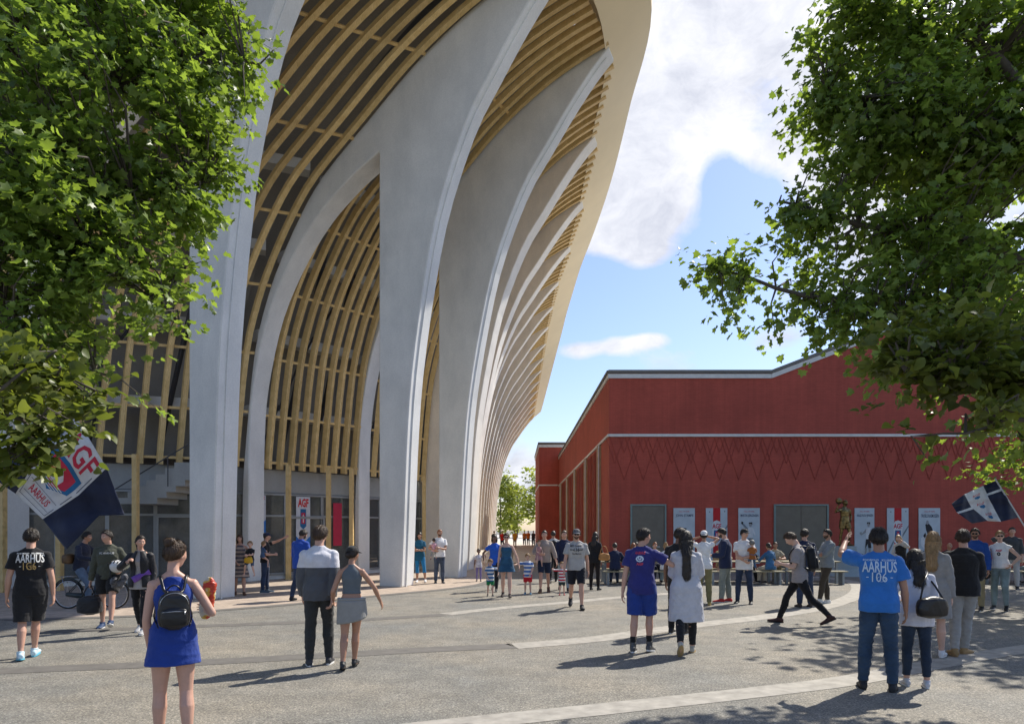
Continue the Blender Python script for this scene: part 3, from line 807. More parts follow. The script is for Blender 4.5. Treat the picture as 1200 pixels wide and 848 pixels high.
# right maple
RB = [(1180, 60, 150, 9.5), (1080, 40, 100, 9), (1010, 30, 60, 9), (985, 110, 45, 9.2), (960, 130, 34, 9.3), (1040, 140, 80, 9), (1150, 200, 120, 9.2), (1010, 200, 50, 9.2), (1060, 260, 80, 8.8), (945, 260, 45, 9), (905, 250, 26, 9.2), (960, 320, 60, 8.8), (895, 320, 40, 9), (850, 325, 28, 9.2), (822, 308, 18, 9.2), (855, 352, 22, 9), (905, 370, 28, 8.8), (1040, 350, 70, 8.5), (970, 385, 28, 8.6),
      (1140, 330, 90, 8.5), (1220, 350, 90, 8.5), (1250, 180, 120, 9), (1160, 420, 50, 8.2), (1060, 420, 40, 8.2), (1230, 450, 60, 8), (905,228,14,9.3), (955,60,14,9.3), (930,110,12,9.4), (1180, 150, 110, 9.8), (1120, 230, 80, 9.6), (1160, 300, 80, 9.4)]
rbase = Vector((8.1, 8.6, 0))
tr3 = tree('spreading maple at the right edge, crown reaching over the red hall', rbase, blobs_px(RB, 5), .100, LEAF, ML, 11, 62000,
     [[rbase, rbase+Vector((0, 0, 2)), rbase+Vector((-.1, 0, 4)), rbase+Vector((-.3, .1, 7)), rbase+Vector((-.5, .2, 10))],
      [rbase+Vector((0, 0, 3.4)), at(1200, 385, 8.6), at(1080, 370, 8.6), at(960, 350, 8.8), at(840, 315, 9.1)],
      [rbase+Vector((0, 0, 4.2)), at(1190, 300, 9), at(1060, 270, 9), at(910, 240, 9.2)],
      [rbase+Vector((-.1, 0, 5)), at(1180, 180, 9.2), at(1080, 150, 9.2), at(970, 110, 9.3)],
      [rbase+Vector((-.2, 0, 6)), at(1160, 60, 9.2), at(1080, 30, 9.2), at(1000, 10, 9.2)],
      [rbase+Vector((0, 0, 3.2)), at(1240, 420, 8.4), at(1150, 420, 8.2), at(1060, 410, 8.2)]])
RB2 = [(1040, 385, 22, 6.5), (1075, 375, 24, 6.4), (1110, 440, 48, 6.2), (1060, 410, 30, 6.3), (1050, 470, 18, 6.2), (1100, 500, 30, 6.1), (1160, 480, 48, 6), (1085, 525, 18, 6.1), (1130, 528, 16, 6), (1190, 510, 24, 5.9), (1030, 430, 12, 6.4), (1200, 440, 50, 5.9), (1035, 488, 8, 6.3), (1150, 400, 50, 6.2)]
b3_ = Vector((7.0, 5.6, 0))
tr4 = tree('lime branches of a second tree hanging before the red gable', b3_, blobs_px(RB2, 6), .088, LEAFL, HL, 17, 3000,
     [[b3_, b3_+Vector((0, .05, 1.5)), b3_+Vector((-.1, .1, 4))],
      [b3_+Vector((0, .05, 2.5)), at(1290, 440, 5.8), at(1180, 450, 6), at(1060, 440, 6.2)],
      [b3_+Vector((0, .1, 2.2)), at(1300, 500, 5.7), at(1190, 490, 5.9), at(1090, 510, 6.1)]], trunk_r=.1, name='lime_tree')
# unseen trees added at the right, placed so their shade falls on the plaza
for k, (x, y_, r_) in enumerate(((11.9, 14.5, 3.2), (17.5, 22, 3.8))):
    bb = Vector((x, y_, 0)); bl = [(bb+Vector((random.Random(k*9+j).uniform(-1.6, 1.6), random.Random(k*9+j+50).uniform(-1.6, 1.6), 5.2+random.Random(k*9+j+90).uniform(-1.2, 2.4))), (r_*.55, r_*.55, r_*.45)) for j in range(7)]
    tree('unseen maple added for shade behind the spreading maple at the right edge, %s' % ('nearer one' if k == 0 else 'farther one'), bb, bl, .2, LEAF, ML, 30+k, 7000,
         [[bb, bb+Vector((0, 0, 2)), bb+Vector((.1, .1, 5)), bb+Vector((0, .1, 7))], [bb+Vector((0, 0, 3)), bb+Vector((1, .5, 5)), bb+Vector((1.8, .6, 6))], [bb+Vector((0, 0, 3)), bb+Vector((-1, .2, 4.6)), bb+Vector((-1.8, -.6, 5.6))]], twigs=False)
# far trees closing the alley
for k, (px, Y, h, dx) in enumerate(((586, 150, 15, 0), (606, 156, 14, 0), (632, 150, 16, 0), (560, 165, 15, 0))):
    bb = Vector(((px-CX)*Y/F, Y, 0)); rn = random.Random(k+70)
    bl = [(bb+Vector((rn.uniform(-2.6, 2.6), rn.uniform(-2, 2), h*.52+rn.uniform(-.32, .36)*h)), (rn.uniform(1.6, 2.5),)*3) for j in range(18)]
    tree(['sunlit far tree nearest the stadium fins at the alley end', 'sunlit far tree in the middle of the alley end', 'sunlit far tree beside the hall wing at the alley end', 'sunlit far tree mostly hidden behind the stadium fins'][k], bb, bl, .45, FARLEAF, HL, 80+k, 4200,
         [[bb, bb+Vector((0, 0, 2)), bb+Vector((.1, 0, 5)), bb+Vector((0, 0, h*.8))], [bb+Vector((0, 0, 3)), bb+Vector((1.4, 0, 5)), bb+Vector((2, 0, 7))], [bb+Vector((0, 0, 3)), bb+Vector((-1.4, 0, 5)), bb+Vector((-2, 0, 7))]], trunk_r=.2, name='far_tree', group='far trees at the alley end', twigs=False)
# ---------------------------------------------------------------- people: one continuous body each, clothes and hair as parts
def rx(a): return Matrix.Rotation(R(a), 3, 'X')
def ry(a): return Matrix.Rotation(R(a), 3, 'Y')
def rz(a): return Matrix.Rotation(R(a), 3, 'Z')
def fuse(mb, voxel, smooth=2, disp=None, name='body', m=None, parent=None, clip=None):
    """union of closed shapes -> one continuous skin"""
    me = bpy.data.meshes.new(name); me.from_pydata(mb.v, [], mb.f)
    bm = bmesh.new(); bm.from_mesh(me); bmesh.ops.recalc_face_normals(bm, faces=bm.faces); bm.to_mesh(me); bm.free()
    o = bpy.data.objects.new(name, me); COL.objects.link(o)
    r = o.modifiers.new('r', 'REMESH'); r.mode = 'VOXEL'; r.voxel_size = voxel; r.use_smooth_shade = True
    if smooth:
        s = o.modifiers.new('s', 'SMOOTH'); s.factor = .5; s.iterations = smooth
    dg = bpy.context.evaluated_depsgraph_get(); nm = bpy.data.meshes.new_from_object(o.evaluated_get(dg))
    bpy.data.objects.remove(o); bpy.data.meshes.remove(me)
    nm.name = name
    if disp is not None:
        n = len(nm.vertices); co = np.empty(n*3); nm.vertices.foreach_get('co', co); co = co.reshape(-1, 3)
        no = np.empty(n*3); nm.vertices.foreach_get('normal', no); no = no.reshape(-1, 3)
        co = co+no*disp(co)[:, None]
        nm.vertices.foreach_set('co', co.ravel())
    nm.materials.clear(); nm.materials.append(m)
    nm.polygons.foreach_set('use_smooth', [True]*len(nm.polygons)); nm.update()
    ob = bpy.data.objects.new(name, nm); COL.objects.link(ob)
    if parent: ob.parent = parent
    return ob
def folds(seed, amp=.006, freq=9):
    rng = np.random.default_rng(seed)
    W = [(rng.normal(size=3)*np.array([1, 1, 1.5])*freq*rng.uniform(.6, 2.2), rng.uniform(0, 6.28), rng.uniform(.4, 1)) for _ in range(7)]
    Wp = [(rng.normal(size=3)*4, rng.uniform(0, 6.28)) for _ in range(3)]
    def f(co):
        c = co+.03*np.sin(co@np.array([w for w, p in Wp]).T+np.array([p for w, p in Wp]))
        s = 0
        for w, p, a in W: s = s+a*(1-np.abs(np.sin(c@w+p)))**2
        return amp*(s/2.2-.5)
    return f
def ringpts(M, c, w, d, n=20, pw=2.3, dy=0):
    out = []
    for k in range(n):
        t = 2*math.pi*k/n; ct, st = math.cos(t), math.sin(t)
        x = w*math.copysign(abs(ct)**(2/pw), ct); y = d*math.copysign(abs(st)**(2/pw), st)+dy
        out.append(c+M@Vector((x, y, 0)))
    return out
def limb(mb, pts, rad, seg=14, squash=1):
    mb.tube(pts, rad, seg)
    mb.ellipsoid(pts[0], (rad[0],)*3, seg=12, rings=8); mb.ellipsoid(pts[-1], (rad[-1],)*3, seg=12, rings=8)
# torso sections for a 1.8 m adult: z above the hip joint, half width, half depth, y offset
TORSO = {'m': [(-.075, .105, .075, 0), (-.03, .160, .105, -.005), (.04, .168, .112, -.008), (.12, .156, .103, 0), (.21, .146, .098, .004), (.31, .158, .110, .004), (.39, .170, .120, .004), (.445, .166, .112, 0), (.49, .145, .095, -.006), (.53, .108, .078, -.008), (.56, .074, .066, -.008), (.60, .060, .060, 0)],
         'f': [(-.075, .105, .075, 0), (-.03, .168, .108, -.008), (.04, .172, .115, -.012), (.12, .150, .100, -.002), (.21, .124, .088, .004), (.30, .130, .096, .006), (.38, .146, .118, .012), (.44, .143, .100, .002), (.485, .124, .084, -.006), (.525, .090, .068, -.008), (.555, .060, .056, -.008), (.60, .048, .050, 0)]}
class Person:
    def __init__(s, loc, yaw=0, H=1.8, sex='m', voxel=.010, pose=None, fat=1.0, child=False, seed=0, base=None):
        s.sex = sex; s.H = H; s.k = H/1.8; s.vox = voxel; s.fat = fat; s.seed = seed; s.child = child
        p = dict(lean=2, twist=0, side=0, hy=0, hp=0, hr=0, L=(0, 3, 2), R=(0, 3, 2), LA=(2, 9, 12, 25), RA=(2, 9, 12, 25), curl=(.5, .5)); p.update(pose or {})
        s.pose = p; k = s.k
        hs = 1.0 if not child else (1.55 if H < .95 else 1.38 if H < 1.15 else 1.22)
        s.hk = k*hs; s.hairout = 0
        s.legk = k*(.86 if child else 1.0)
        th, sh, ank = .432*s.legk, .425*s.legk, .085*s.legk
        # legs relative to the hip joint
        s.leg = {}; zmin = 0
        for sd, x in (('L', -1), ('R', 1)):
            a = p[sd]; hip, ab, kn = a[0], a[1], a[2]; foot = a[3] if len(a) > 3 else 0
            h = Vector((x*.085*k*fat**.5, 0, 0)); D = ry(-x*ab)@(rx(hip)@Vector((0, 0, -1))); K = h+D*th
            D2 = ry(-x*ab*.6)@(rx(hip-kn)@Vector((0, 0, -1))); A = K+D2*sh
            fp = rx(foot if len(a) > 3 else 0)     # foot pitch (positive: toe up)
            yawf = rz(-x*(a[4] if len(a) > 4 else 7))
            s.leg[sd] = [h, K, A, yawf@fp]
            toe = A+(yawf@fp)@Vector((0, .16*k, -ank)); heel = A+(yawf@fp)@Vector((0, -.06*k, -ank))
            zmin = min(zmin, toe.z, heel.z)
        s.pz = -zmin if base is None else base
        for sd in 'LR':
            for q in range(3): s.leg[sd][q] = s.leg[sd][q]+Vector((0, 0, s.pz))
        s.Mp = rz(0); s.Mc = ry(p['side'])@rx(-p['lean'])@rz(p['twist'])
        # chest frame
        s.tk = k*(1.0 if not child else 1.04)
        s.Mh = s.Mc@rx(p['lean']*.75)@rz(p['hy'])@rx(p['hp'])@ry(p['hr'])
        s.root = empty('person', (loc[0], loc[1], loc[2] if len(loc) > 2 else 0), R(yaw))
        s.neck = s.spine(.59)[0]; s.top = s.neck+s.Mc@Vector((0, .014*k, .050*k))
        s.hc = s.top+s.Mh@Vector((0, .022*s.hk, .092*s.hk))
        s.arms()
    def spine(s, z):
        """point and frame at height z (1.8 m units) above the hip joints"""
        t = max(0, min(1, (z+.02)/.42)); q = Quaternion().slerp(s.Mc.to_quaternion(), t*t*(3-2*t)); M = q.to_matrix()
        # integrate
        n = 8; c = Vector((0, 0, s.pz))
        for i in range(n):
            zz = z*(i+.5)/n; tt = max(0, min(1, (zz+.02)/.42)); qq = Quaternion().slerp(s.Mc.to_quaternion(), tt*tt*(3-2*tt))
            c = c+(qq.to_matrix()@Vector((0, 0, z/n*s.tk)))
        return c, M
    def arms(s):
        k = s.k; ua, fa = .300*k*(.88 if s.child else 1), .255*k*(.88 if s.child else 1); s.arm = {}
        shw = (.180 if s.sex == 'm' else .156)*s.k*s.fat**.3*(.92 if s.child else 1)
        for sd, x in (('L', -1), ('R', 1)):
            c, M = s.spine(.478); S = c+M@Vector((x*shw, -.005, 0)); a = s.pose[sd+'A']
            if a[0] == 'ik':
                T = Vector(a[1])*1.0; pole = Vector(a[2]) if len(a) > 2 and a[2] else Vector((x*.6, -.6, -1))
                v = T-S; L = min(v.length, (ua+fa)*.995); v.normalize()
                ca = (ua*ua+L*L-fa*fa)/(2*ua*L); ca = max(-1, min(1, ca)); pp = pole-v*pole.dot(v)
                if pp.length < 1e-4: pp = Vector((0, 0, -1))
                pp.normalize()
                E = S+v*(ua*ca)+pp*(ua*math.sqrt(1-ca*ca)); W = S+v*L
                S.z += .015*k*max(0, v.z+.3)
            else:
                f, ab, e, r = a[:4]
                fr = s.Mc@ry(-x*ab)@rx(f)
                d = fr@Vector((0, 0, -1)); q0 = fr@Vector((0, 1, 0)); q = Quaternion(d, R(r)*(-x)*-1)@q0
                # turn q towards the body midline
                q1 = Quaternion(d, R(r))@q0; q2 = Quaternion(d, -R(r))@q0; side = s.Mc@Vector((-x, 0, 0))
                q = q1 if q1.dot(side) > q2.dot(side) else q2
                S.z += .05*k*max(0, d.z+.2)
                E = S+d*ua; W = E+(d*math.cos(R(e))+q*math.sin(R(e)))*fa
            s.arm[sd] = (S, E, W)
    def hand(s, mb, sd):
        S, E, W = s.arm[sd]; x = -1 if sd == 'L' else 1; k = s.k*(.97 if s.sex == 'f' else 1.04)
        if s.child: k *= 1.0
        fd = (W-E).normalized(); pn = s.pose.get('palm'+sd)
        pn = Vector(pn) if pn else s.Mc@Vector((-x, .15, 0))
        pn = pn-fd*pn.dot(fd)
        if pn.length < .1: pn = Vector((0, 0, -1))-fd*fd.z*-1
        pn.normalize(); sdv = fd.cross(pn).normalized()   # towards thumb side
        if sdv.dot(s.Mc@Vector((0, 1, .3))) < 0: sdv = -sdv
        cu = s.pose['curl'][0 if sd == 'L' else 1]
        rings = []
        for t, w, d in ((-.01, .024, .020), (.015, .028, .019), (.045, .038, .016), (.075, .041, .015), (.092, .039, .013)):
            c = W+fd*t*k; rings.append([c+(sdv*w*math.cos(a)+pn*d*math.sin(a))*k for a in np.linspace(0, 2*math.pi, 14, endpoint=False)])
        mb.loft(rings)
        Ls = ((.040, .026, .020), (.045, .029, .021), (.042, .027, .020), (.033, .021, .018))
        for q in range(4):
            off = (1.5-q)*.0205; p = W+fd*.086*k+sdv*off*k; ang = (1.5-q)*3.5; d = Quaternion(pn, R(ang)*(1 if fd.cross(sdv).dot(pn) > 0 else -1))@fd
            pts = [p-d*.012*k]; rad = [.0092*k]; th = 0; ax = fd.cross(pn).normalized()
            for j, L in enumerate(Ls[q]):
                th += (12, 20, 14)[j]*(cu*2.2+.15*q*.3); dd = Quaternion(ax, R(th))@d
                p = p+dd*L*k; pts.append(p); rad.append((.0086, .0078, .0068)[j]*k)
            mb.tube(pts, rad, 8); mb.ellipsoid(pts[-1], (rad[-1],)*3, seg=8, rings=6)
        # thumb from the side of the palm
        p0 = W+fd*.028*k+sdv*.026*k; d1 = (fd*.75+sdv*.65+pn*.25).normalized(); d2 = (fd*.95+sdv*.2+pn*(.2+.4*cu)).normalized()
        pts = [p0, p0+d1*.040*k, p0+d1*.040*k+d2*.030*k, p0+d1*.040*k+d2*.052*k]
        mb.tube(pts, [.014*k, .0105*k, .0095*k, .007*k], 8); mb.ellipsoid(pts[-1], (.007*k,)*3, seg=8, rings=6)
        s.handpos = getattr(s, 'handpos', {}); s.handpos[sd] = W+fd*.09*k+pn*.02*k
    def head(s, mb):
        k = s.hk; vs = []; fs = []; seg, rg = 44, 34
        f = .94 if s.sex == 'f' else 1
        def rad(d):
            x, y, z = d
            a = Vector((x/(.0775*f), y/.0975, z/.119)); r = 1/a.length
            jaw = max(0, -z-.15); r *= 1-.22*jaw*abs(x)*2.0
            if z < 0 and y < 0: r *= 1+.25*z*(-y)
            g = lambda cx, cy, cz, s_: math.exp(-(((x-cx)**2+(y-cy)**2+(z-cz)**2)/(s_*s_)))
            r += .021*g(0, .97, -.21, .105)+.012*g(0, .99, -.08, .09)+.006*g(0, 1, -.30, .10)
            r -= .009*(g(.34, .93, .03, .15)+g(-.34, .93, .03, .15))
            r += .0045*(g(.28, .95, .2, .16)+g(-.28, .95, .2, .16))
            r += .005*g(0, .85, -.53, .11)+.0045*g(0, .82, -.62, .10)-.003*g(0, .84, -.575, .05)
            r += .008*g(0, .66, -.80, .2)
            r += .004*(g(.55, .8, -.25, .22)+g(-.55, .8, -.25, .22))
            return r*k
        vs.append(Vector((0, 0, rad((0, 0, 1)))))
        for i in range(1, rg):
            t = math.pi*i/rg
            for j in range(seg):
                p = 2*math.pi*j/seg+math.pi/2; d = (math.sin(t)*math.cos(p), math.sin(t)*math.sin(p), math.cos(t)); vs.append(Vector(d)*rad(d))
        vs.append(Vector((0, 0, -rad((0, 0, -1)))))
        for j in range(seg): fs.append((0, 1+j, 1+(j+1) % seg))
        for i in range(rg-2):
            for j in range(seg):
                a = 1+i*seg; fs.append((a+j, a+seg+j, a+seg+(j+1) % seg, a+(j+1) % seg))
        a = 1+(rg-2)*seg; L = len(vs)-1
        for j in range(seg): fs.append((a+j, L, a+(j+1) % seg))
        mb.add([s.hc+s.Mh@v for v in vs], fs)
        for x in (-1, 1):
            M = s.Mh@rz(-x*18)@rx(8); mb.ellipsoid(s.hc+s.Mh@(Vector((x*.077*f, -.008, -.012))*k), (.009*k, .017*k, .030*k), M, 12, 8)
        s.headr = rad
    def body(s, skin, legs=True):
        mb = MB(); k = s.k; t = TORSO[s.sex]; fat = s.fat
        rings = []
        for z, w, d, dy in t:
            c, M = s.spine(z); fz = fat if z < .5 else 1
            rings.append(ringpts(M, c, (w-.008)*s.tk*fz*(.9 if s.child else 1), (d-.008)*s.tk*fz, 20, 2.2, dy*k))
        mb.loft(rings)
        c, M = s.spine(.56); nr = (.056 if s.sex == 'm' else .047)*k*(1.0 if not s.child else .9)
        limb(mb, [c, s.neck, s.top, s.hc-s.Mh@Vector((0, .01*k, .05*s.hk))], [nr*1.25, nr*1.05, nr, nr*1.0])
        s.head(mb)
        b = .9 if s.sex == 'f' else 1.0
        for sd, x in (('L', -1), ('R', 1)):
            S, E, W = s.arm[sd]; c, M = s.spine(.46)
            limb(mb, [s.spine(.565)[0]+M@Vector((x*.02*k, -.012*k, 0)), s.spine(.50)[0].lerp(S, .72)+M@Vector((0, -.008*k, .012*k)), S], [v*k*b for v in (.046, .042, .050)]); limb(mb, [c+M@Vector((x*.11*k, 0, -.02*k)), S, S.lerp(E, .3), S.lerp(E, .7), E], [v*k*b for v in (.055, .054, .049, .043, .038)])
            limb(mb, [E, E.lerp(W, .25), E.lerp(W, .7), W], [v*k*b for v in (.038, .042, .031, .025)])
            s.hand(mb, sd)
            h, K, A, Fm = s.leg[sd]; lk = s.legk*(1.06 if s.sex == 'f' else 1.0)*fat**.5
            limb(mb, [h+Vector((x*-.01*k, 0, .03)), h.lerp(K, .2), h.lerp(K, .55), h.lerp(K, .88), K], [v*lk for v in (.088, .086, .072, .056, .053)])
            ba = (Fm@Vector((0, -1, 0)))
            bk = (K-h).normalized().cross(Vector((1, 0, 0))).normalized()
            if bk.y > 0: bk = -bk
            limb(mb, [K, K.lerp(A, .12)+bk*.004*lk, K.lerp(A, .32)+bk*.014*lk, K.lerp(A, .6)+bk*.008*lk, K.lerp(A, .85), A], [v*lk for v in (.052, .052, .057, .046, .035, .034)])
            # foot
            fr = []
            for y, w, hgt, z in ((-.055, .030, .030, -.045), (-.02, .036, .045, -.040), (.04, .038, .034, -.052), (.10, .043, .022, -.062), (.15, .040, .017, -.067), (.178, .024, .012, -.070)):
                c = A+Fm@(Vector((0, y, z))*s.legk); fr.append([c+Fm@Vector((w*math.cos(a)*s.legk, 0, hgt*math.sin(a)*s.legk)) for a in np.linspace(0, 2*math.pi, 12, endpoint=False)])
            mb.loft(fr)
        s.bodyo = fuse(mb, s.vox, 2, name='body', m=skin, parent=s.root)
        return s.bodyo
    def shirt(s, m, sleeve=.55, hem=-.04, loose=.014, name='shirt', neck=.585, flare=0, fold=.009, sleeve_loose=1.0, vneck=0, straps=False):
        """sleeve: 0 none, .55 short, 1 to the elbow, 2 to the wrist"""
        mb = MB(); k = s.k; t = TORSO[s.sex]; rings = []
        zs = [hem]+[z for z, *_ in t if z > hem+.02 and z < neck-.01]+[neck]
        if zs[0] < -.10: zs = [hem]+list(np.linspace(hem, -.04, 4)[1:])+[z for z in zs if z > -.02]
        for z in zs:
            w = interp([(a[0], a[1]) for a in t], z); d = interp([(a[0], a[2]) for a in t], z); dy = interp([(a[0], a[3]) for a in t], z)
            if z < -.0: w = max(w, interp([(a[0], a[1]) for a in t], .02))
            if z < -.0: d = max(d, interp([(a[0], a[2]) for a in t], .02))
            c, M = s.spine(z); e = loose+max(0, (.15-z))*flare+(.008 if z < .2 and loose > .01 else 0)
            if z > .5: e = min(e, .011)
            if straps and z > .47: w *= .80
            fz = s.fat if z < .5 else 1
            rings.append(ringpts(M, c, (w+e)*s.tk*fz*(.9 if s.child else 1), (d+e)*s.tk*fz, 24, 2.25, dy*k))
        mb.loft(rings)
        b = .9 if s.sex == 'f' else 1
        if sleeve > 0:
            for sd, x in (('L', -1), ('R', 1)):
                S, E, W = s.arm[sd]; c, M = s.spine(.45); sl = sleeve_loose
                q_ = min(loose, .022)*.7; mb.tube([s.spine(.557)[0]+M@Vector((x*.025*k, -.012*k, 0)), s.spine(.50)[0].lerp(S, .72)+M@Vector((0, -.008*k, .012*k)), S], [(v+q_)*k*b for v in (.046, .043, .052)], 14)
                e = loose*.8*sl; base = c+M@Vector((x*.10*k, 0, 0))
                if sleeve <= 1:
                    E2 = S.lerp(E, sleeve); pts = [base, S, S.lerp(E2, .5), E2]; rad = [(.056+e*.7)*k*b, (.056+e*.7)*k*b, (.053+e*1.2)*k*b, (.051+e*1.6)*k*b]
                else:
                    f = min(1, sleeve-1); W2 = E.lerp(W, f); pts = [base, S, S.lerp(E, .5), E.lerp(S, .06), E.lerp(W2, .08), E.lerp(W2, .5), W2]
                    rad = [(.056+e*.7)*k*b, (.056+e*.7)*k*b, (.050+e)*k*b, (.045+e)*k*b, (.045+e)*k*b, (.042+e)*k*b, ((.030 if f > .9 else .038)+e*.9)*k*b]
                mb.ellipsoid(pts[1], (rad[1],)*3, seg=12, rings=8); mb.tube(pts, rad, 16)
        return fuse(mb, max(.008, s.vox), 2 if s.vox > .008 else 3, folds(s.seed+1, fold*k), name, m, s.root)
    def legs(s, m, length=2, loose=.012, name='trousers', flare=0, waist=.10, fold=.008):
        """length: 0..1 of the thigh, 1..2 of the shin"""
        mb = MB(); k = s.k; t = TORSO[s.sex]; rings = []
        for z in (-.075, -.05, -.02, .03, waist*.7, waist):
            w = interp([(a[0], a[1]) for a in t], z); d = interp([(a[0], a[2]) for a in t], z); dy = interp([(a[0], a[3]) for a in t], z)
            c, M = s.spine(z); rings.append(ringpts(M, c, (w+.006+loose*.3)*s.tk*s.fat*(.9 if s.child else 1), (d+.006+loose*.3)*s.tk*s.fat, 22, 2.3, dy*k))
        mb.loft(rings)
        for sd, x in (('L', -1), ('R', 1)):
            h, K, A, Fm = s.leg[sd]; lk = s.legk*(1.06 if s.sex == 'f' else 1.0)*s.fat**.5
            bk = (K-h).normalized().cross(Vector((1, 0, 0))).normalized()
            if bk.y > 0: bk = -bk
            T = [(h+Vector((x*-.006*k, 0, .02)), .092), (h.lerp(K, .2), .089), (h.lerp(K, .5), .077), (h.lerp(K, .8), .063), (K, .059), (K.lerp(A, .15), .058), (K.lerp(A, .35)+bk*.012*lk, .060), (K.lerp(A, .6)+bk*.008*lk, .051), (K.lerp(A, .85), .043), (K.lerp(A, .97), .042)]
            prm = [0, .2, .5, .8, 1, 1.15, 1.35, 1.6, 1.85, 2]
            P = [q for q, u in zip(T, prm) if u < length-.03]; pe = [u for u in prm if u < length-.03]
            if length <= 1: end = h.lerp(K, length); re = interp([(u, q[1]) for q, u in zip(T, prm)], length)
            else: end = K.lerp(A, min(.99, length-1)); re = interp([(u, q[1]) for q, u in zip(T, prm)], length)
            P.append((end, re)); pe.append(length)
            mb.ellipsoid(P[0][0], ((P[0][1]+loose)*lk,)*3, seg=12, rings=8)
            mb.tube([q[0] for q in P], [(q[1]+loose*(1+flare*u/length))*lk for q, u in zip(P, pe)], 18)
        return fuse(mb, max(.008, s.vox), 2, folds(s.seed+7, fold*k, 11), name, m, s.root)
    def skirt(s, m, z0=.12, z1=-.42, flare=.10, name='skirt', loose=.012, top=None, fold=.008, swing=0):
        """loft from waist to hem; with top, a dress bodice is joined on"""
        mb = MB(); k = s.k; t = TORSO[s.sex]; rings = []; n = 10
        A = (s.leg['L'][1]+s.leg['R'][1])/2
        zl = list(np.linspace(z1, z0, n))
        for z in zl:
            w = interp([(a[0], a[1]) for a in t], max(z, 0)); d = interp([(a[0], a[2]) for a in t], max(z, 0)); u = max(0, (0-z)); dy = interp([(a[0], a[3]) for a in t], max(z, 0))
            c, M = s.spine(max(z, -.02)); c = c+Vector((0, (A.y)*u/.45*.6+swing*u, min(0, z+.02)*s.tk))
            rings.append(ringpts(M, c, (w+loose+flare*u)*s.tk*s.fat, (d+loose+flare*u*.8)*s.tk*s.fat, 28, 2.2, dy*k))
        if top:
            for z in [q[0] for q in t if q[0] > z0+.03 and q[0] < top-.01]+[top]:
                w = interp([(a[0], a[1]) for a in t], z); d = interp([(a[0], a[2]) for a in t], z); c, M = s.spine(z); e = min(loose, .012)
                w2 = w*(.84 if z > .47 else 1); rings.append(ringpts(M, c, (w2+e)*s.tk, (d+e)*s.tk, 28, 2.2, 0))
        mb.loft(rings)
        return fuse(mb, max(.008, s.vox), 2, folds(s.seed+3, fold*k, 7), name, m, s.root)
    def shoes(s, m, sole, high=0, socks=None, sockh=.25):
        for sd, x in (('L', -1), ('R', 1)):
            h, K, A, Fm = s.leg[sd]; lk = s.legk*(.94 if s.sex == 'f' else 1.04); mb = MB(); fr = []
            for y, w, hgt, z in ((-.072, .028, .030, -.050), (-.05, .038, .044, -.040), (-.01, .041, .052, -.035), (.04, .042, .044, -.045), (.10, .049, .030, -.056), (.155, .047, .024, -.062), (.19, .033, .018, -.066), (.20, .02, .012, -.067)):
                c = A+Fm@(Vector((0, y, z))*lk); fr.append([c+Fm@Vector((w*math.cos(a)*lk, 0, hgt*math.sin(a)*lk)) for a in np.linspace(0, 2*math.pi, 14, endpoint=False)])
            mb.loft(fr)
            up = (K-A).normalized(); mb.tube([A-up*.03*lk, A+up*(.02+high)*lk], [.044*lk, .046*lk], 14)
            so_ = fuse(mb, max(.007, s.vox*.8), 1, None, 'shoe', m, s.root)
            mb = MB(); fr = []
            for z in (-.089, -.068):
                ring = []
                for a in np.linspace(0, 2*math.pi, 22, endpoint=False):
                    yy = .062+.142*math.cos(a); ww = (.044 if math.cos(a) > 0 else .038)+.004; ring.append(A+Fm@(Vector((ww*math.sin(a)*(1 if abs(math.cos(a)) < .98 else .9), yy, z))*lk))
                fr.append(ring)
            mb.loft(fr); o = mb.build('sole', sole, so_, smooth=False)
            if socks:
                mb = MB(); mb.tube([A, A.lerp(K, sockh*.5), A.lerp(K, sockh)], [.040*lk, .042*lk, .048*lk], 14); mb.build('sock', socks, s.root, smooth=True)
    def hair(s, m, style='short', cut=.35, seed=0, thick=.014):
        k = s.hk; mb = MB(); seg, rg = 40, 30; vs = []; rnd = random.Random(seed); f = .94 if s.sex == 'f' else 1
        def hr(d):
            x, y, z = d; base = s.headr(d) if abs(y) < .75 or z > .5 or y < 0 else s.headr((x, y, z))
            # hair line: face region is below a slanted line in front, sides end above the ears
            line = .42 if y > .25 else (-.12 if y > -.15 else -.55)
            line = interp([(-1, -.72), (-.35, -.62), (-.15, -.22), (.2, -.02), (.42, .26), (.6, .52), (1, .62)], y)
            if style == 'long': line = interp([(-1, -.8), (.1, -.7), (.35, -.3), (.6, .3), (1, .52)], y)
            tt = max(0, min(1, (z-line)/.16)); n = noise.noise(Vector((x*9, y*9, z*5))+Vector((seed, 0, 0)))
            n3 = noise.noise(Vector((x*4, y*4, z*4))+Vector((seed*3, 1, 0))); line += .10*n3; th = thick*k*(1+.28*n)*(1+ (.5 if z > .55 and y > .2 and style == 'quiff' else 0))
            if cut and z < .15 and style in ('short', 'quiff'): th *= max(.35, 1-(.15-z)*1.6)
            return s.headr(d)+(th*tt-.012*k*(1-tt))
        vs.append(Vector((0, 0, hr((0, 0, 1)))))
        for i in range(1, rg):
            t = math.pi*i/rg
            for j in range(seg):
                p = 2*math.pi*j/seg+math.pi/2; d = (math.sin(t)*math.cos(p), math.sin(t)*math.sin(p), math.cos(t)); vs.append(Vector(d)*hr(d))
        vs.append(Vector((0, 0, -hr((0, 0, -1))))); fs = []
        for j in range(seg): fs.append((0, 1+j, 1+(j+1) % seg))
        for i in range(rg-2):
            for j in range(seg): a = 1+i*seg; fs.append((a+j, a+seg+j, a+seg+(j+1) % seg, a+(j+1) % seg))
        a = 1+(rg-2)*seg; L = len(vs)-1
        for j in range(seg): fs.append((a+j, L, a+(j+1) % seg))
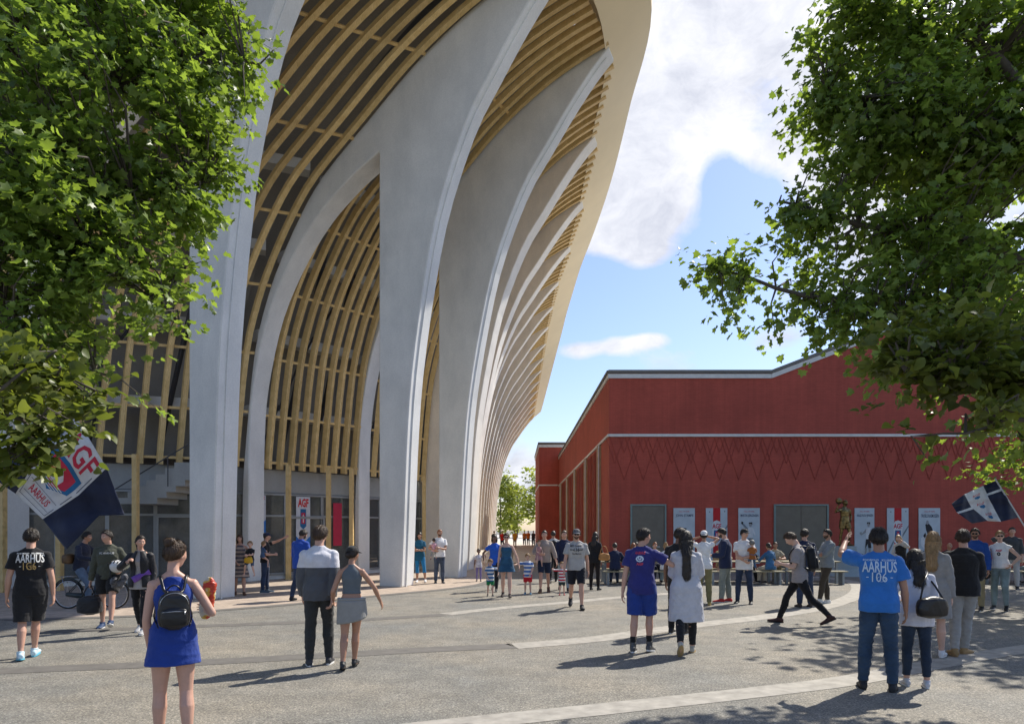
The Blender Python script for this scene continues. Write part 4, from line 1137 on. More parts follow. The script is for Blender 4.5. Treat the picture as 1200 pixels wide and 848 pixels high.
        mb.add([s.hc+s.Mh@v for v in vs], fs)
        def P(x, y, z): return s.hc+s.Mh@(Vector((x, y, z))*k)
        dn = Vector((0, 0, -1))
        if style == 'long':
            Ln = (cut or .35)
            b0 = P(0, -.045, -.02)
            rings = []; wl = .84 if Ln > .45 else 1.0
            for u in np.linspace(0, 1, 12):
                zz = Ln*u; back = -.035-(.075 if s.sex == 'f' else .09)*max(0, min(1, (zz-.06)/.12)); c = b0+dn*(zz*s.k)+s.Mc@Vector((0, (back-getattr(s, 'hairout', 0)*min(1, zz/.2))*s.k, 0)); w = (.086-.022*u+.006*math.sin(u*9))*k*(wl if u > .25 else 1); d = (.055-.026*min(1, u*2.5))*k
                if u == 1: w *= .55; d *= .5
                rings.append(ringpts(s.Mc, c, w, d, 26, 2.1))
            mb.loft(rings)
            for x in (-1, 1):
                mb.tube([P(x*.062, .0, .05), P(x*.080, .012, -.05), P(x*.082, -.005, -.13)], [.024*k, .024*k, .012*k], 8)
        if style == 'bun':
            mb.ellipsoid(P(0, -.075, .105), (.045*k, .042*k, .042*k), seg=16, rings=12); mb.ellipsoid(P(.025, -.08, .12), (.028*k, .028*k, .024*k)); mb.ellipsoid(P(-.028, -.07, .125), (.022*k, .026*k, .022*k))
        if style == 'lowbun': mb.ellipsoid(P(0, -.115, .0), (.04*k, .035*k, .036*k))
        if style == 'pony':
            a = P(0, -.10, .04); mb.tube([P(0, -.08, .05), a+s.Mh@Vector((0, -.03, .0)), a+s.Mh@Vector((.01, -.055, -.06)), a+s.Mh@Vector((.01, -.05, -.20))], [.025*k, .03*k, .035*k, .010*k], 10)
        sd_ = seed
        def dsp(co):
            out_ = np.empty(len(co))
            lc = (co-np.array(s.hc))/k
            a_ = np.arctan2(lc[:, 0], lc[:, 1])
            return .002*k*np.sin(a_*34+np.sin(lc[:, 2]*22+sd_)*2.2)+.002*k*np.sin(lc[:, 2]*60+a_*9+sd_)
        o = fuse(mb, max(.006, s.vox*.8), 1, dsp, 'hair', m, s.root)
        if s.root.location.y < 20: s.strands(o, m, style, seed)
        return o
    def strands(s, o, m, style, seed):
        """fine tapered locks lying over the hair surface"""
        rng = np.random.default_rng(seed+5); me = o.data; n = len(me.polygons); k = s.hk
        cen = np.empty(n*3); me.polygons.foreach_get('center', cen); cen = cen.reshape(-1, 3); nor = np.empty(n*3); me.polygons.foreach_get('normal', nor); nor = nor.reshape(-1, 3)
        hc = np.array(s.hc); rel = (cen-hc)@np.array(s.Mh)           # into head frame
        d = rel/np.linalg.norm(rel, axis=1)[:, None]
        keepf = np.ones(n, bool)
        # only where the surface is really outside the skull
        for i in range(0, n): 
            if s.headr(d[i])*1.01 > np.linalg.norm(rel[i]) : keepf[i] = False
        idx = np.nonzero(keepf)[0]
        if len(idx) == 0: return
        pick = rng.choice(idx, 2600 if s.root.location.y < 12 else 1200); V = []; Fc = []
        crown = hc+np.array(s.Mh@Vector((.015, -.05, .11)))*k
        for q in pick:
            p = cen[q]; nn = nor[q]
            if style in ('long', 'pony'): fl = np.array([0, 0, -1.])+(p-crown)*2.0*(p[2] > hc[2])
            elif style in ('bun', 'lowbun'): b_ = hc+np.array(s.Mh@Vector((0, -.08, .10 if style == 'bun' else .0)))*k; fl = b_-p
            else: fl = (p-crown); fl[2] -= .04
            fl = fl+rng.normal(size=3)*.25*np.linalg.norm(fl); fl = fl-nn*(fl@nn); L_ = np.linalg.norm(fl)
            if L_ < 1e-6: continue
            fl /= L_; sd_ = np.cross(fl, nn); L = rng.uniform(.018, .040)*k*(1.8 if style == 'long' else 1); w = rng.uniform(.0010, .0024)*k; l0 = rng.uniform(.0, .003)*k; lift = rng.uniform(.001, .0045)*k*(1 if style == 'short' or style == 'quiff' else .6)
            a = p+nn*l0; b2 = a+fl*L*.55+nn*lift; c2 = a+fl*L+nn*lift*.4; o_ = len(V)
            V += [a-sd_*w, a+sd_*w, b2-sd_*w*.9, b2+sd_*w*.9, c2]; Fc += [(o_, o_+1, o_+3, o_+2), (o_+2, o_+3, o_+4)]
        # merge into the same hair mesh
        bm = bmesh.new(); bm.from_mesh(me); vs = [bm.verts.new(v) for v in V]
        for f in Fc:
            ff = bm.faces.new([vs[i] for i in f]); ff.smooth = True
        bm.to_mesh(me); bm.free()
    def face(s, brow=None, lips=None, eyes=True, glasses=False, beard=None):
        k = s.hk
        def P(x, y, z): return s.hc+s.Mh@(Vector((x, y, z))*k)
        if eyes:
            for x in (-1, 1):
                mb = MB(); mb.ellipsoid(P(x*.030, .0835, .003), (.0125*k, .009*k, .0075*k), s.Mh); e = mb.build('eye', EYEW, s.root, smooth=True)
                mb = MB(); mb.ellipsoid(P(x*.030, .0895, .003), (.0055*k, .004*k, .0055*k), s.Mh, 10, 8); mb.build('iris', EYEI, e, smooth=True)
                mb = MB(); mb.tube([P(x*.014, .096, .021), P(x*.032, .0935, .026), P(x*.048, .083, .020)], [.0028*k, .0035*k, .002*k], 6); mb.build('eyebrow', brow or HAIRD, s.root, smooth=True)
        mb = MB(); mb.ellipsoid(P(0, .0895, -.060), (.021*k, .0065*k, .0062*k), s.Mh); mb.build('lips', lips or LIP, s.root, smooth=True)
        if glasses:
            mb = MB()
            for x in (-1, 1): mb.ellipsoid(P(x*.030, .101, .003), (.025*k, .006*k, .019*k), s.Mh@rz(-x*10))
            mb.tube([P(-.05, .098, .012), P(0, .108, .012), P(.05, .098, .012)], .003*k, 6)
            for x in (-1, 1): mb.tube([P(x*.053, .095, .01), P(x*.077, .02, .008), P(x*.078, -.01, .0)], .0028*k, 6)
            mb.build('sunglasses', BLACKG, s.root, smooth=True)
        if beard:
            mb = MB(); L1 = []
            for i in range(10):
                row = []
                for j in range(25):
                    v = abs(j-12)/12; a = math.pi/2+(j-12)/12*math.pi*.44; z0 = -.50+.33*v**1.5; zz = z0+(-.93-z0)*i/9; c = math.sqrt(max(0, 1-zz*zz))
                    d = (c*math.cos(a), c*math.sin(a), zz); r = s.headr(d)+.0035*k*(1+.5*noise.noise(Vector(d)*14)); row.append(s.hc+s.Mh@(Vector(d)*r))
                L1.append(row)
            mb.grid(L1); mb.tube([P(-.026, .086, -.060), P(-.018, .0955, -.046), P(0, .099, -.043), P(.018, .0955, -.046), P(.026, .086, -.060)], [.003*k, .004*k, .004*k, .004*k, .003*k], 6)
            o = mb.build('beard', BEARDM, s.root, smooth=True)
    def cap(s, m, back=False, brim=True):
        k = s.hk; mb = MB()
        def P(x, y, z): return s.hc+s.Mh@(Vector((x, y, z))*k)
        rings = []
        for u in np.linspace(0, 1, 9):
            z = .042+.092*math.sin(u*math.pi/2); r = math.cos(u*math.pi/2); r = max(.02, r)**.75
            rings.append([P(.086*r*math.sin(a), (.108*r)*math.cos(a)-.004, z+.012*math.cos(a)*(1-u)*-1) for a in np.linspace(0, 2*math.pi, 28, endpoint=False)])
        mb.loft(rings); c = mb.build('cap', m, s.root, smooth=True)
        if brim:
            mb = MB(); L1 = []; L2 = []
            y_ = -1 if back else 1
            for j in range(13):
                a = R(-62+124*j/12); L1.append(P(.084*math.sin(a), y_*.100*math.cos(a), .040)); L2.append(P(.080*math.sin(a), y_*(.100+.075*math.cos(a*1.35)) if True else 0, .030-.010*math.cos(a)))
            top = [[v+s.Mh@Vector((0, 0, .004*k)) for v in L1], [v+s.Mh@Vector((0, 0, .004*k)) for v in L2]]
            mb.grid(top); o = mb.build('brim', m, c, smooth=True); sm = o.modifiers.new('s', 'SOLIDIFY'); sm.thickness = .005*k
    def label(s, label, group=None):
        tag(s.root, label, 'person', group); return s
    def print_on(s, target, lines, mt, z, back=True, off=.004, name='shirt_print', polys=None):
        """lettering laid on the cloth: lines = (text, size, dx, dz, bold)"""
        me = target.data; bvh = BVHTree.FromPolygons([v.co for v in me.vertices], [p.vertices for p in me.polygons])
        c, M = s.spine(z); sg = -1 if back else 1; mb = MB(); k = s.k
        def put(vs, fs, dx, dz):
            out_ = []
            for v in vs:
                q = c+M@Vector((-sg*(v.x+dx), 0, v.y+dz)); dirv = M@Vector((0, -sg, 0)); o_ = q-dirv*.5
                h = bvh.ray_cast(o_, dirv)
                out_.append((h[0] if h[0] else q)-dirv*off)
            mb.add(out_, fs)
        for ln in lines:
            tx, size, dx, dz, bold = ln[:5]; vs, fs = text_mesh(tx, size*k, bold=bold*k)
            if len(ln) > 5:
                x0 = min(v.x for v in vs); x1 = max(v.x for v in vs); f_ = ln[5]*k/(x1-x0); vs = [Vector(((v.x-(x0+x1)/2)*f_, v.y, 0)) for v in vs]
            vs, fs = densify(vs, fs, .03); put(vs, fs, dx*k, dz*k)
        for vs, fs, dx, dz in (polys or []): put([Vector((v[0]*k, v[1]*k, 0)) for v in vs], fs, dx*k, dz*k)
        return mb.build(name, mt, target, fix=False)
def densify(vs, fs, L):
    bm = bmesh.new(); V = [bm.verts.new(v) for v in vs]
    for f in fs:
        try: bm.faces.new([V[i] for i in f])
        except ValueError: pass
    bmesh.ops.triangulate(bm, faces=bm.faces)
    for _ in range(3):
        e = [e for e in bm.edges if e.calc_length() > L]
        if not e: break
        bmesh.ops.subdivide_edges(bm, edges=e, cuts=1); bmesh.ops.triangulate(bm, faces=bm.faces)
    bm.verts.index_update(); o = ([v.co.copy() for v in bm.verts], [tuple(v.index for v in f.verts) for f in bm.faces]); bm.free(); return o
def cloth(name, c, rough=.85, var=.10, bmp=.6, stripes=None, split=None, denim=False):
    if name in MATS: return MATS[name]
    m, nt, b = new_mat(name); v = coords(nt); n = noise_tex(nt, v, 9, 5, .6)
    if stripes or split:
        sx = N(nt, 'ShaderNodeSeparateXYZ'); nt.links.new(v, sx.inputs[0])
        if stripes:
            c2, per, ph = stripes; a = N(nt, 'ShaderNodeMath', operation='MULTIPLY_ADD'); nt.links.new(sx.outputs[2], a.inputs[0]); a.inputs[1].default_value = 1/per; a.inputs[2].default_value = ph
            fr = N(nt, 'ShaderNodeMath', operation='FRACT'); nt.links.new(a.outputs[0], fr.inputs[0]); st = N(nt, 'ShaderNodeMath', operation='GREATER_THAN'); nt.links.new(fr.outputs[0], st.inputs[0]); st.inputs[1].default_value = .5
        else:
            c2, z0 = split; st = N(nt, 'ShaderNodeMath', operation='GREATER_THAN'); nt.links.new(sx.outputs[2], st.inputs[0]); st.inputs[1].default_value = z0
        colr = mixc(nt, st.outputs[0], c, c2)
    else:
        colr = mixc(nt, 0.0, c, c)
    r = ramp(nt, n.outputs['Fac'], [(.3, 1-var), (.7, 1+var)])
    q = mixc(nt, 1, colr, r.outputs['Color'], 'MULTIPLY')
    if denim:
        n3 = noise_tex(nt, v, 3, 3, .5); r3 = ramp(nt, n3.outputs['Fac'], [(.4, .85), (.65, 1.35)]); q = mixc(nt, 1, q, r3.outputs['Color'], 'MULTIPLY')
    nt.links.new(q, b.inputs['Base Color']); b.inputs['Roughness'].default_value = rough; b.inputs['Specular IOR Level'].default_value = .2
    b.inputs['Sheen Weight'].default_value = .15
    n2 = noise_tex(nt, coords(nt, (1, 1, .7)), 14, 4, .6); bump(nt, b, n2.outputs['Fac'], bmp, .02)
    MATS[name] = m; return m
def skinm(name, c):
    if name in MATS: return MATS[name]
    m, nt, b = new_mat(name); v = coords(nt); n = noise_tex(nt, v, 7, 4, .6)
    r = ramp(nt, n.outputs['Fac'], [(.3, tuple(x*.88 for x in c)), (.7, (c[0]*1.08, c[1]*1.02, c[2]))])
    nt.links.new(r.outputs['Color'], b.inputs['Base Color']); b.inputs['Roughness'].default_value = .5
    b.inputs['Subsurface Weight'].default_value = .0
    MATS[name] = m; return m
def hairm(name, c):
    if name in MATS: return MATS[name]
    m, nt, b = new_mat(name); v = coords(nt, (14, 14, 2)); n = noise_tex(nt, v, 6, 4, .7)
    r = ramp(nt, n.outputs['Fac'], [(.3, tuple(x*.6 for x in c)), (.7, tuple(x*1.35 for x in c))])
    nt.links.new(r.outputs['Color'], b.inputs['Base Color']); b.inputs['Roughness'].default_value = .5
    bump(nt, b, n.outputs['Fac'], .5, .01); MATS[name] = m; return m
SK1 = skinm('fair_skin', (.56, .33, .24)); SK2 = skinm('tanned_skin', (.42, .23, .15)); SK3 = skinm('brown_skin', (.20, .105, .065)); SK4 = skinm('pink_fair_skin', (.62, .40, .31))
HAIRD = hairm('dark_hair', (.030, .021, .015)); HAIRB = hairm('brown_hair', (.075, .042, .022)); HAIRL = hairm('blonde_hair', (.34, .21, .095)); HAIRR = hairm('auburn_hair', (.22, .075, .025)); HAIRG = hairm('grey_hair', (.25, .24, .22))
BEARDM = mat('short_beard', (.085, .052, .036), .8, .4, 60); EYEW = mat('eye_white', (.7, .68, .65), .3, .02); EYEI = mat('iris_dark', (.03, .02, .015), .2, .02); LIP = mat('lip_skin', (.42, .18, .15), .5, .05); BLACKG = mat('black_gloss', (.008, .008, .009), .15, .05)
WHITE = cloth('white_cotton', (.75, .75, .75)); GREYM = cloth('grey_melange', (.42, .42, .42)); BLACK = cloth('black_cotton', (.018, .018, .02)); NAVY = cloth('navy_cotton', (.018, .025, .06)); BLUEW = cloth('blue_jersey', (.025, .04, .28)); SHOEW = mat('white_sneaker', (.72, .72, .72), .6, .08); SHOEB = mat('black_sneaker', (.02, .02, .022), .6, .1)
SOLEW = mat('white_rubber_sole', (.7, .7, .68), .6, .06); SOLEB = mat('black_rubber_sole', (.02, .02, .02), .7, .06); SOLET = mat('tan_rubber_sole', (.35, .22, .11), .7, .06)
DENIM = cloth('dark_denim', (.030, .045, .085), denim=True); DENIM2 = cloth('blue_denim', (.06, .11, .20), denim=True); DENIML = cloth('light_denim', (.26, .33, .36), denim=True)
def mk(px, fy, H, yaw, label, sex='m', skin=SK1, hair=(None, 'short', .35), top=None, bottom=None, shoes=(SHOEB, SOLEW), pose=None, group=None, face=False, fat=1.0, child=False,
       over=None, cap=None, base=None, z=0, Yoff=0, loc=None, seed=None, glasses=False, beard=None, vox=None, socks=None, high=0):
    g = loc if loc is not None else gnd(px, fy)
    Y = g[1]
    if base is None or z == 0 and child: yaw = yaw-math.degrees(math.atan2(g[0], g[1]))
    v = vox or (.0068 if Y < 12 else .010 if Y < 19 else .013 if Y < 32 else .03)
    if child: v *= .75
    sd = seed if seed is not None else int(abs(px*7+fy*3))
    p = Person((g[0], g[1], z), yaw, H, sex, v, pose, fat, child, sd, base)
    p.label(label, group); p.body(skin)
    if top:
        t = dict(top); m = t.pop('m'); k = t.pop('kind', 'shirt')
        if k == 'dress': p.dress = p.skirt(m, **t)
        else: p.shirto = p.shirt(m, **t)
    if bottom:
        t = dict(bottom); m = t.pop('m'); k = t.pop('kind', 'legs')
        if k == 'skirt': p.skirt(m, **t)
        else: p.legs(m, **t)
    if over:
        t = dict(over); m = t.pop('m'); p.overo = p.shirt(m, **t)
    if shoes: p.shoes(shoes[0], shoes[1], high=high, socks=socks[0] if socks else None, sockh=socks[1] if socks else .2)
    if top and hair and hair[1] == 'long': p.hairout = max(0, top.get('loose', .02)-.012)+(.02 if hair[2] > .45 else 0)
    if hair and hair[0]: p.hair(hair[0], hair[1], hair[2], seed=sd % 17)
    if cap: p.cap(**cap)
    if face: p.face(glasses=glasses, beard=beard, brow=hair[0] if hair and hair[0] else HAIRD)
    return p
TR = dict(name='trousers'); ST = (24, 3, 8)
def W(fwd, back): return fwd, back
walkL = dict(L=(22, 2, 6, 10), R=(-16, 2, 22, -28), LA=(-18, 8, 12, 20), RA=(20, 8, 22, 20))
walkR = dict(R=(22, 2, 6, 10), L=(-16, 2, 22, -28), RA=(-18, 8, 12, 20), LA=(20, 8, 22, 20))
PRINTW = mat('white_print', (.72, .72, .70), .7, .05); PRINTG = mat('gold_print', (.50, .33, .12), .6, .05); PRINTP = mat('pale_blue_print', (.55, .66, .78), .7, .05); PRINTR = mat('red_print', (.55, .06, .10), .7, .05); PRINTK = mat('black_print', (.02, .02, .02), .7, .05)
PRINTMB = mat('mid_blue_print', (.18, .30, .50), .7, .05)
# 1 black AARHUS tee
p1 = mk(36, 771, 1.86, -6, 'man in black AARHUS T-shirt and black shorts with pale blue sneakers, seen from behind', hair=(HAIRD, 'short', .3), skin=SK1,
        top=dict(m=BLACK, sleeve=.60, hem=-.07, loose=.020, name='shirt'), bottom=dict(m=cloth('black_shorts', (.022, .022, .024)), length=.98, loose=.035, flare=.4, name='shorts'),
        shoes=(mat('pale_blue_sneaker', (.55, .72, .80), .5, .05), mat('cyan_sole', (.12, .45, .60), .5, .05)), pose=dict(L=(-4, 1, 14, -8), R=(16, -5, 12, 6), LA=(0, 13, 14, 30), RA=(-4, 12, 16, 30), hy=-4, curl=(.5, .6)))
p1.print_on(p1.shirto, [('AARHUS', .155, 0, .0, .003, .33), ('FODBOLD   KLUBBEN', .026, 0, .075, .001, .30), ('-          -', .05, 0, -.10, .002, .24)], PRINTW, .44, True)
p1.print_on(p1.shirto, [('1G6', .15, 0, -.105, .0005, .15), ('o', .15, .015, -.105, -.004, .09)], PRINTG, .44, True, .006, 'shirt_monogram')
# 2 blue dress
p2 = mk(203, 0, 1.76, 2, 'woman in sleeveless royal blue dress with hair in a bun, nearest the camera', 'f', SK1, (HAIRB, 'bun', 0), loc=Vector(((203-CX)*5.75/F, 5.75, 0)),
        top=dict(m=cloth('royal_blue_linen', (.020, .050, .25), bmp=.5), kind='dress', name='dress', z0=.14, z1=-.20, flare=.16, loose=.022, top=.545, fold=.011), shoes=(SHOEW, SOLEW),
        pose=dict(L=(6, 2, 4), R=(-4, 2, 8), LA=(2, 9, 22, 40), RA=('ik', (.27, .20, 1.14), (.6, -.5, -1)), hy=-46, hp=-4, curl=(.5, .8)))
# 3 olive hoodie
p3 = mk(127, 735, 1.84, 168, 'man in olive sweatshirt and black shorts striding with a white helmet under one arm', skin=SK1, hair=(HAIRD, 'short', .4), face=True,
        top=dict(m=cloth('olive_sweat', (.075, .080, .060)), sleeve=2, hem=-.04, loose=.020, name='sweatshirt', neck=.60), bottom=dict(m=BLACK, length=.72, loose=.030, flare=.3, name='shorts'), shoes=(mat('navy_sneaker', (.03, .06, .14), .6, .1), SOLEW),
        pose=dict(L=(26, 2, 8, 20), R=(-2, 2, 4, 0), RA=(-2, 12, 8, 20), LA=('ik', (-.25, .10, 1.10), (-.45, -1, -.3)), hy=-38, curl=(.5, .9)))
p3.print_on(p3.shirto, [('FC AARHUS', .045, 0, .02, .001)], PRINTW, .42, False)
# 5 ponytail woman
p5 = mk(165, 742, 1.75, 160, 'woman with dark ponytail in grey top, open black jacket and black leggings', 'f', SK1, (HAIRD, 'pony', 0), face=True,
        top=dict(m=cloth('pale_grey_top', (.36, .34, .34)), sleeve=0, hem=-.12, loose=.016, name='shirt'), over=None, bottom=dict(m=cloth('black_leggings', (.015, .015, .017)), length=1.92, loose=.000, name='leggings'), shoes=(mat('grey_sneaker', (.42, .42, .42), .6, .15), SOLEW),
        pose=dict(L=(14, 1, 4, 0), R=(-10, 2, 16, -18), LA=(-6, 10, 30, 20), RA=('ik', (.16, .20, 1.28), (.9, -.3, -.8)), hy=34, curl=(.6, .8)))
def open_jacket(p, m, sleeve=2, hem=-.06, name='jacket', gap=.055, loose=.030, coll=True):
    """jacket worn open: body of revolution with a slot at the front"""
    k = p.k; t = TORSO[p.sex]; rows = []
    for z in list(np.linspace(hem, .5, 12))+[.54, .575]:
        zz = max(z, .0); w = interp([(a[0], a[1]) for a in t], zz); d = interp([(a[0], a[2]) for a in t], zz); c, M = p.spine(z); e = loose if z < .5 else .016
        if z < 0: w = max(w, t[2][1]); d = max(d, t[2][2])
        row = []
        g0 = gap/.15*.5+max(0, (.3-z))*.35
        for a in np.linspace(math.pi/2+g0, math.pi*2.5-g0, 34):
            ct, st = math.cos(a), math.sin(a); x = (w+e)*k*math.copysign(abs(ct)**.87, ct); y = (d+e)*k*math.copysign(abs(st)**.87, st); row.append(c+M@Vector((x, y, 0)))
        rows.append(row)
    fn = folds(p.seed+5, .010*k, 7); off = fn(np.array([[tuple(v) for v in r] for r in rows]).reshape(-1, 3)).reshape(len(rows), -1)
    for i, r in enumerate(rows):
        c, M = p.spine(0); 
        for j, v in enumerate(r): dv = Vector((v.x-c.x, v.y-c.y, 0)); r[j] = v+dv.normalized()*(off[i][j]+.004)
    mb = MB(); mb.grid(rows); o = mb.build(name, m, p.root, smooth=True); s = o.modifiers.new('s', 'SOLIDIFY'); s.thickness = .008; s.offset = 1
    mb = MB(); b = .9 if p.sex == 'f' else 1
    for sd, x in (('L', -1), ('R', 1)):
        S, E, Wp = p.arm[sd]; c, M = p.spine(.47); f = min(1, sleeve-1); W2 = E.lerp(Wp, f); q = loose*.75
        mb.ellipsoid(S, ((.064+q)*k*b,)*3, seg=12, rings=8)
        mb.tube([c+M@Vector((x*.12*k, 0, 0)), S, S.lerp(E, .5), E.lerp(S, .06), E.lerp(W2, .1), E.lerp(W2, .5), W2], [(v+q)*k*b for v in (.06, .062, .054, .048, .047, .044, .034 if f > .9 else .04)], 16)
    fuse(mb, max(.008, p.vox), 2, folds(p.seed+2, .008*k), 'sleeves', m, o)
    return o
open_jacket(p5, cloth('black_nylon', (.02, .02, .024), .5), 2, -.08)
# 6..8 family by first column
p6 = mk(311, 694, 1.76, -100, 'man in dark cap and jeans holding a toddler while pointing towards the shop', skin=SK1, hair=(HAIRD, 'short', .3), cap=dict(m=NAVY), face=True,
        top=dict(m=BLACK, sleeve=.6, loose=.02), bottom=dict(m=DENIM, **TR), shoes=(mat('teal_sneaker', (.05, .09, .13), .6, .1), SOLEW),
        pose=dict(L=(3, 4, 2), R=(-3, 4, 2), LA=('ik', (-.10, .55, 1.62), (-1, 0, -.6)), RA=('ik', (.12, .26, 1.12), (.9, -.5, -.6)), curl=(.2, .8), hp=4))
mk(303, 694, .82, -60, 'toddler in denim shirt carried by the pointing man in the cap', 'f', SK4, (HAIRL, 'short', .3), child=True, base=1.06, loc=p6.root.location+Vector((.02, -.26, 0)), top=dict(m=DENIM2, sleeve=2, hem=-.05, loose=.014), bottom=None, shoes=None,
   pose=dict(L=(60, 16, 60), R=(50, 16, 60), LA=(50, 10, 40, 30), RA=(30, 10, 60, 40)))
p7 = mk(281, 697, 1.72, 186, 'woman in patterned summer dress with yellow bag beside the first column', 'f', SK1, (HAIRB, 'long', .28), face=True,
        top=dict(m=cloth('patterned_beige_dress', (.36, .29, .24), stripes=((.10, .09, .10), .11, .2), var=.3), kind='dress', name='dress', z0=.14, z1=-.42, flare=.22, loose=.02, top=.54, fold=.012), shoes=(mat('brown_sandal', (.13, .06, .035), .7, .1), SOLET),
        pose=dict(L=(8, 2, 4), R=(-6, 2, 10), LA=('ik', (-.26, .26, 1.14), (-.9, -.6, -.6)), RA=(10, 8, 50, 30), hy=-20, curl=(.8, .8)))
mk(292, 697, 1.02, 150, 'small boy in black T-shirt carried on the hip of the woman in the patterned dress', 'm', SK4, (HAIRL, 'short', .3), child=True, base=.98, face=True, loc=p7.root.location+Vector((.34, -.10, 0)), top=dict(m=BLACK, sleeve=.7, hem=-.05, loose=.016), bottom=dict(m=DENIM2, length=.8, loose=.02, name='shorts'), shoes=None,
   pose=dict(L=(22, 18, 30), R=(38, 16, 46), LA=(40, 10, 60, 40), RA=(20, 10, 70, 40), hy=20))
# 9 man in blue jacket
p9 = mk(352, 703, 1.87, -40, 'bearded man in bright blue jacket and dark trousers behind the strolling couple', skin=SK2, hair=(HAIRD, 'short', .3), face=True, beard=HAIRD,
        top=dict(m=cloth('bright_blue_jacket', (.02, .07, .36)), sleeve=2, hem=-.13, loose=.034, name='jacket', neck=.60), bottom=dict(m=DENIM, **TR), shoes=(SHOEB, SOLEB), pose=dict(hp=-22, hy=-18, LA=(8, 8, 20, 30), RA=(10, 8, 30, 30), L=(-6, 3, 12), R=(10, 3, 6)))
# 10, 11 couple
HAND = at(389.5, 708, 9.2)
def local(px, fy, yaw, wp, loc=None):
    g = loc or gnd(px, fy); yaw = yaw-math.degrees(math.atan2(g[0], g[1])); return tuple(rz(-yaw)@(wp-Vector((g[0], g[1], 0))))
p10 = mk(374, 779, 1.90, -4, 'young man in sweater white above and dark grey below, hand in hand with a woman', skin=SK1, hair=(HAIRB, 'quiff', .3),
         top=dict(m=cloth('two_tone_sweater', (.085, .09, .10), split=((.62, .62, .66), 1.335)), sleeve=1.95, hem=-.10, loose=.030, name='sweater', neck=.60, fold=.010), bottom=dict(m=cloth('charcoal_chino', (.035, .037, .037)), loose=.012, **TR), shoes=(mat('charcoal_shoe', (.045, .045, .05), .6, .1), SOLEW),
         pose=dict(L=(1, 3, 2), R=(10, 3, 12, 0), LA=(6, 8, 24, 20), RA=('ik', local(374, 779, -4, HAND+Vector((0, 0, .07))), (.9, -1, .2)), hy=-26, curl=(.5, .9)))
p11 = mk(412, 783, 1.62, -8, 'woman in grey crop top and dark cap, grey jacket tied round her waist', 'f', SK2, (HAIRD, 'lowbun', 0), cap=dict(m=cloth('black_cap', (.03, .03, .03)), back=False),
         top=dict(m=cloth('slate_crop_top', (.12, .14, .155), bmp=.2), sleeve=0, hem=.16, loose=.004, name='crop_top', neck=.59, fold=.003), bottom=dict(m=DENIM2, length=.42, loose=.012, name='shorts'), shoes=(mat('black_runner', (.03, .03, .03), .5, .3), SOLEB),
         pose=dict(L=(-6, 1, 16, -16), R=(14, -5, 12, 4), LA=('ik', local(412, 783, -8, HAND+Vector((.012, 0, .06))), (-.2, -1, -.2)), RA=('ik', (.36, .16, .88), (.9, -1, -.1)), hy=-34, curl=(.9, .4)))
# jacket tied round the waist: a slanted cloth from the hips
def tied(p, m):
    k = p.k; mb = MB(); rows = []; t = TORSO['f']
    for i in range(12):
        u = i/11; row = []
        for a in np.linspace(math.pi*.98, math.pi*2.12, 30):
            hemz = .07-.36*u*(1-.35*((a-math.pi)/math.pi)**2) if True else 0
            w = interp([(q[0], q[1]) for q in t], max(hemz, .0))+.036+.05*u; d = interp([(q[0], q[2]) for q in t], max(hemz, 0))+.040+.05*u
            row.append(Vector((w*k*math.cos(a)*(1-.12*u), d*k*math.sin(a)+.05*u*k, p.pz+hemz*k)))
        rows.append(row)
    mb.grid(rows); o = mb.build('tied_jacket', m, p.root, smooth=True); s = o.modifiers.new('s', 'SOLIDIFY'); s.thickness = .012
    mb = MB(); mb.tube([Vector((.19*k*math.cos(a), .135*k*math.sin(a), p.pz+.085*k)) for a in np.linspace(0, 2*math.pi, 28)], .020*k, 8); mb.build('waist_roll', m, o, smooth=True)
tied(p11, cloth('grey_jersey_jacket', (.27, .27, .26), bmp=.5))
# 12, 13
mk(492, 682, 1.76, 176, 'woman in teal T-shirt and blue cropped leggings leaning beside the second column', 'f', SK2, (HAIRD, 'lowbun', 0), face=True, top=dict(m=cloth('teal_shirt', (.015, .10, .18)), sleeve=.55, hem=-.16, loose=.016),
   bottom=dict(m=cloth('azure_leggings', (.02, .19, .42)), length=1.45, loose=.002, name='leggings'), shoes=(SHOEW, SOLEW), pose=dict(L=(14, 10, 6), R=(0, 1, 2), LA=('ik', (.04, .22, 1.14), (-1, -.4, -.6)), RA=('ik', (-.02, .24, 1.12), (1, -.4, -.6)), hp=-12, curl=(.7, .7)))
p13 = mk(515, 683, 1.85, 186, 'man in white T-shirt and faded jeans cradling a baby in pink between two columns', skin=SK2, hair=(HAIRR, 'short', .3), face=True, beard=HAIRR, top=dict(m=WHITE, sleeve=.6, hem=-.06, loose=.02), bottom=dict(m=cloth('washed_denim', (.06, .08, .12), denim=True, var=.4), loose=.016, **TR), shoes=(SHOEB, SOLEW),
         pose=dict(L=(2, 2, 2), R=(-2, 3, 4), LA=('ik', (.02, .26, 1.22), (-1, -.5, -.6)), RA=('ik', (.20, .26, 1.14), (1, -.4, -.6)), hy=10, curl=(.8, .8)))
mk(508, 683, .78, 10, 'baby in pink top carried by the man in the white T-shirt between two columns', 'f', SK4, (HAIRD, 'short', .3), child=True, base=1.12, loc=p13.root.location+Vector((-.16, -.22, 0)), top=dict(m=cloth('pink_knit', (.55, .30, .36)), sleeve=2, hem=-.06, loose=.016), bottom=dict(m=cloth('grey_baby_trousers', (.20, .22, .24)), length=1.6, name='trousers'), shoes=(mat('maroon_bootie', (.20, .03, .04), .8), SOLEB),
   pose=dict(L=(45, 16, 60), R=(45, 16, 60), LA=(50, 10, 50, 30), RA=(50, 10, 50, 30)))
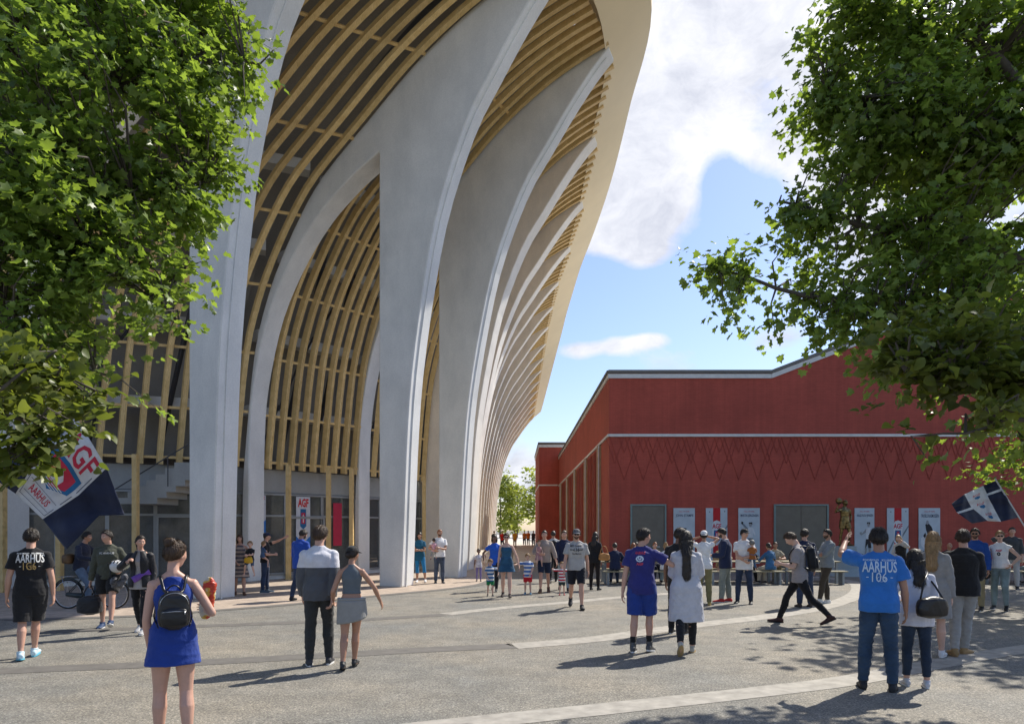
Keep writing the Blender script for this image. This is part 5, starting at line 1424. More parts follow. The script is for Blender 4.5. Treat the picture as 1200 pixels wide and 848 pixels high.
# 14..18 walking families
mk(561, 681, 1.22, 176, 'girl in printed white T-shirt and lilac leggings holding a woman\'s hand', 'f', SK3, (HAIRD, 'lowbun', 0), child=True, face=True, top=dict(m=cloth('white_printed_tee', (.55, .52, .55), var=.45), sleeve=.6, hem=-.06, loose=.018), bottom=dict(m=cloth('lilac_leggings', (.20, .16, .34)), length=1.92, loose=.002, name='leggings'), shoes=(SHOEB, SOLEB), pose=dict(L=(6, 2, 4), R=(-4, 2, 6), LA=('ik', (-.26, .0, .82), (-1, -.5, .2)), RA=(-4, 14, 20, 20)))
mk(579.5, 692, 1.74, 170, 'woman in cobalt blue top and black trousers walking beside the girl in lilac leggings', 'f', SK3, (HAIRD, 'long', .2), face=True, top=dict(m=cloth('cobalt_top', (.03, .12, .55)), sleeve=.5, hem=-.10, loose=.018), bottom=dict(m=BLACK, loose=.006, **TR), pose=dict(walkL, RA=('ik', (.32, .06, .90), (1, -.5, .1)), hy=16))
mk(574.5, 698, 1.06, 184, 'small blond boy in blue and white striped T-shirt with green shorts', 'm', SK4, (HAIRL, 'short', .3), child=True, face=True, top=dict(m=cloth('blue_white_stripes', (.02, .12, .32), stripes=((.7, .7, .7), .10, .1)), sleeve=.65, hem=-.10, loose=.022), bottom=dict(m=cloth('green_shorts', (.02, .22, .08)), length=.8, loose=.03, name='shorts'), pose=dict(L=(6, 3, 6), R=(-2, 3, 2), RA=(10, 8, 40, 40), LA=('ik', (-.22, .05, .62), (-1, -.4, .3)), hp=-14))
mk(593.5, 700, 1.75, 178, 'woman in short denim dress and sunglasses walking with two small boys', 'f', SK4, (HAIRB, 'short', .6), face=True, glasses=True,
   top=dict(m=cloth('denim_dress', (.025, .085, .16), denim=True), kind='dress', name='dress', z0=.14, z1=-.22, flare=.28, loose=.018, top=.47, fold=.012), shoes=(mat('black_sandal', (.03, .02, .02), .7), SOLEB), pose=dict(L=(14, 1, 6, 4), R=(-10, 2, 14, -18), LA=('ik', (-.34, .04, .86), (-1, -.5, .2)), RA=(-6, 10, 12, 20)))
mk(618.5, 696, 1.22, 176, 'blond boy in blue and white striped T-shirt with red shorts, hand stretched to a woman', 'm', SK4, (HAIRL, 'short', .3), child=True, face=True, top=dict(m=cloth('blue_white_stripes_wide', (.04, .14, .42), stripes=((.72, .72, .72), .11, .3)), sleeve=.65, hem=-.08, loose=.022), bottom=dict(m=cloth('red_shorts', (.50, .02, .03)), length=.8, loose=.036, name='shorts'), shoes=(mat('blue_sneaker', (.05, .20, .32), .6), SOLEW), pose=dict(L=(4, 3, 4), R=(-2, 3, 2), RA=('ik', (.36, .08, .84), (1, -.4, -.1)), LA=(8, 8, 40, 40), hp=-14))
# 19..23
p19 = mk(638, 694, 1.82, 178, 'man in beige sweater and navy shorts carrying a baby, beside a child in red stripes', skin=SK1, hair=(HAIRD, 'short', .3), face=True, top=dict(m=cloth('beige_sweater', (.34, .28, .24)), sleeve=1.6, hem=-.06, loose=.026, name='sweater'), bottom=dict(m=cloth('navy_shorts', (.015, .025, .055)), length=.86, loose=.026, name='shorts'), shoes=(mat('brown_sandals', (.12, .06, .04), .7), SOLET),
         pose=dict(R=(14, 2, 6, 4), L=(-10, 2, 14, -16), RA=('ik', (.12, .26, 1.14), (1, -.4, -.6)), LA=('ik', (-.36, .06, .86), (-1, -.6, .2)), curl=(.9, .8)))
mk(631, 694, .80, 190, 'baby in dusty pink dress carried by the man in the beige sweater', 'f', SK4, (HAIRL, 'short', .3), child=True, base=1.10, face=True, loc=p19.root.location+Vector((-.17, -.20, 0)), top=dict(m=cloth('dusty_pink_dress', (.40, .22, .22)), kind='dress', name='dress', z0=.12, z1=-.3, flare=.3, loose=.02, top=.56), shoes=None, pose=dict(L=(40, 10, 50), R=(40, 10, 50), LA=(20, 20, 40, 30), RA=(30, 10, 50, 30)))
mk(648.5, 682, 1.84, 4, 'man in black vest over a pale shirt walking away down the alley', skin=SK2, hair=(HAIRD, 'short', .3), top=dict(m=cloth('pale_shirt', (.5, .5, .48)), sleeve=.6, hem=-.02, loose=.016), over=dict(m=BLACK, sleeve=0, hem=-.05, loose=.026, name='vest', straps=True), bottom=dict(m=BLACK, **TR), pose=walkR)
mk(661, 692, 1.86, 182, 'tall man in navy shirt walking behind the man in the grey cap', skin=SK1, hair=(HAIRB, 'short', .3), face=True, top=dict(m=NAVY, sleeve=2, hem=-.08, loose=.022), bottom=dict(m=DENIML, **TR), pose=walkL)
mk(658.5, 697, .96, 180, 'toddler in red and white striped shirt and dark shorts holding hands', 'm', SK4, (HAIRL, 'short', .3), child=True, face=True, top=dict(m=cloth('red_white_stripes', (.50, .02, .04), stripes=((.7, .68, .68), .085, .2)), sleeve=2, hem=-.10, loose=.024), bottom=dict(m=cloth('dark_kid_shorts', (.03, .05, .05)), length=.8, loose=.03, name='shorts'), shoes=(mat('red_shoe', (.35, .03, .04), .6), SOLEB), pose=dict(R=('x',) and (4, 3, 4), L=(-2, 3, 2), RA=('ik', (.26, .06, .74), (1, -.4, 0)), LA=('ik', (-.22, .04, .72), (-1, -.4, 0))))
p23 = mk(675.5, 713, 1.88, 182, 'bearded man in grey cap, printed pale grey T-shirt and black shorts walking forward', skin=SK1, hair=(HAIRB, 'short', .3), cap=dict(m=cloth('grey_cap', (.16, .16, .17))), face=True, glasses=True, beard=HAIRB, fat=1.06,
         top=dict(m=cloth('pale_grey_tee', (.40, .39, .38)), sleeve=.66, hem=-.06, loose=.026, fold=.009), bottom=dict(m=cloth('black_denim_shorts', (.014, .016, .024)), length=.86, loose=.026, name='shorts'), shoes=(SHOEB, SOLEB), pose=dict(L=(16, 2, 6, 6), R=(-12, 3, 34, -34), LA=(-10, 10, 10, 20), RA=(12, 12, 12, 20)))
p23.print_on(p23.shirto, [('MED GARNET', .060, 0, .085, .001, .28), ('136', .10, 0, .0, .002, .12), ('EN     AGF', .040, 0, .0, .001, .28), ('Og Marken', .045, 0, -.085, .001, .20)], PRINTK, .40, False, .005)
# 24 woman in black
mk(697, 691, 1.78, -20, 'woman in black dress and heels with a tan handbag beside the first picnic table', 'f', SK2, (HAIRD, 'long', .3), top=dict(m=BLACK, sleeve=2, hem=-.10, loose=.024), bottom=dict(m=cloth('black_tights', (.02, .015, .015)), length=1.96, loose=.004, name='leggings'), shoes=(SHOEB, SOLEB), pose=dict(LA=(6, 8, 20, 20), RA=(6, 10, 90, 10)))
# 26 blue kit boy
p26 = mk(752, 764, 1.86, -12, 'young man in blue football shirt and blue shorts with black socks, one arm raised', skin=SK1, hair=(HAIRD, 'short', .3), top=dict(m=BLUEW if False else cloth('deep_blue_jersey', (.032, .035, .17)), sleeve=.62, hem=-.10, loose=.026, fold=.010), bottom=dict(m=cloth('cobalt_shorts', (.022, .05, .24)), length=.93, loose=.040, flare=.4, name='shorts'),
         shoes=(mat('black_white_trainer', (.08, .08, .08), .5, .5), SOLEW), socks=(cloth('black_sock', (.015, .015, .015)), .32), high=.03, pose=dict(L=(-2, 2, 8, -4), R=(14, 1, 18, -8), LA=(-8, 10, 8, 20), RA=('ik', (.46, .36, 1.38), (.5, -.8, -.6)), hy=-52, curl=(.6, .3), lean=3))
p26.print_on(p26.shirto, [('AARHUS', .055, 0, .075, .002, .15), ('AGF', .05, 0, -.085, .002, .10)], PRINTR, .42, True)
p26.print_on(p26.shirto, [('o', .20, 0, .005, .0, .12), ('U', .08, 0, .0, .006, .05)], PRINTP, .42, True, .0055, 'shirt_crest')
# 27 white coat woman
p27 = mk(804, 765, 1.84, 3, 'woman in long pale grey coat and black leggings with very long dark hair', 'f', SK1, (HAIRD, 'long', .56), top=dict(m=cloth('pale_grey_coat', (.52, .52, .56), bmp=.5), sleeve=2, hem=-.46, loose=.042, name='coat', flare=.06, fold=.008, neck=.59), bottom=dict(m=BLACK, length=1.93, loose=.002, name='leggings'), shoes=(mat('cream_sneaker', (.5, .46, .38), .6), mat('gum_sole', (.42, .30, .14), .7)), pose=dict(L=(-14, 1, 26, -46), R=(10, 1, 6, 0), LA=(20, 8, 90, 50), RA=(14, 10, 100, 50)))
mk(795, 742, 1.88, -20, 'man in black T-shirt half hidden behind the woman in the long pale coat', skin=SK3, hair=(HAIRD, 'short', .3), top=dict(m=BLACK, sleeve=.6, loose=.02), bottom=dict(m=BLACK, **TR), pose=dict(hy=-40))
p29 = mk(825, 709, 1.82, 2, 'woman in white top and olive trousers raising both arms to take a picture', 'f', SK2, (HAIRD, 'short', .3), cap=dict(m=WHITE, back=True), top=dict(m=WHITE, sleeve=.3, hem=-.06, loose=.018), bottom=dict(m=cloth('olive_trousers', (.22, .19, .09)), **TR), shoes=(mat('mustard_shoe', (.35, .26, .08), .7), SOLET), pose=dict(LA=('ik', (-.10, .22, 1.66), (-1, 0, -.2)), RA=('ik', (.10, .22, 1.68), (1, .1, .1)), curl=(.7, .7)))
p30 = mk(850, 705, 1.90, 82, 'bearded man in navy jacket, washed green-grey jeans and red sneakers facing left', skin=SK1, hair=(HAIRD, 'short', .35), face=True, beard=HAIRD, top=dict(m=WHITE, sleeve=0, hem=-.06, loose=.016), bottom=dict(m=cloth('sage_jeans', (.24, .27, .25)), loose=.020, **TR), shoes=(mat('red_canvas_shoe', (.50, .03, .03), .6), SOLEW), pose=dict(L=(8, 3, 6), R=(-3, 3, 4), LA=(10, 8, 85, 10), RA=(6, 8, 20, 20), hp=-16))
open_jacket(p30, cloth('navy_jacket', (.02, .03, .075)), 1.9, -.12)
p31 = mk(872, 707, 1.87, 172, 'man in black cap, white T-shirt and dark jeans holding a baby before the poster', skin=SK1, hair=(HAIRD, 'short', .3), cap=dict(m=cloth('black_cap', (.03, .03, .03))), face=True, top=dict(m=WHITE, sleeve=.6, hem=-.12, loose=.026), bottom=dict(m=DENIM, loose=.010, **TR), shoes=(SHOEB, SOLEW), pose=dict(L=(2, 6, 2), R=(0, 6, 2), LA=('ik', (.0, .28, 1.16), (-1, -.4, -.6)), RA=('ik', (-.04, .28, 1.08), (1, -.4, -.6)), hy=46, curl=(.8, .8)))
mk(877, 707, .82, 10, 'baby in rust and denim dungarees held by the man in the white T-shirt and cap', 'm', SK4, (HAIRG, 'short', .3), child=True, base=1.14, loc=p31.root.location+Vector((.12, -.24, 0)), top=dict(m=cloth('rust_knit', (.35, .12, .03)), sleeve=2, hem=-.05, loose=.016), bottom=dict(m=DENIM2, length=1.8, waist=.34, loose=.014, name='dungarees'), shoes=None, pose=dict(L=(45, 16, 60), R=(45, 16, 60), LA=(60, 20, 30, 30), RA=(60, 40, 20, 30)))
# 35..37
p35 = mk(937, 731, 1.92, 90, 'young man in grey T-shirt and black jeans striding left, looking at his phone', skin=SK4, hair=(HAIRB, 'quiff', .3), face=True, top=dict(m=cloth('marl_tee', (.33, .30, .30)), sleeve=.75, hem=-.10, loose=.022, fold=.010), bottom=dict(m=cloth('black_jeans', (.014, .014, .016)), loose=.006, **TR), shoes=(mat('oxblood_boot', (.05, .018, .016), .5), SOLEB), high=.07,
         pose=dict(R=(30, 2, 12, 4, 2), L=(-26, 2, 20, -26, 2), LA=('ik', (-.10, .34, 1.18), (-.6, -1, -.6)), RA=('ik', (.12, .34, 1.16), (.6, -1, -.6)), hp=-34, lean=8, curl=(.9, .9)))
mk(943, 711, 1.86, 20, 'man in navy jacket and jeans standing behind the young man with the black backpack', skin=SK1, hair=(HAIRD, 'short', .3), top=dict(m=NAVY, sleeve=2, hem=-.10, loose=.03, name='jacket'), bottom=dict(m=DENIM, loose=.02, **TR), shoes=(mat('dark_brown_shoe', (.05, .035, .03), .6), SOLEB), pose=dict(hy=-50))
p37 = mk(969, 707, 1.86, 118, 'bearded man in grey sweater with folded arms and crossed legs beside the statue', skin=SK2, hair=(HAIRD, 'short', .3), face=True, beard=HAIRD, top=dict(m=cloth('steel_grey_sweater', (.22, .25, .27)), sleeve=2, hem=-.06, loose=.026, name='sweater'), bottom=dict(m=cloth('khaki_brown_trousers', (.06, .05, .038)), loose=.012, **TR), shoes=(SHOEW, SOLEW),
         pose=dict(L=(14, -12, 8, 4), R=(-2, 2, 6), LA=('ik', (.10, .26, 1.26), (-1, -.2, -.7)), RA=('ik', (-.12, .24, 1.22), (1, -.2, -.7)), lean=-6, curl=(.8, .8)))
# 38
mk(1056, 690, 1.70, 160, 'blonde woman in black vest over pale shirt leaning her cheek on one hand', 'f', SK4, (HAIRL, 'long', .24), face=True, top=dict(m=cloth('pale_blouse', (.45, .44, .42)), sleeve=2, hem=-.04, loose=.018), over=dict(m=BLACK, sleeve=0, hem=-.06, loose=.03, name='vest', straps=True), bottom=dict(m=BLACK, **TR), pose=dict(LA=('ik', (-.14, .22, 1.46), (-1, .2, -1)), RA=('ik', (-.02, .32, 1.02), (1, -.2, -.6)), hr=12, lean=14))
# 39 pointing AARHUS man
p39 = mk(1030, 808, 1.87, 3, 'man in bright blue AARHUS T-shirt and dark jeans pointing left with a raised arm', skin=SK2, hair=(HAIRD, 'short', .22), top=dict(m=cloth('bright_blue_tee', (.035, .17, .50)), sleeve=.66, hem=-.07, loose=.032, fold=.011), bottom=dict(m=cloth('indigo_jeans', (.030, .055, .095), denim=True), loose=.014, fold=.009, **TR), shoes=(SHOEB, SOLEB),
         pose=dict(L=(2, 6, 2), R=(0, 4, 2), LA=('ik', (-.34, .44, 1.70), (-1, -.3, -.5)), RA=(2, 13, 22, 20), hy=4, curl=(.35, .5)))
p39.print_on(p39.shirto, [('AARHUS', .165, 0, .02, .003, .34), ('FODBOLD   KLUBBEN', .028, 0, .10, .001, .32), ('-          -', .05, 0, -.085, .002, .26)], PRINTP, .40, True)
p39.print_on(p39.shirto, [('106', .15, 0, -.092, .0, .15), ('o', .15, .015, -.095, -.004, .09)], PRINTMB if False else PRINTP, .40, True, .006, 'shirt_monogram')
# 40
p40 = mk(1074, 804, 1.62, 14, 'woman in white blouse and navy leggings with long dark hair and a black shoulder bag', 'f', SK1, (HAIRD, 'long', .34), top=dict(m=cloth('white_blouse', (.60, .60, .66), bmp=.5), sleeve=1.9, hem=-.14, loose=.026, name='blouse', fold=.010), bottom=dict(m=cloth('navy_leggings', (.022, .035, .06), denim=True), length=1.86, loose=.002, name='leggings'), shoes=(mat('pale_grey_sneaker', (.5, .5, .52), .6), SOLEW),
         pose=dict(L=(4, 2, 4), R=(-2, 2, 2), LA=('ik', (-.14, .22, 1.02), (-1, -.6, -.6)), RA=(-4, 8, 40, 30), hy=20, curl=(.7, .6)))
p41 = mk(1093, 771, 1.82, -6, 'woman with long blonde hair in loose grey coat walking beside the man in black', 'f', SK4, (HAIRL, 'long', .40), top=dict(m=cloth('soft_grey_coat', (.28, .27, .26), bmp=.5), sleeve=2, hem=-.36, loose=.036, name='coat', flare=.04, fold=.009), bottom=None, shoes=(SHOEW, SOLEW), pose=dict(L=(-8, 1, 10, -10), R=(10, 1, 4, 2)))
p42 = mk(1129, 767, 1.86, 2, 'man in black jumper and pale grey jeans with tan boots, seen from behind', skin=SK1, hair=(hairm('chestnut_hair', (.05, .028, .018)), 'short', .35), top=dict(m=cloth('black_jumper', (.02, .02, .022)), sleeve=2, hem=-.08, loose=.032, name='jumper', neck=.60, fold=.010), bottom=dict(m=cloth('pale_grey_jeans', (.36, .35, .33)), loose=.014, fold=.010, **TR), shoes=(mat('tan_boot', (.34, .22, .10), .75, .1), SOLET), high=.04,
         pose=dict(L=(-8, 2, 12, 2, 20), R=(12, -6, 10, 0, 30), LA=(24, 6, 70, 60), RA=(20, 8, 80, 60), hy=8))
p43 = mk(1143, 714, 1.88, 168, 'man in blue track jacket, khaki trousers and sunglasses walking towards the camera', skin=SK2, hair=(HAIRD, 'short', .3), face=True, glasses=True, beard=HAIRD, top=dict(m=cloth('track_blue_jacket', (.02, .07, .28)), sleeve=2, hem=-.05, loose=.026, name='jacket', neck=.6), bottom=dict(m=cloth('khaki_trousers', (.30, .24, .13)), loose=.018, **TR), pose=dict(L=(4, 3, 4), R=(-16, 2, 30, -30), LA=(4, 12, 20, 20), RA=(14, 10, 70, 20), hy=10))
p44 = mk(1172, 715, 1.80, 170, 'woman in white sleeveless printed top, pale blue-green jeans and sunglasses', 'f', SK4, (HAIRL, 'short', .6), face=True, glasses=True, top=dict(m=WHITE, sleeve=.12, hem=.0, loose=.022), bottom=dict(m=cloth('pale_green_jeans', (.20, .26, .27), denim=True), loose=.006, waist=.14, **TR), pose=dict(L=(18, 4, 26, -20), R=(0, 3, 2), LA=('ik', (-.24, .10, 1.06), (-1, -.7, .1)), RA=(4, 10, 40, 20), hy=14))
p44.print_on(p44.shirto, [('AGF', .06, 0, .05, .003, .12)], PRINTR, .36, False); p44.print_on(p44.shirto, [('0', .11, 0, -.03, .006, .07)], PRINTK, .36, False, .005, 'shirt_crest')
mk(1186, 690, 1.92, 176, 'man in charcoal sweater standing behind the picnic table at the right edge', skin=SK1, hair=(HAIRD, 'short', .3), face=True, top=dict(m=cloth('charcoal_sweater', (.06, .065, .07)), sleeve=1.4, hem=-.08, loose=.026), bottom=dict(m=GREYM, **TR), pose=dict(RA=('ik', (.26, .18, 1.66), (1, -.2, -.6)), hy=12))
# 25, 32..34, 46, 47: seated at the picnic tables
SIT = dict(L=(84, 5, 80), R=(82, 5, 86), lean=8, LA=('ik', (-.16, .36, .82), (-1, -.4, -.6)), RA=('ik', (.16, .36, .82), (1, -.4, -.6)))
def sit(X, Y, yaw, label, sex, skin, hair, topm, botm, **kw):
    pz = dict(SIT); pz.update(kw.pop('pose', {}))
    return mk(0, 0, kw.pop('H', 1.76), yaw, label, sex, skin, hair, top=dict(m=topm, sleeve=kw.pop('sleeve', 2), hem=-.06, loose=.022), bottom=dict(m=botm, loose=.010, **TR), base=.565, loc=Vector((X, Y, 0)), pose=pz, seed=int(X*31+Y*7) % 97, **kw)
sit(3.35, 22.95, -4, 'seated man in navy shirt at the left end of the first picnic table', 'm', SK1, (HAIRD, 'short', .3), NAVY, DENIM)
sit(3.98, 22.90, 6, 'seated woman with auburn curls in dark green jacket at the first picnic table', 'f', SK1, (HAIRR, 'long', .26), cloth('dark_green_jacket', (.025, .05, .03)), DENIML)
sit(4.3, 24.35, 176, 'man in pale blue shirt facing across the first picnic table', 'm', SK3, (HAIRD, 'short', .3), cloth('pale_blue_shirt', (.36, .46, .55)), NAVY, face=True)
sit(4.95, 24.35, 184, 'woman with reddish hair on the far side of the first picnic table', 'f', SK1, (HAIRR, 'short', .5), cloth('cream_knit', (.5, .45, .36)), NAVY, face=True)
sit(5.05, 22.92, -8, 'seated woman in white blouse at the right end of the first picnic table', 'f', SK1, (HAIRL, 'bun', .3), WHITE, DENIML)
sit(8.30, 24.35, 182, 'woman in black top across the second picnic table', 'f', SK3, (HAIRD, 'short', .5), BLACK, BLACK, face=True)
sit(8.56, 22.92, 20, 'seated woman in denim shirt at the second picnic table, hair tied up', 'f', SK2, (HAIRD, 'lowbun', 0), cloth('mid_blue_denim_shirt', (.04, .12, .24), denim=True), cloth('cream_trousers', (.5, .45, .36)))
sit(9.25, 24.35, 170, 'person in beige T-shirt on the far bench beside the man with the backpack', 'm', SK2, (HAIRB, 'short', .3), cloth('beige_tee', (.38, .33, .24)), cloth('khaki_trousers', (.30, .24, .13)), face=True, sleeve=.6)
sit(7.35, 24.35, 176, 'woman in tan dress seated between the man in navy and the man with the baby', 'f', SK2, (HAIRB, 'long', .2), cloth('tan_knit', (.42, .30, .16)), cloth('khaki_trousers', (.30, .24, .13)), face=True)
sit(14.95, 23.6, 178, 'bald man in dark jacket seated behind the man in the black jumper', 'm', SK2, None, BLACK, NAVY, face=True)
sit(16.3, 24.35, 176, 'blond person in white shirt seated at the right picnic table', 'm', SK4, (HAIRL, 'short', .3), WHITE, NAVY, face=True)
sit(17.4, 22.92, 10, 'person in pale grey top on the near bench of the right picnic table', 'f', SK1, (HAIRD, 'pony', .3), GREYM, DENIML)
# far people down the alley
for q, (px, fy, cc, yw) in enumerate(((579, 643, (.03, .03, .03), 0), (588.5, 643, (.55, .03, .02), 180), (603.3, 642, (.62, .27, .03), 0), (614.5, 639.5, (.6, .20, .05), 180), (619, 639.5, (.65, .16, .03), 0), (625, 640, (.05, .05, .06), 0))):
    lb = ['far walker in black by the fins at the end of the alley', 'far walker in red top at the end of the alley', 'far walker in orange-yellow top in the middle of the alley', 'far walker in orange dress, left of a pair at the alley end', 'far walker in bright orange top, right of a pair at the alley end', 'tiny black walker close to the hall wing'][q]
    mk(px, fy, 1.76, yw, lb, 'mf'[q % 2], SK2, (HAIRD, 'short', .3), top=dict(m=cloth('far_top_'+'abcdefgh'[q], cc), sleeve=.6, hem=-.08, loose=.03), bottom=dict(m=[BLACK, NAVY, cloth('sand_trousers', (.35, .25, .15)), DENIM][q % 4], **TR), shoes=None, pose=walkL if q % 2 else walkR, group='people at the end of the alley', vox=.035)
# ---------------------------------------------------------------- things people carry
NYL = cloth('black_pack_nylon', (.012, .012, .014), .45, bmp=.2); LEA = mat('black_leather', (.014, .013, .013), .35, .2, 8, .15, 40); ZIP = mat('steel_zip', (.5, .5, .5), .3, .1, metal=.9)
def rbox(mb, M, c, sx, sy, sz, pw=4, taper=.0, n=8):
    """soft box as a stack of superellipse rings (x,z section swept along z)"""
    rings = []
    for i in range(n+1):
        t = -1+2*i/n; sc = (1-abs(t)**pw)**(1/pw) if abs(t) < 1 else .25; sc = max(.3, sc)
        cc = c+M@Vector((0, 0, t*sz)); rings.append(ringpts(M, cc, sx*sc*(1-taper*max(0, t)), sy*sc, 24, 3.2))
    mb.loft(rings)
def backpack(p, label, w=.14, h=.19, d=.065, z=.33, mt=NYL, name='backpack', strapc=None):
    c, M = p.spine(z); MW = p.root.matrix_basis.to_3x3(); k = p.k
    t = empty(name, p.root.location+MW@c); tag(t, label, 'backpack'); bpy.context.view_layer.update()
    def Wd(v): return p.root.matrix_basis@v
    off = -(.118+d+.018)*k
    mb = MB(); rbox(mb, M, c+M@Vector((0, off, 0)), w*k, d*k, h*k, taper=.12); mb.xform(p.root.matrix_basis)
    o = fuse(mb, .009, 2, folds(9, .004), 'pack_body', mt); keep(o, t)
    mb = MB(); rbox(mb, M, c+M@Vector((0, off-d*.85*k, -h*.34*k)), w*.82*k, d*.45*k, h*.52*k); mb.xform(p.root.matrix_basis); keep(fuse(mb, .008, 2, folds(4, .003), 'front_pocket', mt), t)
    zm = MB(); yy = off-d*1.30*k; zm.tube([c+M@Vector((x*k, yy+abs(x)*.10*k, (-h*.02-.03*abs(x)*2)*k)) for x in np.linspace(-w*.72, w*.72, 9)], .0035, 6)
    zm.tube([c+M@Vector((w*.62*k, yy-.006, -h*.05*k)), c+M@Vector((w*.62*k, yy-.012, -h*.18*k))], .005, 6); zm.xform(p.root.matrix_basis); keep(zm.build('zip', ZIP, smooth=True), t)
    az = MB(); az.tube([c+M@Vector((math.cos(a)*w*.86*k, off-(d*.86)*k, (h*.28+math.sin(a)*h*.62)*k)) for a in np.linspace(.05, math.pi-.05, 15)], .0028, 6); az.xform(p.root.matrix_basis); keep(az.build('zip', ZIP, smooth=True), t)
    hm = MB(); hm.tube([c+M@Vector((x*k, off*.9, (h+.010+.035*(1-(x/.05)**2))*k)) for x in np.linspace(-.05, .05, 7)], .007, 6); hm.xform(p.root.matrix_basis); keep(hm.build('top_handle', mt, smooth=True), t)
    for x in (-1, 1):
        pts = []
        for (u, y_, zz) in ((.05, off+d*.5*k, z+h*.9), (.075, -.125*k, z+h*1.02), (.10, -.055*k, .545), (.112, .03*k, .545), (.118, .125*k, .46), (.125, .155*k, .36), (.135, .12*k, .26), (.145, .0*k, .2), (.12, off+d*.4*k, z-h*.8)):
            cc, MM = p.spine(zz); pts.append(cc+MM@Vector((x*u*k, y_, 0)))
        P = smooth_curve(pts, 30); sm = MB(); fr = []
        for q in range(30):
            dd = (P[min(q+1, 29)]-P[max(q-1, 0)]).normalized(); side = dd.cross((P[q]-c).normalized()).normalized(); fr.append((side, side.cross(dd)))
        sm.sweep(P, fr, .034*k if not strapc else .022*k, .008); sm.xform(p.root.matrix_basis); keep(sm.build('strap', mt, smooth=True), t)
    return t
backpack(p2, 'small round-topped black backpack with steel zips on the woman in the blue dress', .125, .165, .055, .27, LEA, strapc=True)
backpack(p35, 'large black backpack on the young man looking at his phone', .15, .24, .085, .31)
def worldpt(p, v): return p.root.matrix_basis@v
def bag(label, c, w, h, d, mt, handle=None, name='bag', cat='bag', rot=0, voxel=.010, fold=.008):
    t = empty(name, c); tag(t, label, cat); mb = MB(); M = rz(rot); rbox(mb, M, Vector(c), w, d, h, taper=.15)
    keep(fuse(mb, voxel, 2, folds(int(c[0]*13) % 50, fold, 8), 'bag_body', mt), t)
    if handle:
        for hd in handle:
            P = smooth_curve(hd, 20); m2 = MB(); m2.tube(P, .011, 8); keep(m2.build('handle', mt, smooth=True), t)
    return t
# snack in foil held by the woman in blue
hp = worldpt(p2, p2.handpos['R'])
FOIL, nt_, b_ = new_mat('red_yellow_wrapper'); n_ = noise_tex(nt_, coords(nt_), 13, 2, .4); r_ = ramp(nt_, n_.outputs['Fac'], [(.44, (.50, .05, .02)), (.47, (.62, .36, .04)), (.56, (.62, .42, .08)), (.59, (.6, .55, .4))]); nt_.links.new(r_.outputs['Color'], b_.inputs['Base Color']); b_.inputs['Roughness'].default_value = .35; bump(nt_, b_, n_.outputs['Fac'], .6, .02)
t = empty('snack_bag', hp); tag(t, 'crumpled yellow and red snack bag in the right hand of the woman in blue', 'snack bag'); mb = MB(); rbox(mb, ry(8), hp+Vector((.045, .01, .09)), .06, .035, .19); keep(fuse(mb, .007, 1, folds(3, .010, 22), 'wrapper', FOIL), t)
# helmet and duffel bag of the striding man
h3 = worldpt(p3, p3.handpos['L']); hc = h3+Vector((.03, -.10, .10))
HEL = mat('white_helmet_shell', (.62, .62, .62), .35, .1, 5); t = empty('helmet', hc); tag(t, 'white helmet with black straps under the arm of the striding man', 'helmet')
mb = MB(); mb.ellipsoid(hc, (.125, .135, .12), seg=24, rings=16); keep(mb.build('shell', HEL, smooth=True), t)
for q in range(5):
    mb = MB(); a = R(-60+30*q); mb.tube([hc+Vector((math.sin(a)*.127, y_*.13, .02+.10*math.sqrt(max(0, 1-y_*y_))*math.cos(a))) for y_ in np.linspace(-.9, .9, 9)], .010, 6); keep(mb.build('vent_rib', BLACKG, smooth=True), t)
mb = MB(); mb.tube([hc+Vector((-.12, 0, -.02)), hc+Vector((-.10, -.05, -.18)), hc+Vector((.02, -.06, -.26)), hc+Vector((.12, 0, -.06))], .012, 6); keep(mb.build('chin_strap', LEA, smooth=True), t)
t = empty('sports_gloves', hc); tag(t, 'bundle of black and grey sports gear hanging below the white helmet', 'sports gear'); mb = MB()
for q in range(7): rn = random.Random(q); mb.ellipsoid(hc+Vector((rn.uniform(-.10, .12), rn.uniform(-.05, .05), -.20-rn.uniform(0, .18))), (.06, .05, .08), rx(rn.uniform(-40, 40)))
keep(fuse(mb, .010, 1, folds(12, .014, 20), 'bundle', cloth('black_grey_kit', (.10, .10, .11), var=.9)), t)
r3 = worldpt(p3, p3.handpos['R']); bc = r3+Vector((-.02, 0, -.36))
bag('black and grey duffel bag hanging from the hand of the striding man', bc, .22, .18, .13, cloth('duffel_nylon', (.022, .022, .025), .5, split=((.022, .022, .025), .5)), [[bc+Vector((-.12, -.05, .16)), bc+Vector((-.04, -.03, .32)), r3, bc+Vector((.06, -.03, .32)), bc+Vector((.13, -.05, .16))]], 'duffel_bag')
# rolled mat of the ponytail woman
m5 = worldpt(p5, p5.handpos['L'])+Vector((-.05, 0, .30)); t = tag(MB().build('x', NYL), None) if False else None
mb = MB(); mb.tube([m5+Vector((-.20, -.1, -.12)), m5+Vector((.02, .05, .02))], .058, 24); mt_ = mb.build('rolled_mat', cloth('purple_mat', (.16, .07, .34), .6), smooth=False); tag(mt_, 'purple rolled exercise mat under the arm of the woman with the ponytail', 'mat')
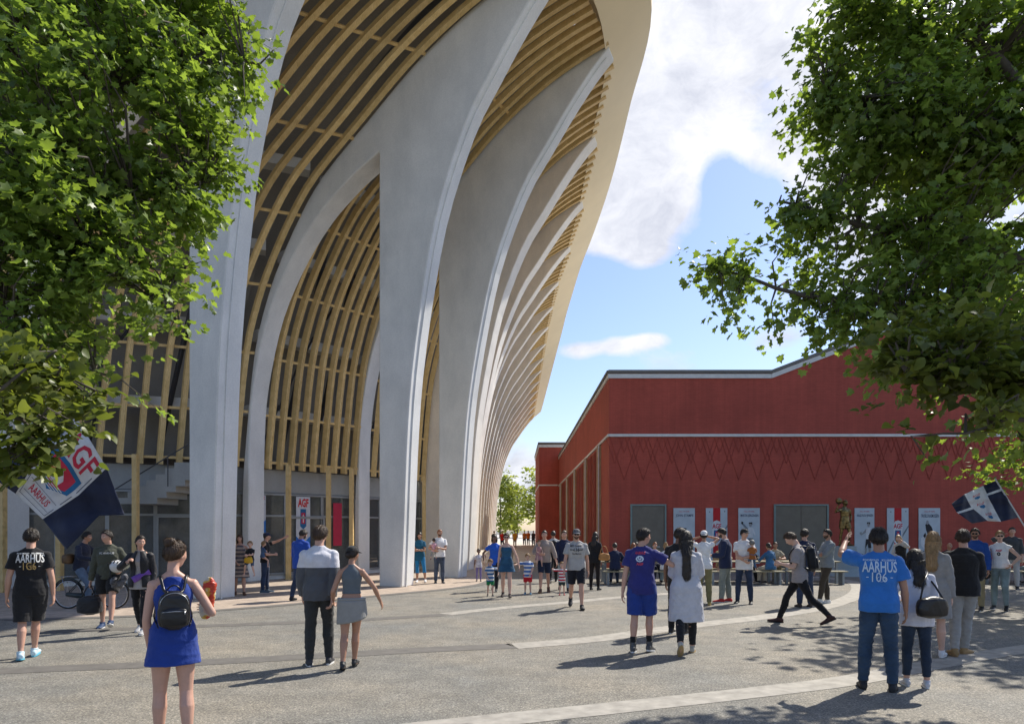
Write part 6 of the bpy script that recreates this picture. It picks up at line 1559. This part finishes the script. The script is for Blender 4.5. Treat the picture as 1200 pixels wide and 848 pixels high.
# bags of the others
h7 = worldpt(p7, p7.handpos['L']); bag('mustard yellow handbag held by the woman in the patterned dress', h7+Vector((0, -.06, -.14)), .12, .09, .05, mat('mustard_leather', (.55, .33, .02), .5, .1), [[h7+Vector((-.09, -.06, -.08)), h7, h7+Vector((.09, -.06, -.08))]], 'handbag', 'handbag')
w24 = gnd(697, 691); wb = w24+Vector((.26, -.20, 1.02)); bag('tan leather handbag on the arm of the woman in the black dress', wb, .17, .12, .07, mat('tan_leather', (.42, .20, .06), .5, .2), [[wb+Vector((-.13, 0, .08)), wb+Vector((-.05, .05, .30)), wb+Vector((.05, .05, .30)), wb+Vector((.13, 0, .08))]], 'handbag', 'handbag')
c40, M40 = p40.spine(.16); wp = worldpt(p40, c40+Vector((.10, -.24, -.03))); sh = worldpt(p40, p40.arm['R'][0]+Vector((-.04, 0, .065)))
bag('large black leather shoulder bag on the woman in the white blouse', wp, .19, .125, .065, LEA, [[wp+Vector((-.14, -.01, .10)), wp+Vector((-.07, .03, .30)), sh+Vector((0, -.03, 0)), sh+Vector((.01, .06, -.01)), wp+Vector((.10, .14, .26)), wp+Vector((.14, .03, .10))]], 'shoulder_bag', 'handbag', rot=8)
h35 = worldpt(p35, (p35.handpos['L']+p35.handpos['R'])/2); mb = MB(); mb.box(-.008, .008, -.038, .038, -.075, .075); mb.xform(Matrix.Translation(h35+Vector((-.02, 0, .03)))@Matrix.Rotation(R(-40), 4, 'Y')); tag(mb.build('phone', BLACKG, bevel=.004), 'black phone in the hands of the young man with the backpack', 'phone')
h44 = gnd(1172, 715)+Vector((-.32, .02, 1.0)); bag('small black bag hanging beside the woman in the sleeveless printed top', h44+Vector((0, 0, -.16)), .10, .13, .06, LEA, [[h44+Vector((-.06, 0, -.05)), h44+Vector((.0, 0, .32)), h44+Vector((.06, 0, -.05))]], 'handbag', 'handbag')

# ---------------------------------------------------------------- bicycle and rider
def bicycle(loc):
    t = empty('bicycle', loc); tag(t, 'dark city bicycle with rear rack ridden past the stadium glass front', 'bicycle')
    L = Vector(loc); RB_ = mat('tyre_rubber', (.02, .02, .02), .8, .1); CH = mat('chrome', (.55, .55, .57), .25, .05, metal=1.0); PNT = mat('dark_green_bike_paint', (.03, .04, .04), .35, .1); r = .345
    hub = [L+Vector((-.56, 0, r)), L+Vector((.52, 0, r))]
    for h in hub:
        mb = MB(); mb.ring(h, (0, 1, 0), r-.018, .018, 40, 8); w = keep(mb.build('tyre', RB_, smooth=True), t)
        mb = MB(); mb.ring(h, (0, 1, 0), r-.042, .010, 40, 6); keep(mb.build('rim', CH, smooth=True), w)
        mb = MB()
        for q in range(28): a = 2*math.pi*q/28; mb.tube([h+Vector((0, .02*(-1)**q, 0)), h+Vector((math.cos(a)*(r-.04), 0, math.sin(a)*(r-.04)))], .0016, 4)
        mb.tube([h-Vector((0, .04, 0)), h+Vector((0, .04, 0))], .018, 10); keep(mb.build('spokes', CH), w)
        mb = MB(); mb.tube([h+Vector((math.cos(a)*(r+.02), 0, math.sin(a)*(r+.02))) for a in np.linspace(R(15), R(185), 18)], .016, 6); keep(mb.build('mudguard', PNT, smooth=True), t)
    bb = L+Vector((-.06, 0, .29)); st = L+Vector((-.24, 0, .84)); hd = L+Vector((.34, 0, .86)); hb = L+Vector((.38, 0, .70))
    mb = MB(); mb.tube([bb, st], .017, 10); mb.tube([bb, hb], .018, 10); mb.tube([st+Vector((.04, 0, -.10)), hd-Vector((-.01, 0, .06))], .016, 10); mb.tube([hb, hd, hd+Vector((-.03, 0, .16))], .017, 10)
    for y_ in (-.05, .05): mb.tube([hub[0]+Vector((0, y_, 0)), bb+Vector((0, y_*.5, 0))], .010, 8); mb.tube([hub[0]+Vector((0, y_, 0)), st+Vector((.02, y_*.3, -.12))], .009, 8); mb.tube([hub[1]+Vector((0, y_, 0)), hb+Vector((.02, y_, .03))], .012, 8)
    keep(mb.build('frame', PNT, smooth=True), t)
    mb = MB(); c = hd+Vector((-.03, 0, .16)); mb.tube([c+Vector((-.18, -.28, .04)), c+Vector((-.04, -.24, .05)), c, c+Vector((-.04, .24, .05)), c+Vector((-.18, .28, .04))], .012, 8); keep(mb.build('handlebar', CH, smooth=True), t)
    mb = MB(); mb.ellipsoid(st+Vector((-.02, 0, .07)), (.14, .085, .03)); mb.tube([st, st+Vector((-.01, 0, .06))], .014, 8); keep(mb.build('saddle', LEA, smooth=True), t)
    mb = MB(); R0 = hub[0]+Vector((-.12, 0, .40))
    for y_ in (-.06, 0, .06): mb.tube([R0+Vector((-.08, y_, 0)), R0+Vector((.34, y_, .02))], .006, 6)
    for x_ in (-.06, .08, .24): mb.tube([R0+Vector((x_, -.06, .002)), R0+Vector((x_, .06, .002))], .006, 6)
    for y_ in (-.07, .07): mb.tube([R0+Vector((.02, y_, 0)), hub[0]+Vector((0, y_, 0))], .006, 6)
    keep(mb.build('rear_rack', CH, smooth=True), t)
    mb = MB(); mb.ring(bb, (0, 1, 0), .09, .008, 24, 6); mb.tube([bb+Vector((0, -.04, 0)), bb+Vector((.10, -.06, -.13))], .010, 6); mb.tube([bb+Vector((0, .04, 0)), bb+Vector((-.10, .06, .13))], .010, 6); mb.box(bb.x+.05, bb.x+.15, bb.y-.13, bb.y-.06, bb.z-.15, bb.z-.13)
    keep(mb.build('crankset', CH, smooth=False), t)
    mb = MB(); mb.tube([hub[0]+Vector((0, -.05, 0)), bb+Vector((0, -.05, .0))], [.05, .075], 12); keep(mb.build('chain_guard', PNT, smooth=True), t)
    return st, c, bb
bloc = gnd(108, 713); st, hbz, bb = bicycle(bloc)
rl = st+Vector((-.02, 0, .105))
p4 = mk(0, 0, 1.82, -90, 'cyclist in dark jacket and blue jeans riding right behind the big flag', 'm', SK2, (HAIRD, 'short', .3), face=True, top=dict(m=cloth('midnight_jacket', (.022, .026, .045)), sleeve=2, hem=-.05, loose=.02, name='jacket'), bottom=dict(m=cloth('jean_blue', (.09, .13, .19), denim=True), loose=.014, **TR), shoes=(mat('brown_shoe', (.08, .05, .03), .6), SOLET),
        loc=Vector((rl.x, rl.y, 0)), base=rl.z, pose=dict(L=(62, 3, 78, 5), R=(34, 3, 34, 10), lean=12, LA=('ik', (-.26, .42, 1.16), (-1, -.3, -.7)), RA=('ik', (.26, .42, 1.16), (1, -.3, -.7)), hy=8, curl=(.9, .9)), seed=4)
sb = worldpt(p4, p4.spine(.22)[0]+Vector((.10, -.22, 0))); bag('brown leather satchel on the back of the cyclist', sb, .10, .12, .19, mat('brown_satchel', (.13, .075, .035), .5, .3), None, 'satchel', 'bag')

# ---------------------------------------------------------------- flags
NAVYF = cloth('navy_flag_cloth', (.020, .027, .060), .7, bmp=.25); WHITEF = cloth('white_flag_cloth', (.62, .64, .68), .7, bmp=.25); REDF = mat('flag_red', (.52, .03, .07), .7, .08); BLUEF = mat('flag_blue', (.02, .14, .33), .7, .1); LINEF = mat('flag_line', (.10, .12, .18), .7, .05)
POLEM = mat('pale_flag_pole', (.55, .55, .55), .4, .05)
class Flag:
    def __init__(s, rows, Y, wave, seed, tilt=0):
        s.rows = rows; s.Y = Y; s.wave = wave; s.ph = seed; s.tilt = tilt; s.a = np.linspace(0, 1, len(rows))
    def P(s, a, b):
        n = len(s.rows)-1; t = a*n; i = min(int(t), n-1); f = t-i
        def row(r): 
            m = len(r)-1; q = b*m; j = min(int(q), m-1); g = q-j; return Vector(r[j]).lerp(Vector(r[j+1]), g)
        p = row(s.rows[i]).lerp(row(s.rows[i+1]), f)
        y = s.Y+s.tilt*(a-.5)+s.wave*(math.sin(a*7.5+b*3+s.ph)+.5*math.sin(b*9-a*4+s.ph*2)+.25*math.sin(a*19+b*7)+.16*math.sin(b*23-a*11+s.ph)+.12*math.sin(a*34+b*15))
        return at(p.x, p.y, y)
def build_flag(fl, name, label, holder, bands, na=60, nb=44):
    t = empty(name, holder); tag(t, label, 'flag')
    mb = MB(); G = [[fl.P(i/na, j/nb) for j in range(nb+1)] for i in range(na+1)]
    for i in range(na+1):
        for j in range(nb+1): mb.v.append(tuple(G[i][j]))
    for i in range(na):
        for j in range(nb):
            mb.f.append((i*(nb+1)+j, (i+1)*(nb+1)+j, (i+1)*(nb+1)+j+1, i*(nb+1)+j+1)); mb.mi.append(bands((i+.5)/na, (j+.5)/nb))
    o = keep(mb.build('flag_cloth', [NAVYF, WHITEF], smooth=True, fix=False), t); sm = o.modifiers.new('s', 'SOLIDIFY'); sm.thickness = .004
    return t, o
def decal(fl, parent, name, m, vs, fs, a0, a1, b0, b1, off=.012):
    """art in unit square coordinates laid on the cloth"""
    vs, fs = densify(vs, fs, .12); mb = MB(); out_ = []
    for v in vs:
        p = fl.P(a0+(a1-a0)*v.x, b0+(b1-b0)*v.y); out_.append(p+(camless-p).normalized()*off)
    mb.add(out_, fs); keep(mb.build(name, m, fix=False), parent)
camless = Vector((0, 0, 2))
def unit_text(tx, bold=0):
    vs, fs = text_mesh(tx, 1, bold=bold); x0 = min(v.x for v in vs); x1 = max(v.x for v in vs); y0 = min(v.y for v in vs); y1 = max(v.y for v in vs)
    return [Vector(((v.x-x0)/(x1-x0), (v.y-y0)/(y1-y0), 0)) for v in vs], fs
def poly2(pts): return [Vector((x, y, 0)) for x, y in pts], [tuple(range(len(pts)))]
SHIELD = [(0, 1), (.5, 1.06), (1, 1), (1, .35), (.5, 0), (0, .35)]
# a runs across the bands (0 navy, .33-.67 white, 1 navy); b from the upper right to the lower left
fl1 = Flag([[(60, 466), (28, 508), (-8, 560)], [(88, 486), (52, 524), (18, 578)], [(125, 548), (92, 580), (50, 608)], [(146, 603), (116, 604), (78, 644)]], 12.6, .11, .6, .5)
t1, o1 = build_flag(fl1, 'flag', 'large waving navy and white club flag with red AGF letters and a crest', at(-60, 700, 12.4), lambda a, b: 1 if .333 < a < .667 else 0)
A0_, A1_ = .36, .645
vs, fs = unit_text('AGF', .02); decal(fl1, o1, 'red_letters', REDF, [Vector((v.x, 1-v.y, 0)) for v in vs], fs, .385, .625, .05, .34)
vs, fs = poly2([(x, 1-y) for x, y in SHIELD]); decal(fl1, o1, 'crest_shield', BLUEF, vs, fs, .375, .63, .38, .74)
decal(fl1, o1, 'crest_field', REDF, vs, fs, .405, .60, .43, .70, .016)
decal(fl1, o1, 'crest_tower', WHITEF, *poly2([(.1, 1), (.1, .5), (0, .5), (.5, 0), (1, .5), (.9, .5), (.9, 1)]), .46, .55, .47, .63, .020)
for q in range(4): decal(fl1, o1, 'crest_wave', WHITEF, *poly2([(0, 0), (1, 0), (1, 1), (0, 1)]), .41, .595, .635+q*.022, .645+q*.022, .021)
vs, fs = unit_text('AARHUS', .015); decal(fl1, o1, 'ribbon_lettering', REDF, [Vector((v.x, 1-v.y, 0)) for v in vs], fs, .40, .60, .80, .885)
for (x0, x1, y0, y1) in ((.352, .357, .02, .96), (.648, .653, .02, .96), (.352, .653, .955, .96), (.37, .64, .775, .78), (.37, .64, .905, .91)): decal(fl1, o1, 'outline', LINEF, *poly2([(0, 0), (1, 0), (1, 1), (0, 1)]), x0, x1, y0, y1)
pa = at(64, 460, 12.35); pb = at(-46, 614, 12.4); mb = MB(); mb.tube([pb+(pb-pa)*.55, pa+(pa-pb)*.04], .018, 10); keep(mb.build('flag_pole', POLEM, smooth=True), t1)
fl2 = Flag([[(1115, 590), (1121, 600), (1139, 613)], [(1130, 579), (1138, 594), (1157, 610)], [(1152, 569), (1160, 586), (1173, 611)], [(1167, 563), (1178, 580), (1194, 606)]], 15.0, .10, 2.2, .3)
def band2(a, b):
    if .333 < a < .667: return 1
    if a > .667 and .28 < b < .33: return 1
    if a < .333 and .50 < b < .56: return 1
    return 0
t2, o2 = build_flag(fl2, 'flag', 'navy and white flag with three small red emblems before the red wall', at(1232, 690, 15), band2)
for b0 in (.16, .46, .76):
    vs, fs = unit_text('AGF', .01); vs = [Vector((v.x, 1-v.y, 0)) for v in vs]; decal(fl2, o2, 'red_letters', REDF, vs, fs, .43, .57, b0, b0+.07)
    decal(fl2, o2, 'small_crest', BLUEF, *poly2([(x, 1-y) for x, y in SHIELD]), .455, .545, b0+.085, b0+.17)
mb = MB(); q0 = at(1167, 562, 15.0); q1 = at(1196, 609, 15.0); mb.tube([q0+(q0-q1)*.03, q1+(q1-q0)*1.15], .016, 10); keep(mb.build('flag_pole', POLEM, smooth=True), t2)
# their bearers stand just outside the picture
e1 = pb+(pb-pa)*.5; mk(0, 0, 1.84, -80, 'supporter in navy holding the large club flag, just beyond the left edge', 'm', SK1, (HAIRD, 'short', .3), loc=Vector((e1.x-.30, e1.y+.1, 0)), top=dict(m=NAVY, sleeve=.6, loose=.02), bottom=dict(m=DENIM, **TR), pose=dict(LA=('ik', (.0, .34, 1.32), (-1, -.2, -.6)), RA=('ik', (.16, .38, 1.05), (1, -.2, -.6)), curl=(1, 1)), seed=3)
e2 = q1+(q1-q0)*1.0; mk(0, 0, 1.84, 100, 'supporter in white holding the small navy flag, just beyond the right edge', 'm', SK2, (HAIRD, 'short', .3), loc=Vector((e2.x+.34, e2.y, 0)), top=dict(m=WHITE, sleeve=.6, loose=.02), bottom=dict(m=DENIM, **TR), pose=dict(RA=('ik', (.0, .34, 1.30), (1, -.2, -.6)), LA=('ik', (-.12, .36, 1.05), (-1, -.2, -.6)), curl=(1, 1)), seed=5)

# ---------------------------------------------------------------- posters on the red hall
PAPER = mat('pale_poster_paper', (.50, .57, .62), .6, .10, 2); PINK = mat('poster_ink_navy', (.02, .04, .10), .6, .1); GINK = mat('poster_ink_grey', (.20, .23, .26), .6, .35, 8); LINK = mat('poster_ink_light', (.66, .68, .70), .6, .1); DINK = mat('poster_ink_black', (.02, .02, .025), .6, .1); SINK = mat('poster_skin_grey', (.30, .31, .32), .6, .1)
def flat(mb_polys, name, m, parent, T, off):
    mb = MB()
    for poly in mb_polys: mb.add([T(x, y, off) for x, y in poly], [tuple(range(len(poly)))])
    return keep(mb.build(name, m, fix=False), parent)
def circ(cx, cy, rx_, ry_, n=16): return [(cx+rx_*math.cos(a), cy+ry_*math.sin(a)) for a in np.linspace(0, 2*math.pi, n, endpoint=False)]
def tfit(tx, x0, x1, y0, y1, bold=0.0):
    vs, fs = unit_text(tx, bold); return [Vector((x0+(x1-x0)*v.x, y0+(y1-y0)*v.y, 0)) for v in vs], fs
def put_text(tx, box, name, m, parent, T, off, bold=.0):
    vs, fs = tfit(tx, *box, bold); mb = MB(); mb.add([T(v.x, v.y, off) for v in vs], fs); return keep(mb.build(name, m, fix=False), parent)
def hall_T(x0, x1, z0, z1, y0=HYY-.05):
    def T(u, v, off): return Vector((x0+(x1-x0)*u, y0-off, z0+(z1-z0)*v))
    return T
def fig(kind):
    """player silhouettes: list of (polygon, tone)"""
    if kind == 0: return [(circ(.52, .60, .065, .036), 's'), ([(.45, .64), (.60, .64), (.61, .60), (.56, .625), (.47, .62)], 'd'), ([(.40, .555), (.66, .555), (.70, .36), (.36, .36)], 'l'), ([(.38, .55), (.30, .42), (.34, .40), (.43, .50)], 'l'), ([(.66, .55), (.74, .42), (.70, .40), (.62, .50)], 'l'), ([(.36, .36), (.70, .36), (.72, .24), (.54, .24), (.53, .30), (.50, .24), (.34, .24)], 'd'), ([(.38, .24), (.48, .24), (.46, .06), (.38, .06)], 's'), ([(.58, .24), (.68, .24), (.70, .06), (.62, .06)], 's')]
    if kind == 1: return [(circ(.56, .70, .07, .040), 's'), ([(.48, .74), (.64, .745), (.65, .70), (.58, .72), (.49, .715)], 'd'), ([(.44, .65), (.68, .65), (.66, .46), (.46, .46)], 'l'), ([(.44, .64), (.18, .74), (.16, .71), (.42, .58)], 'g'), ([(.14, .76), (.22, .75), (.20, .70), (.12, .72)], 'd'), ([(.68, .64), (.80, .52), (.76, .50), (.64, .58)], 'l'), ([(.45, .46), (.68, .46), (.72, .34), (.58, .33), (.56, .38), (.44, .36)], 'g'), ([(.46, .36), (.56, .36), (.50, .20), (.42, .12), (.40, .16)], 's'), ([(.60, .34), (.70, .34), (.80, .20), (.74, .12), (.72, .20)], 's')]
    if kind == 2: return [(circ(.70, .70, .065, .042), 's'), ([(.62, .745), (.78, .745), (.78, .70), (.70, .73), (.62, .71)], 'd'), ([(.58, .64), (.80, .64), (.80, .44), (.56, .44)], 'l'), ([(.58, .63), (.36, .54), (.34, .57), (.24, .56), (.26, .53), (.34, .51), (.56, .56)], 's'), ([(.80, .63), (.90, .50), (.86, .47), (.78, .54)], 's'), ([(.56, .44), (.80, .44), (.84, .28), (.68, .28), (.66, .36), (.52, .26)], 'd'), ([(.54, .27), (.62, .29), (.56, .12), (.48, .10)], 's'), ([(.70, .28), (.80, .28), (.80, .08), (.72, .06)], 's'), (circ(.36, .13, .09, .05), 'g')]
    return [([(.30, .70), (.42, .74), (.60, .66), (.72, .52), (.62, .44), (.44, .50), (.34, .60)], 'd'), (circ(.40, .74, .065, .04), 's'), ([(.10, .46), (.34, .52), (.40, .36), (.24, .26), (.08, .34)], 'l'), ([(.20, .50), (.30, .56), (.34, .50), (.26, .46)], 'd'), ([(.44, .48), (.58, .44), (.66, .26), (.56, .24), (.46, .36)], 'l'), ([(.0, .26), (.3, .22), (.6, .16), (1, .2), (1, .0), (0, .0)], 'g')]
TN = {'s': SINK, 'd': DINK, 'l': LINK, 'g': GINK}
def player_poster(px0, px1, head, nm, kind, label):
    a = at(px0, 645, HYY); b = at(px1, 595, HYY); t = empty('poster', (a.x, HYY-.02, a.z)); tag(t, label, 'poster', 'posters on the red hall')
    mb = MB(); mb.box(a.x, b.x, HYY-.05, HYY-.002, .28, b.z); keep(mb.build('panel', PAPER, bevel=.005), t)
    T = hall_T(a.x, b.x, .28, b.z)
    put_text(head, (.26, .74, .925, .95), 'heading', REDF, t, T, .004); put_text(nm, (.10, .93, .83, .89), 'name_lettering', PINK, t, T, .004, .012)
    for q, (pl, tone) in enumerate(fig(kind)): flat([pl], 'printed_figure', TN[tone], t, T, .004+.002*q)
    flat([[(.02, .02), (.98, .02), (.98, .14), (.6, .16), (.02, .12)]], 'printed_ground', GINK, t, T, .003)
def club_poster(px0, px1, label):
    a = at(px0, 645, HYY); b = at(px1, 595, HYY); t = empty('poster', (a.x, HYY-.02, a.z)); tag(t, label, 'poster', 'club banners on the red hall')
    mb = MB(); mb.box(a.x, b.x, HYY-.05, HYY-.002, .28, b.z); keep(mb.build('panel', PAPER, bevel=.005), t); T = hall_T(a.x, b.x, .28, b.z)
    flat([[(.33, 0), (.67, 0), (.67, 1), (.33, 1)]], 'red_band', mat('poster_red', (.50, .015, .02), .6, .08), t, T, .004)
    flat([circ(.17, .93, .025, .015), circ(.87, .94, .025, .015), [(.0, .20), (.33, .45), (.33, .40), (.0, .12)], [(.67, .5), (1, .7), (1, .66), (.67, .44)]], 'grey_print', GINK, t, T, .003)
    flat([[(.28, .70), (.36, .76), (.5, .78), (.64, .76), (.72, .70), (.70, .40), (.5, .32), (.30, .40)]], 'shield', LINK, t, T, .007)
    put_text('AGF', (.29, .71, .63, .72), 'red_letters', REDF, t, T, .010, .03)
    flat([[(.37, .60), (.63, .60), (.66, .42), (.5, .37), (.34, .42)]], 'blue_field', BLUEF, t, T, .010); flat([[(.44, .58), (.56, .58), (.56, .43), (.44, .43)]], 'red_field', REDF, t, T, .013); flat([[(.48, .55), (.52, .55), (.52, .45), (.48, .45)]], 'white_tower', LINK, t, T, .016)
player_poster(789, 814, 'HALL OF FAME', 'JOHN STAMPE', 0, 'white player poster nearest the single grey door on the red hall')
club_poster(827, 852, 'white club banner with red centre band between two player posters left of the double door')
player_poster(865, 890, 'HALL OF FAME', 'MARTIN JØRGENSEN', 1, 'white player poster just left of the double grey door')
player_poster(1001, 1024, 'HALL OF FAME', 'AAGE ROU JENSEN', 2, 'white player poster just right of the bronze statue')
club_poster(1039, 1064, 'white club banner with red centre band right of the bronze statue')
player_poster(1076, 1101, 'HALL OF FAME', 'TROELS RASMUSSEN', 3, 'rightmost white player poster, showing two players in a tackle')
# banners inside the stadium shop windows
def wall_pt(px, seg, back=0):
    a, b = inner[seg], inner[seg+1]; kx = (px-CX)/F
    d = b-a; t = (kx*a.y-a.x)/(d.x-kx*d.y); p = a+d*t; nn = Vector((-d.y, d.x, 0)).normalized()
    if nn.y < 0: nn = -nn
    return p+nn*back
def shop_banner(px0, px1, z0, z1, seg, label, full=True):
    A = wall_pt(px0, seg, -.09); B = wall_pt(px1, seg, -.09); t = empty('banner', A); tag(t, label, 'banner')
    dd = (B-A); n_ = Vector((dd.y, -dd.x, 0)).normalized()
    def T(u, v, off): return A+dd*u+Vector((0, 0, z0+(z1-z0)*v))+n_*off
    flat([[(0, 0), (1, 0), (1, 1), (0, 1)]], 'banner_sheet', WHITEF if full else REDF, t, T, 0)
    if full:
        put_text('AGF', (.12, .88, .83, .97), 'red_letters', mat('bright_club_red', (.62, .02, .02), .6, .05), t, T, .004, .04)
        flat([[(.30, .80), (.70, .80), (.72, .52), (.5, .47), (.28, .52)]], 'blue_field', BLUEF, t, T, .004); flat([[(.36, .74), (.64, .74), (.64, .56), (.36, .56)]], 'red_field', REDF, t, T, .007); flat([[(.46, .62), (.46, .66), (.40, .66), (.5, .72), (.6, .66), (.54, .66), (.54, .58), (.46, .58)]], 'white_tower', WHITEF, t, T, .010)
        vs, fs = tfit('AARHUS', .28, .72, .42, .45); mb = MB(); mb.add([T(v.x, v.y, .004) for v in vs], fs); keep(mb.build('small_letters', REDF, fix=False), t)
        flat([[(0, 0), (1, 0), (1, .36), (.5, .24), (0, .36)]], 'blue_chevron', mat('bright_club_blue', (.02, .18, .55), .6, .05), t, T, .004)
    return t
shop_banner(345.5, 362, .75, 3.1, 2, 'white club banner with crest and blue chevron in the shop window behind the couple')
shop_banner(297, 310, 1.7, 3.1, 2, 'white club banner half hidden behind the arched inner leg')
shop_banner(389, 399, 1.2, 2.9, 2, 'plain red banner in the shop window beside the timber posts', False)

# ---------------------------------------------------------------- tables and benches
TAB = timber('picnic_timber', (.30, .27, .17), (.46, .41, .27), (1, 4, 4)); LEGM = mat('galvanised_leg', (.26, .29, .31), .5, .1, 6, metal=.3)
def picnic(x0, x1, Y, lab, kids=(-.85, .85)):
    t = empty('picnic_table', ((x0+x1)/2, Y, 0)); tag(t, 'picnic table with pale timber top and grey legs, '+lab, 'table', 'picnic tables before the red hall')
    for q in range(3):
        mb = MB(); mb.box(x0, x1, Y-.36+q*.245, Y-.36+q*.245+.225, .72, .765); keep(mb.build('top_board', TAB, bevel=.006), t)
    for x in (x0+.12, x1-.12):
        for y in (Y-.30, Y+.30): mb = MB(); mb.box(x-.04, x+.04, y-.04, y+.04, 0, .715); keep(mb.build('leg', LEGM, bevel=.004), t)
        mb = MB(); mb.box(x-.03, x+.03, Y-.255, Y+.255, .62, .70); keep(mb.build('cross_bar', LEGM), t)
    for s_, y in zip((0, 1), (Y-.72, Y+.72)):
        b = empty('bench', ((x0+x1)/2, y, 0)); tag(b, ('near' if s_ == 0 else 'far')+' timber bench of the picnic table '+lab, 'bench', 'benches at the picnic tables')
        for q in range(2): mb = MB(); mb.box(x0, x1, y-.17+q*.175, y-.17+q*.175+.165, .42, .46); keep(mb.build('seat_board', TAB, bevel=.005), b)
        for x in (x0+.15, x1-.15): mb = MB(); mb.box(x-.035, x+.035, y-.15, y+.15, 0, .415); keep(mb.build('leg', LEGM, bevel=.004), b)
picnic(2.95, 5.5, 23.65, 'nearest the hall corner')
picnic(6.45, 9.0, 23.65, 'behind the man with the baby')
picnic(9.15, 11.1, 23.65, 'left of the statue')
picnic(13.6, 15.7, 24.6, 'right of the statue')
picnic(16.0, 18.6, 23.65, 'at the right edge')

# ---------------------------------------------------------------- statue
BRZ = mat('polished_bronze', (.20, .15, .07), .34, .6, 9, metal=1.0); PLN = concrete('pale_plinth_stone', (.36, .42, .44))
sg = gnd(990, 674); PH = 1.18
stt = Person((sg.x, sg.y, PH), 196, 1.86, 'm', .014, dict(L=(12, 9, 22), R=(-4, 6, 2), LA=(-10, 34, 78, 60), RA=('ik', (.44, .12, 1.60), (.6, -.2, -1)), hy=24, hp=4, curl=(.6, .6), lean=-2), 1.04, False, 2)
stt.root.name = 'statue'; tag(stt.root, 'bronze statue of a ball player holding a ball on a pale round plinth', 'statue')
stt.body(BRZ); stt.bodyo.name = 'figure'
stt.legs(BRZ, length=.62, loose=.03, name='cast_shorts', flare=.3); stt.shirt(BRZ, sleeve=.5, hem=-.04, loose=.016, name='cast_shirt'); stt.shoes(BRZ, BRZ); stt.hair(BRZ, 'short', .3, 3)
hb_ = stt.handpos['R']; mb = MB(); mb.ellipsoid(hb_+Vector((.03, .02, .11)), (.13, .13, .13), seg=20, rings=14); mb.build('ball', BRZ, stt.root, smooth=True)
mb = MB(); rings = []
for z, r in ((-PH, .74), (-PH+.10, .66), (-PH+.3, .56), (-PH+.6, .50), (-PH+.9, .46), (-.06, .44), (0, .43)): rings.append([Vector((r*math.cos(a), r*math.sin(a), z)) for a in np.linspace(0, 2*math.pi, 40, endpoint=False)])
mb.loft(rings); mb.build('plinth', PLN, stt.root, smooth=False)
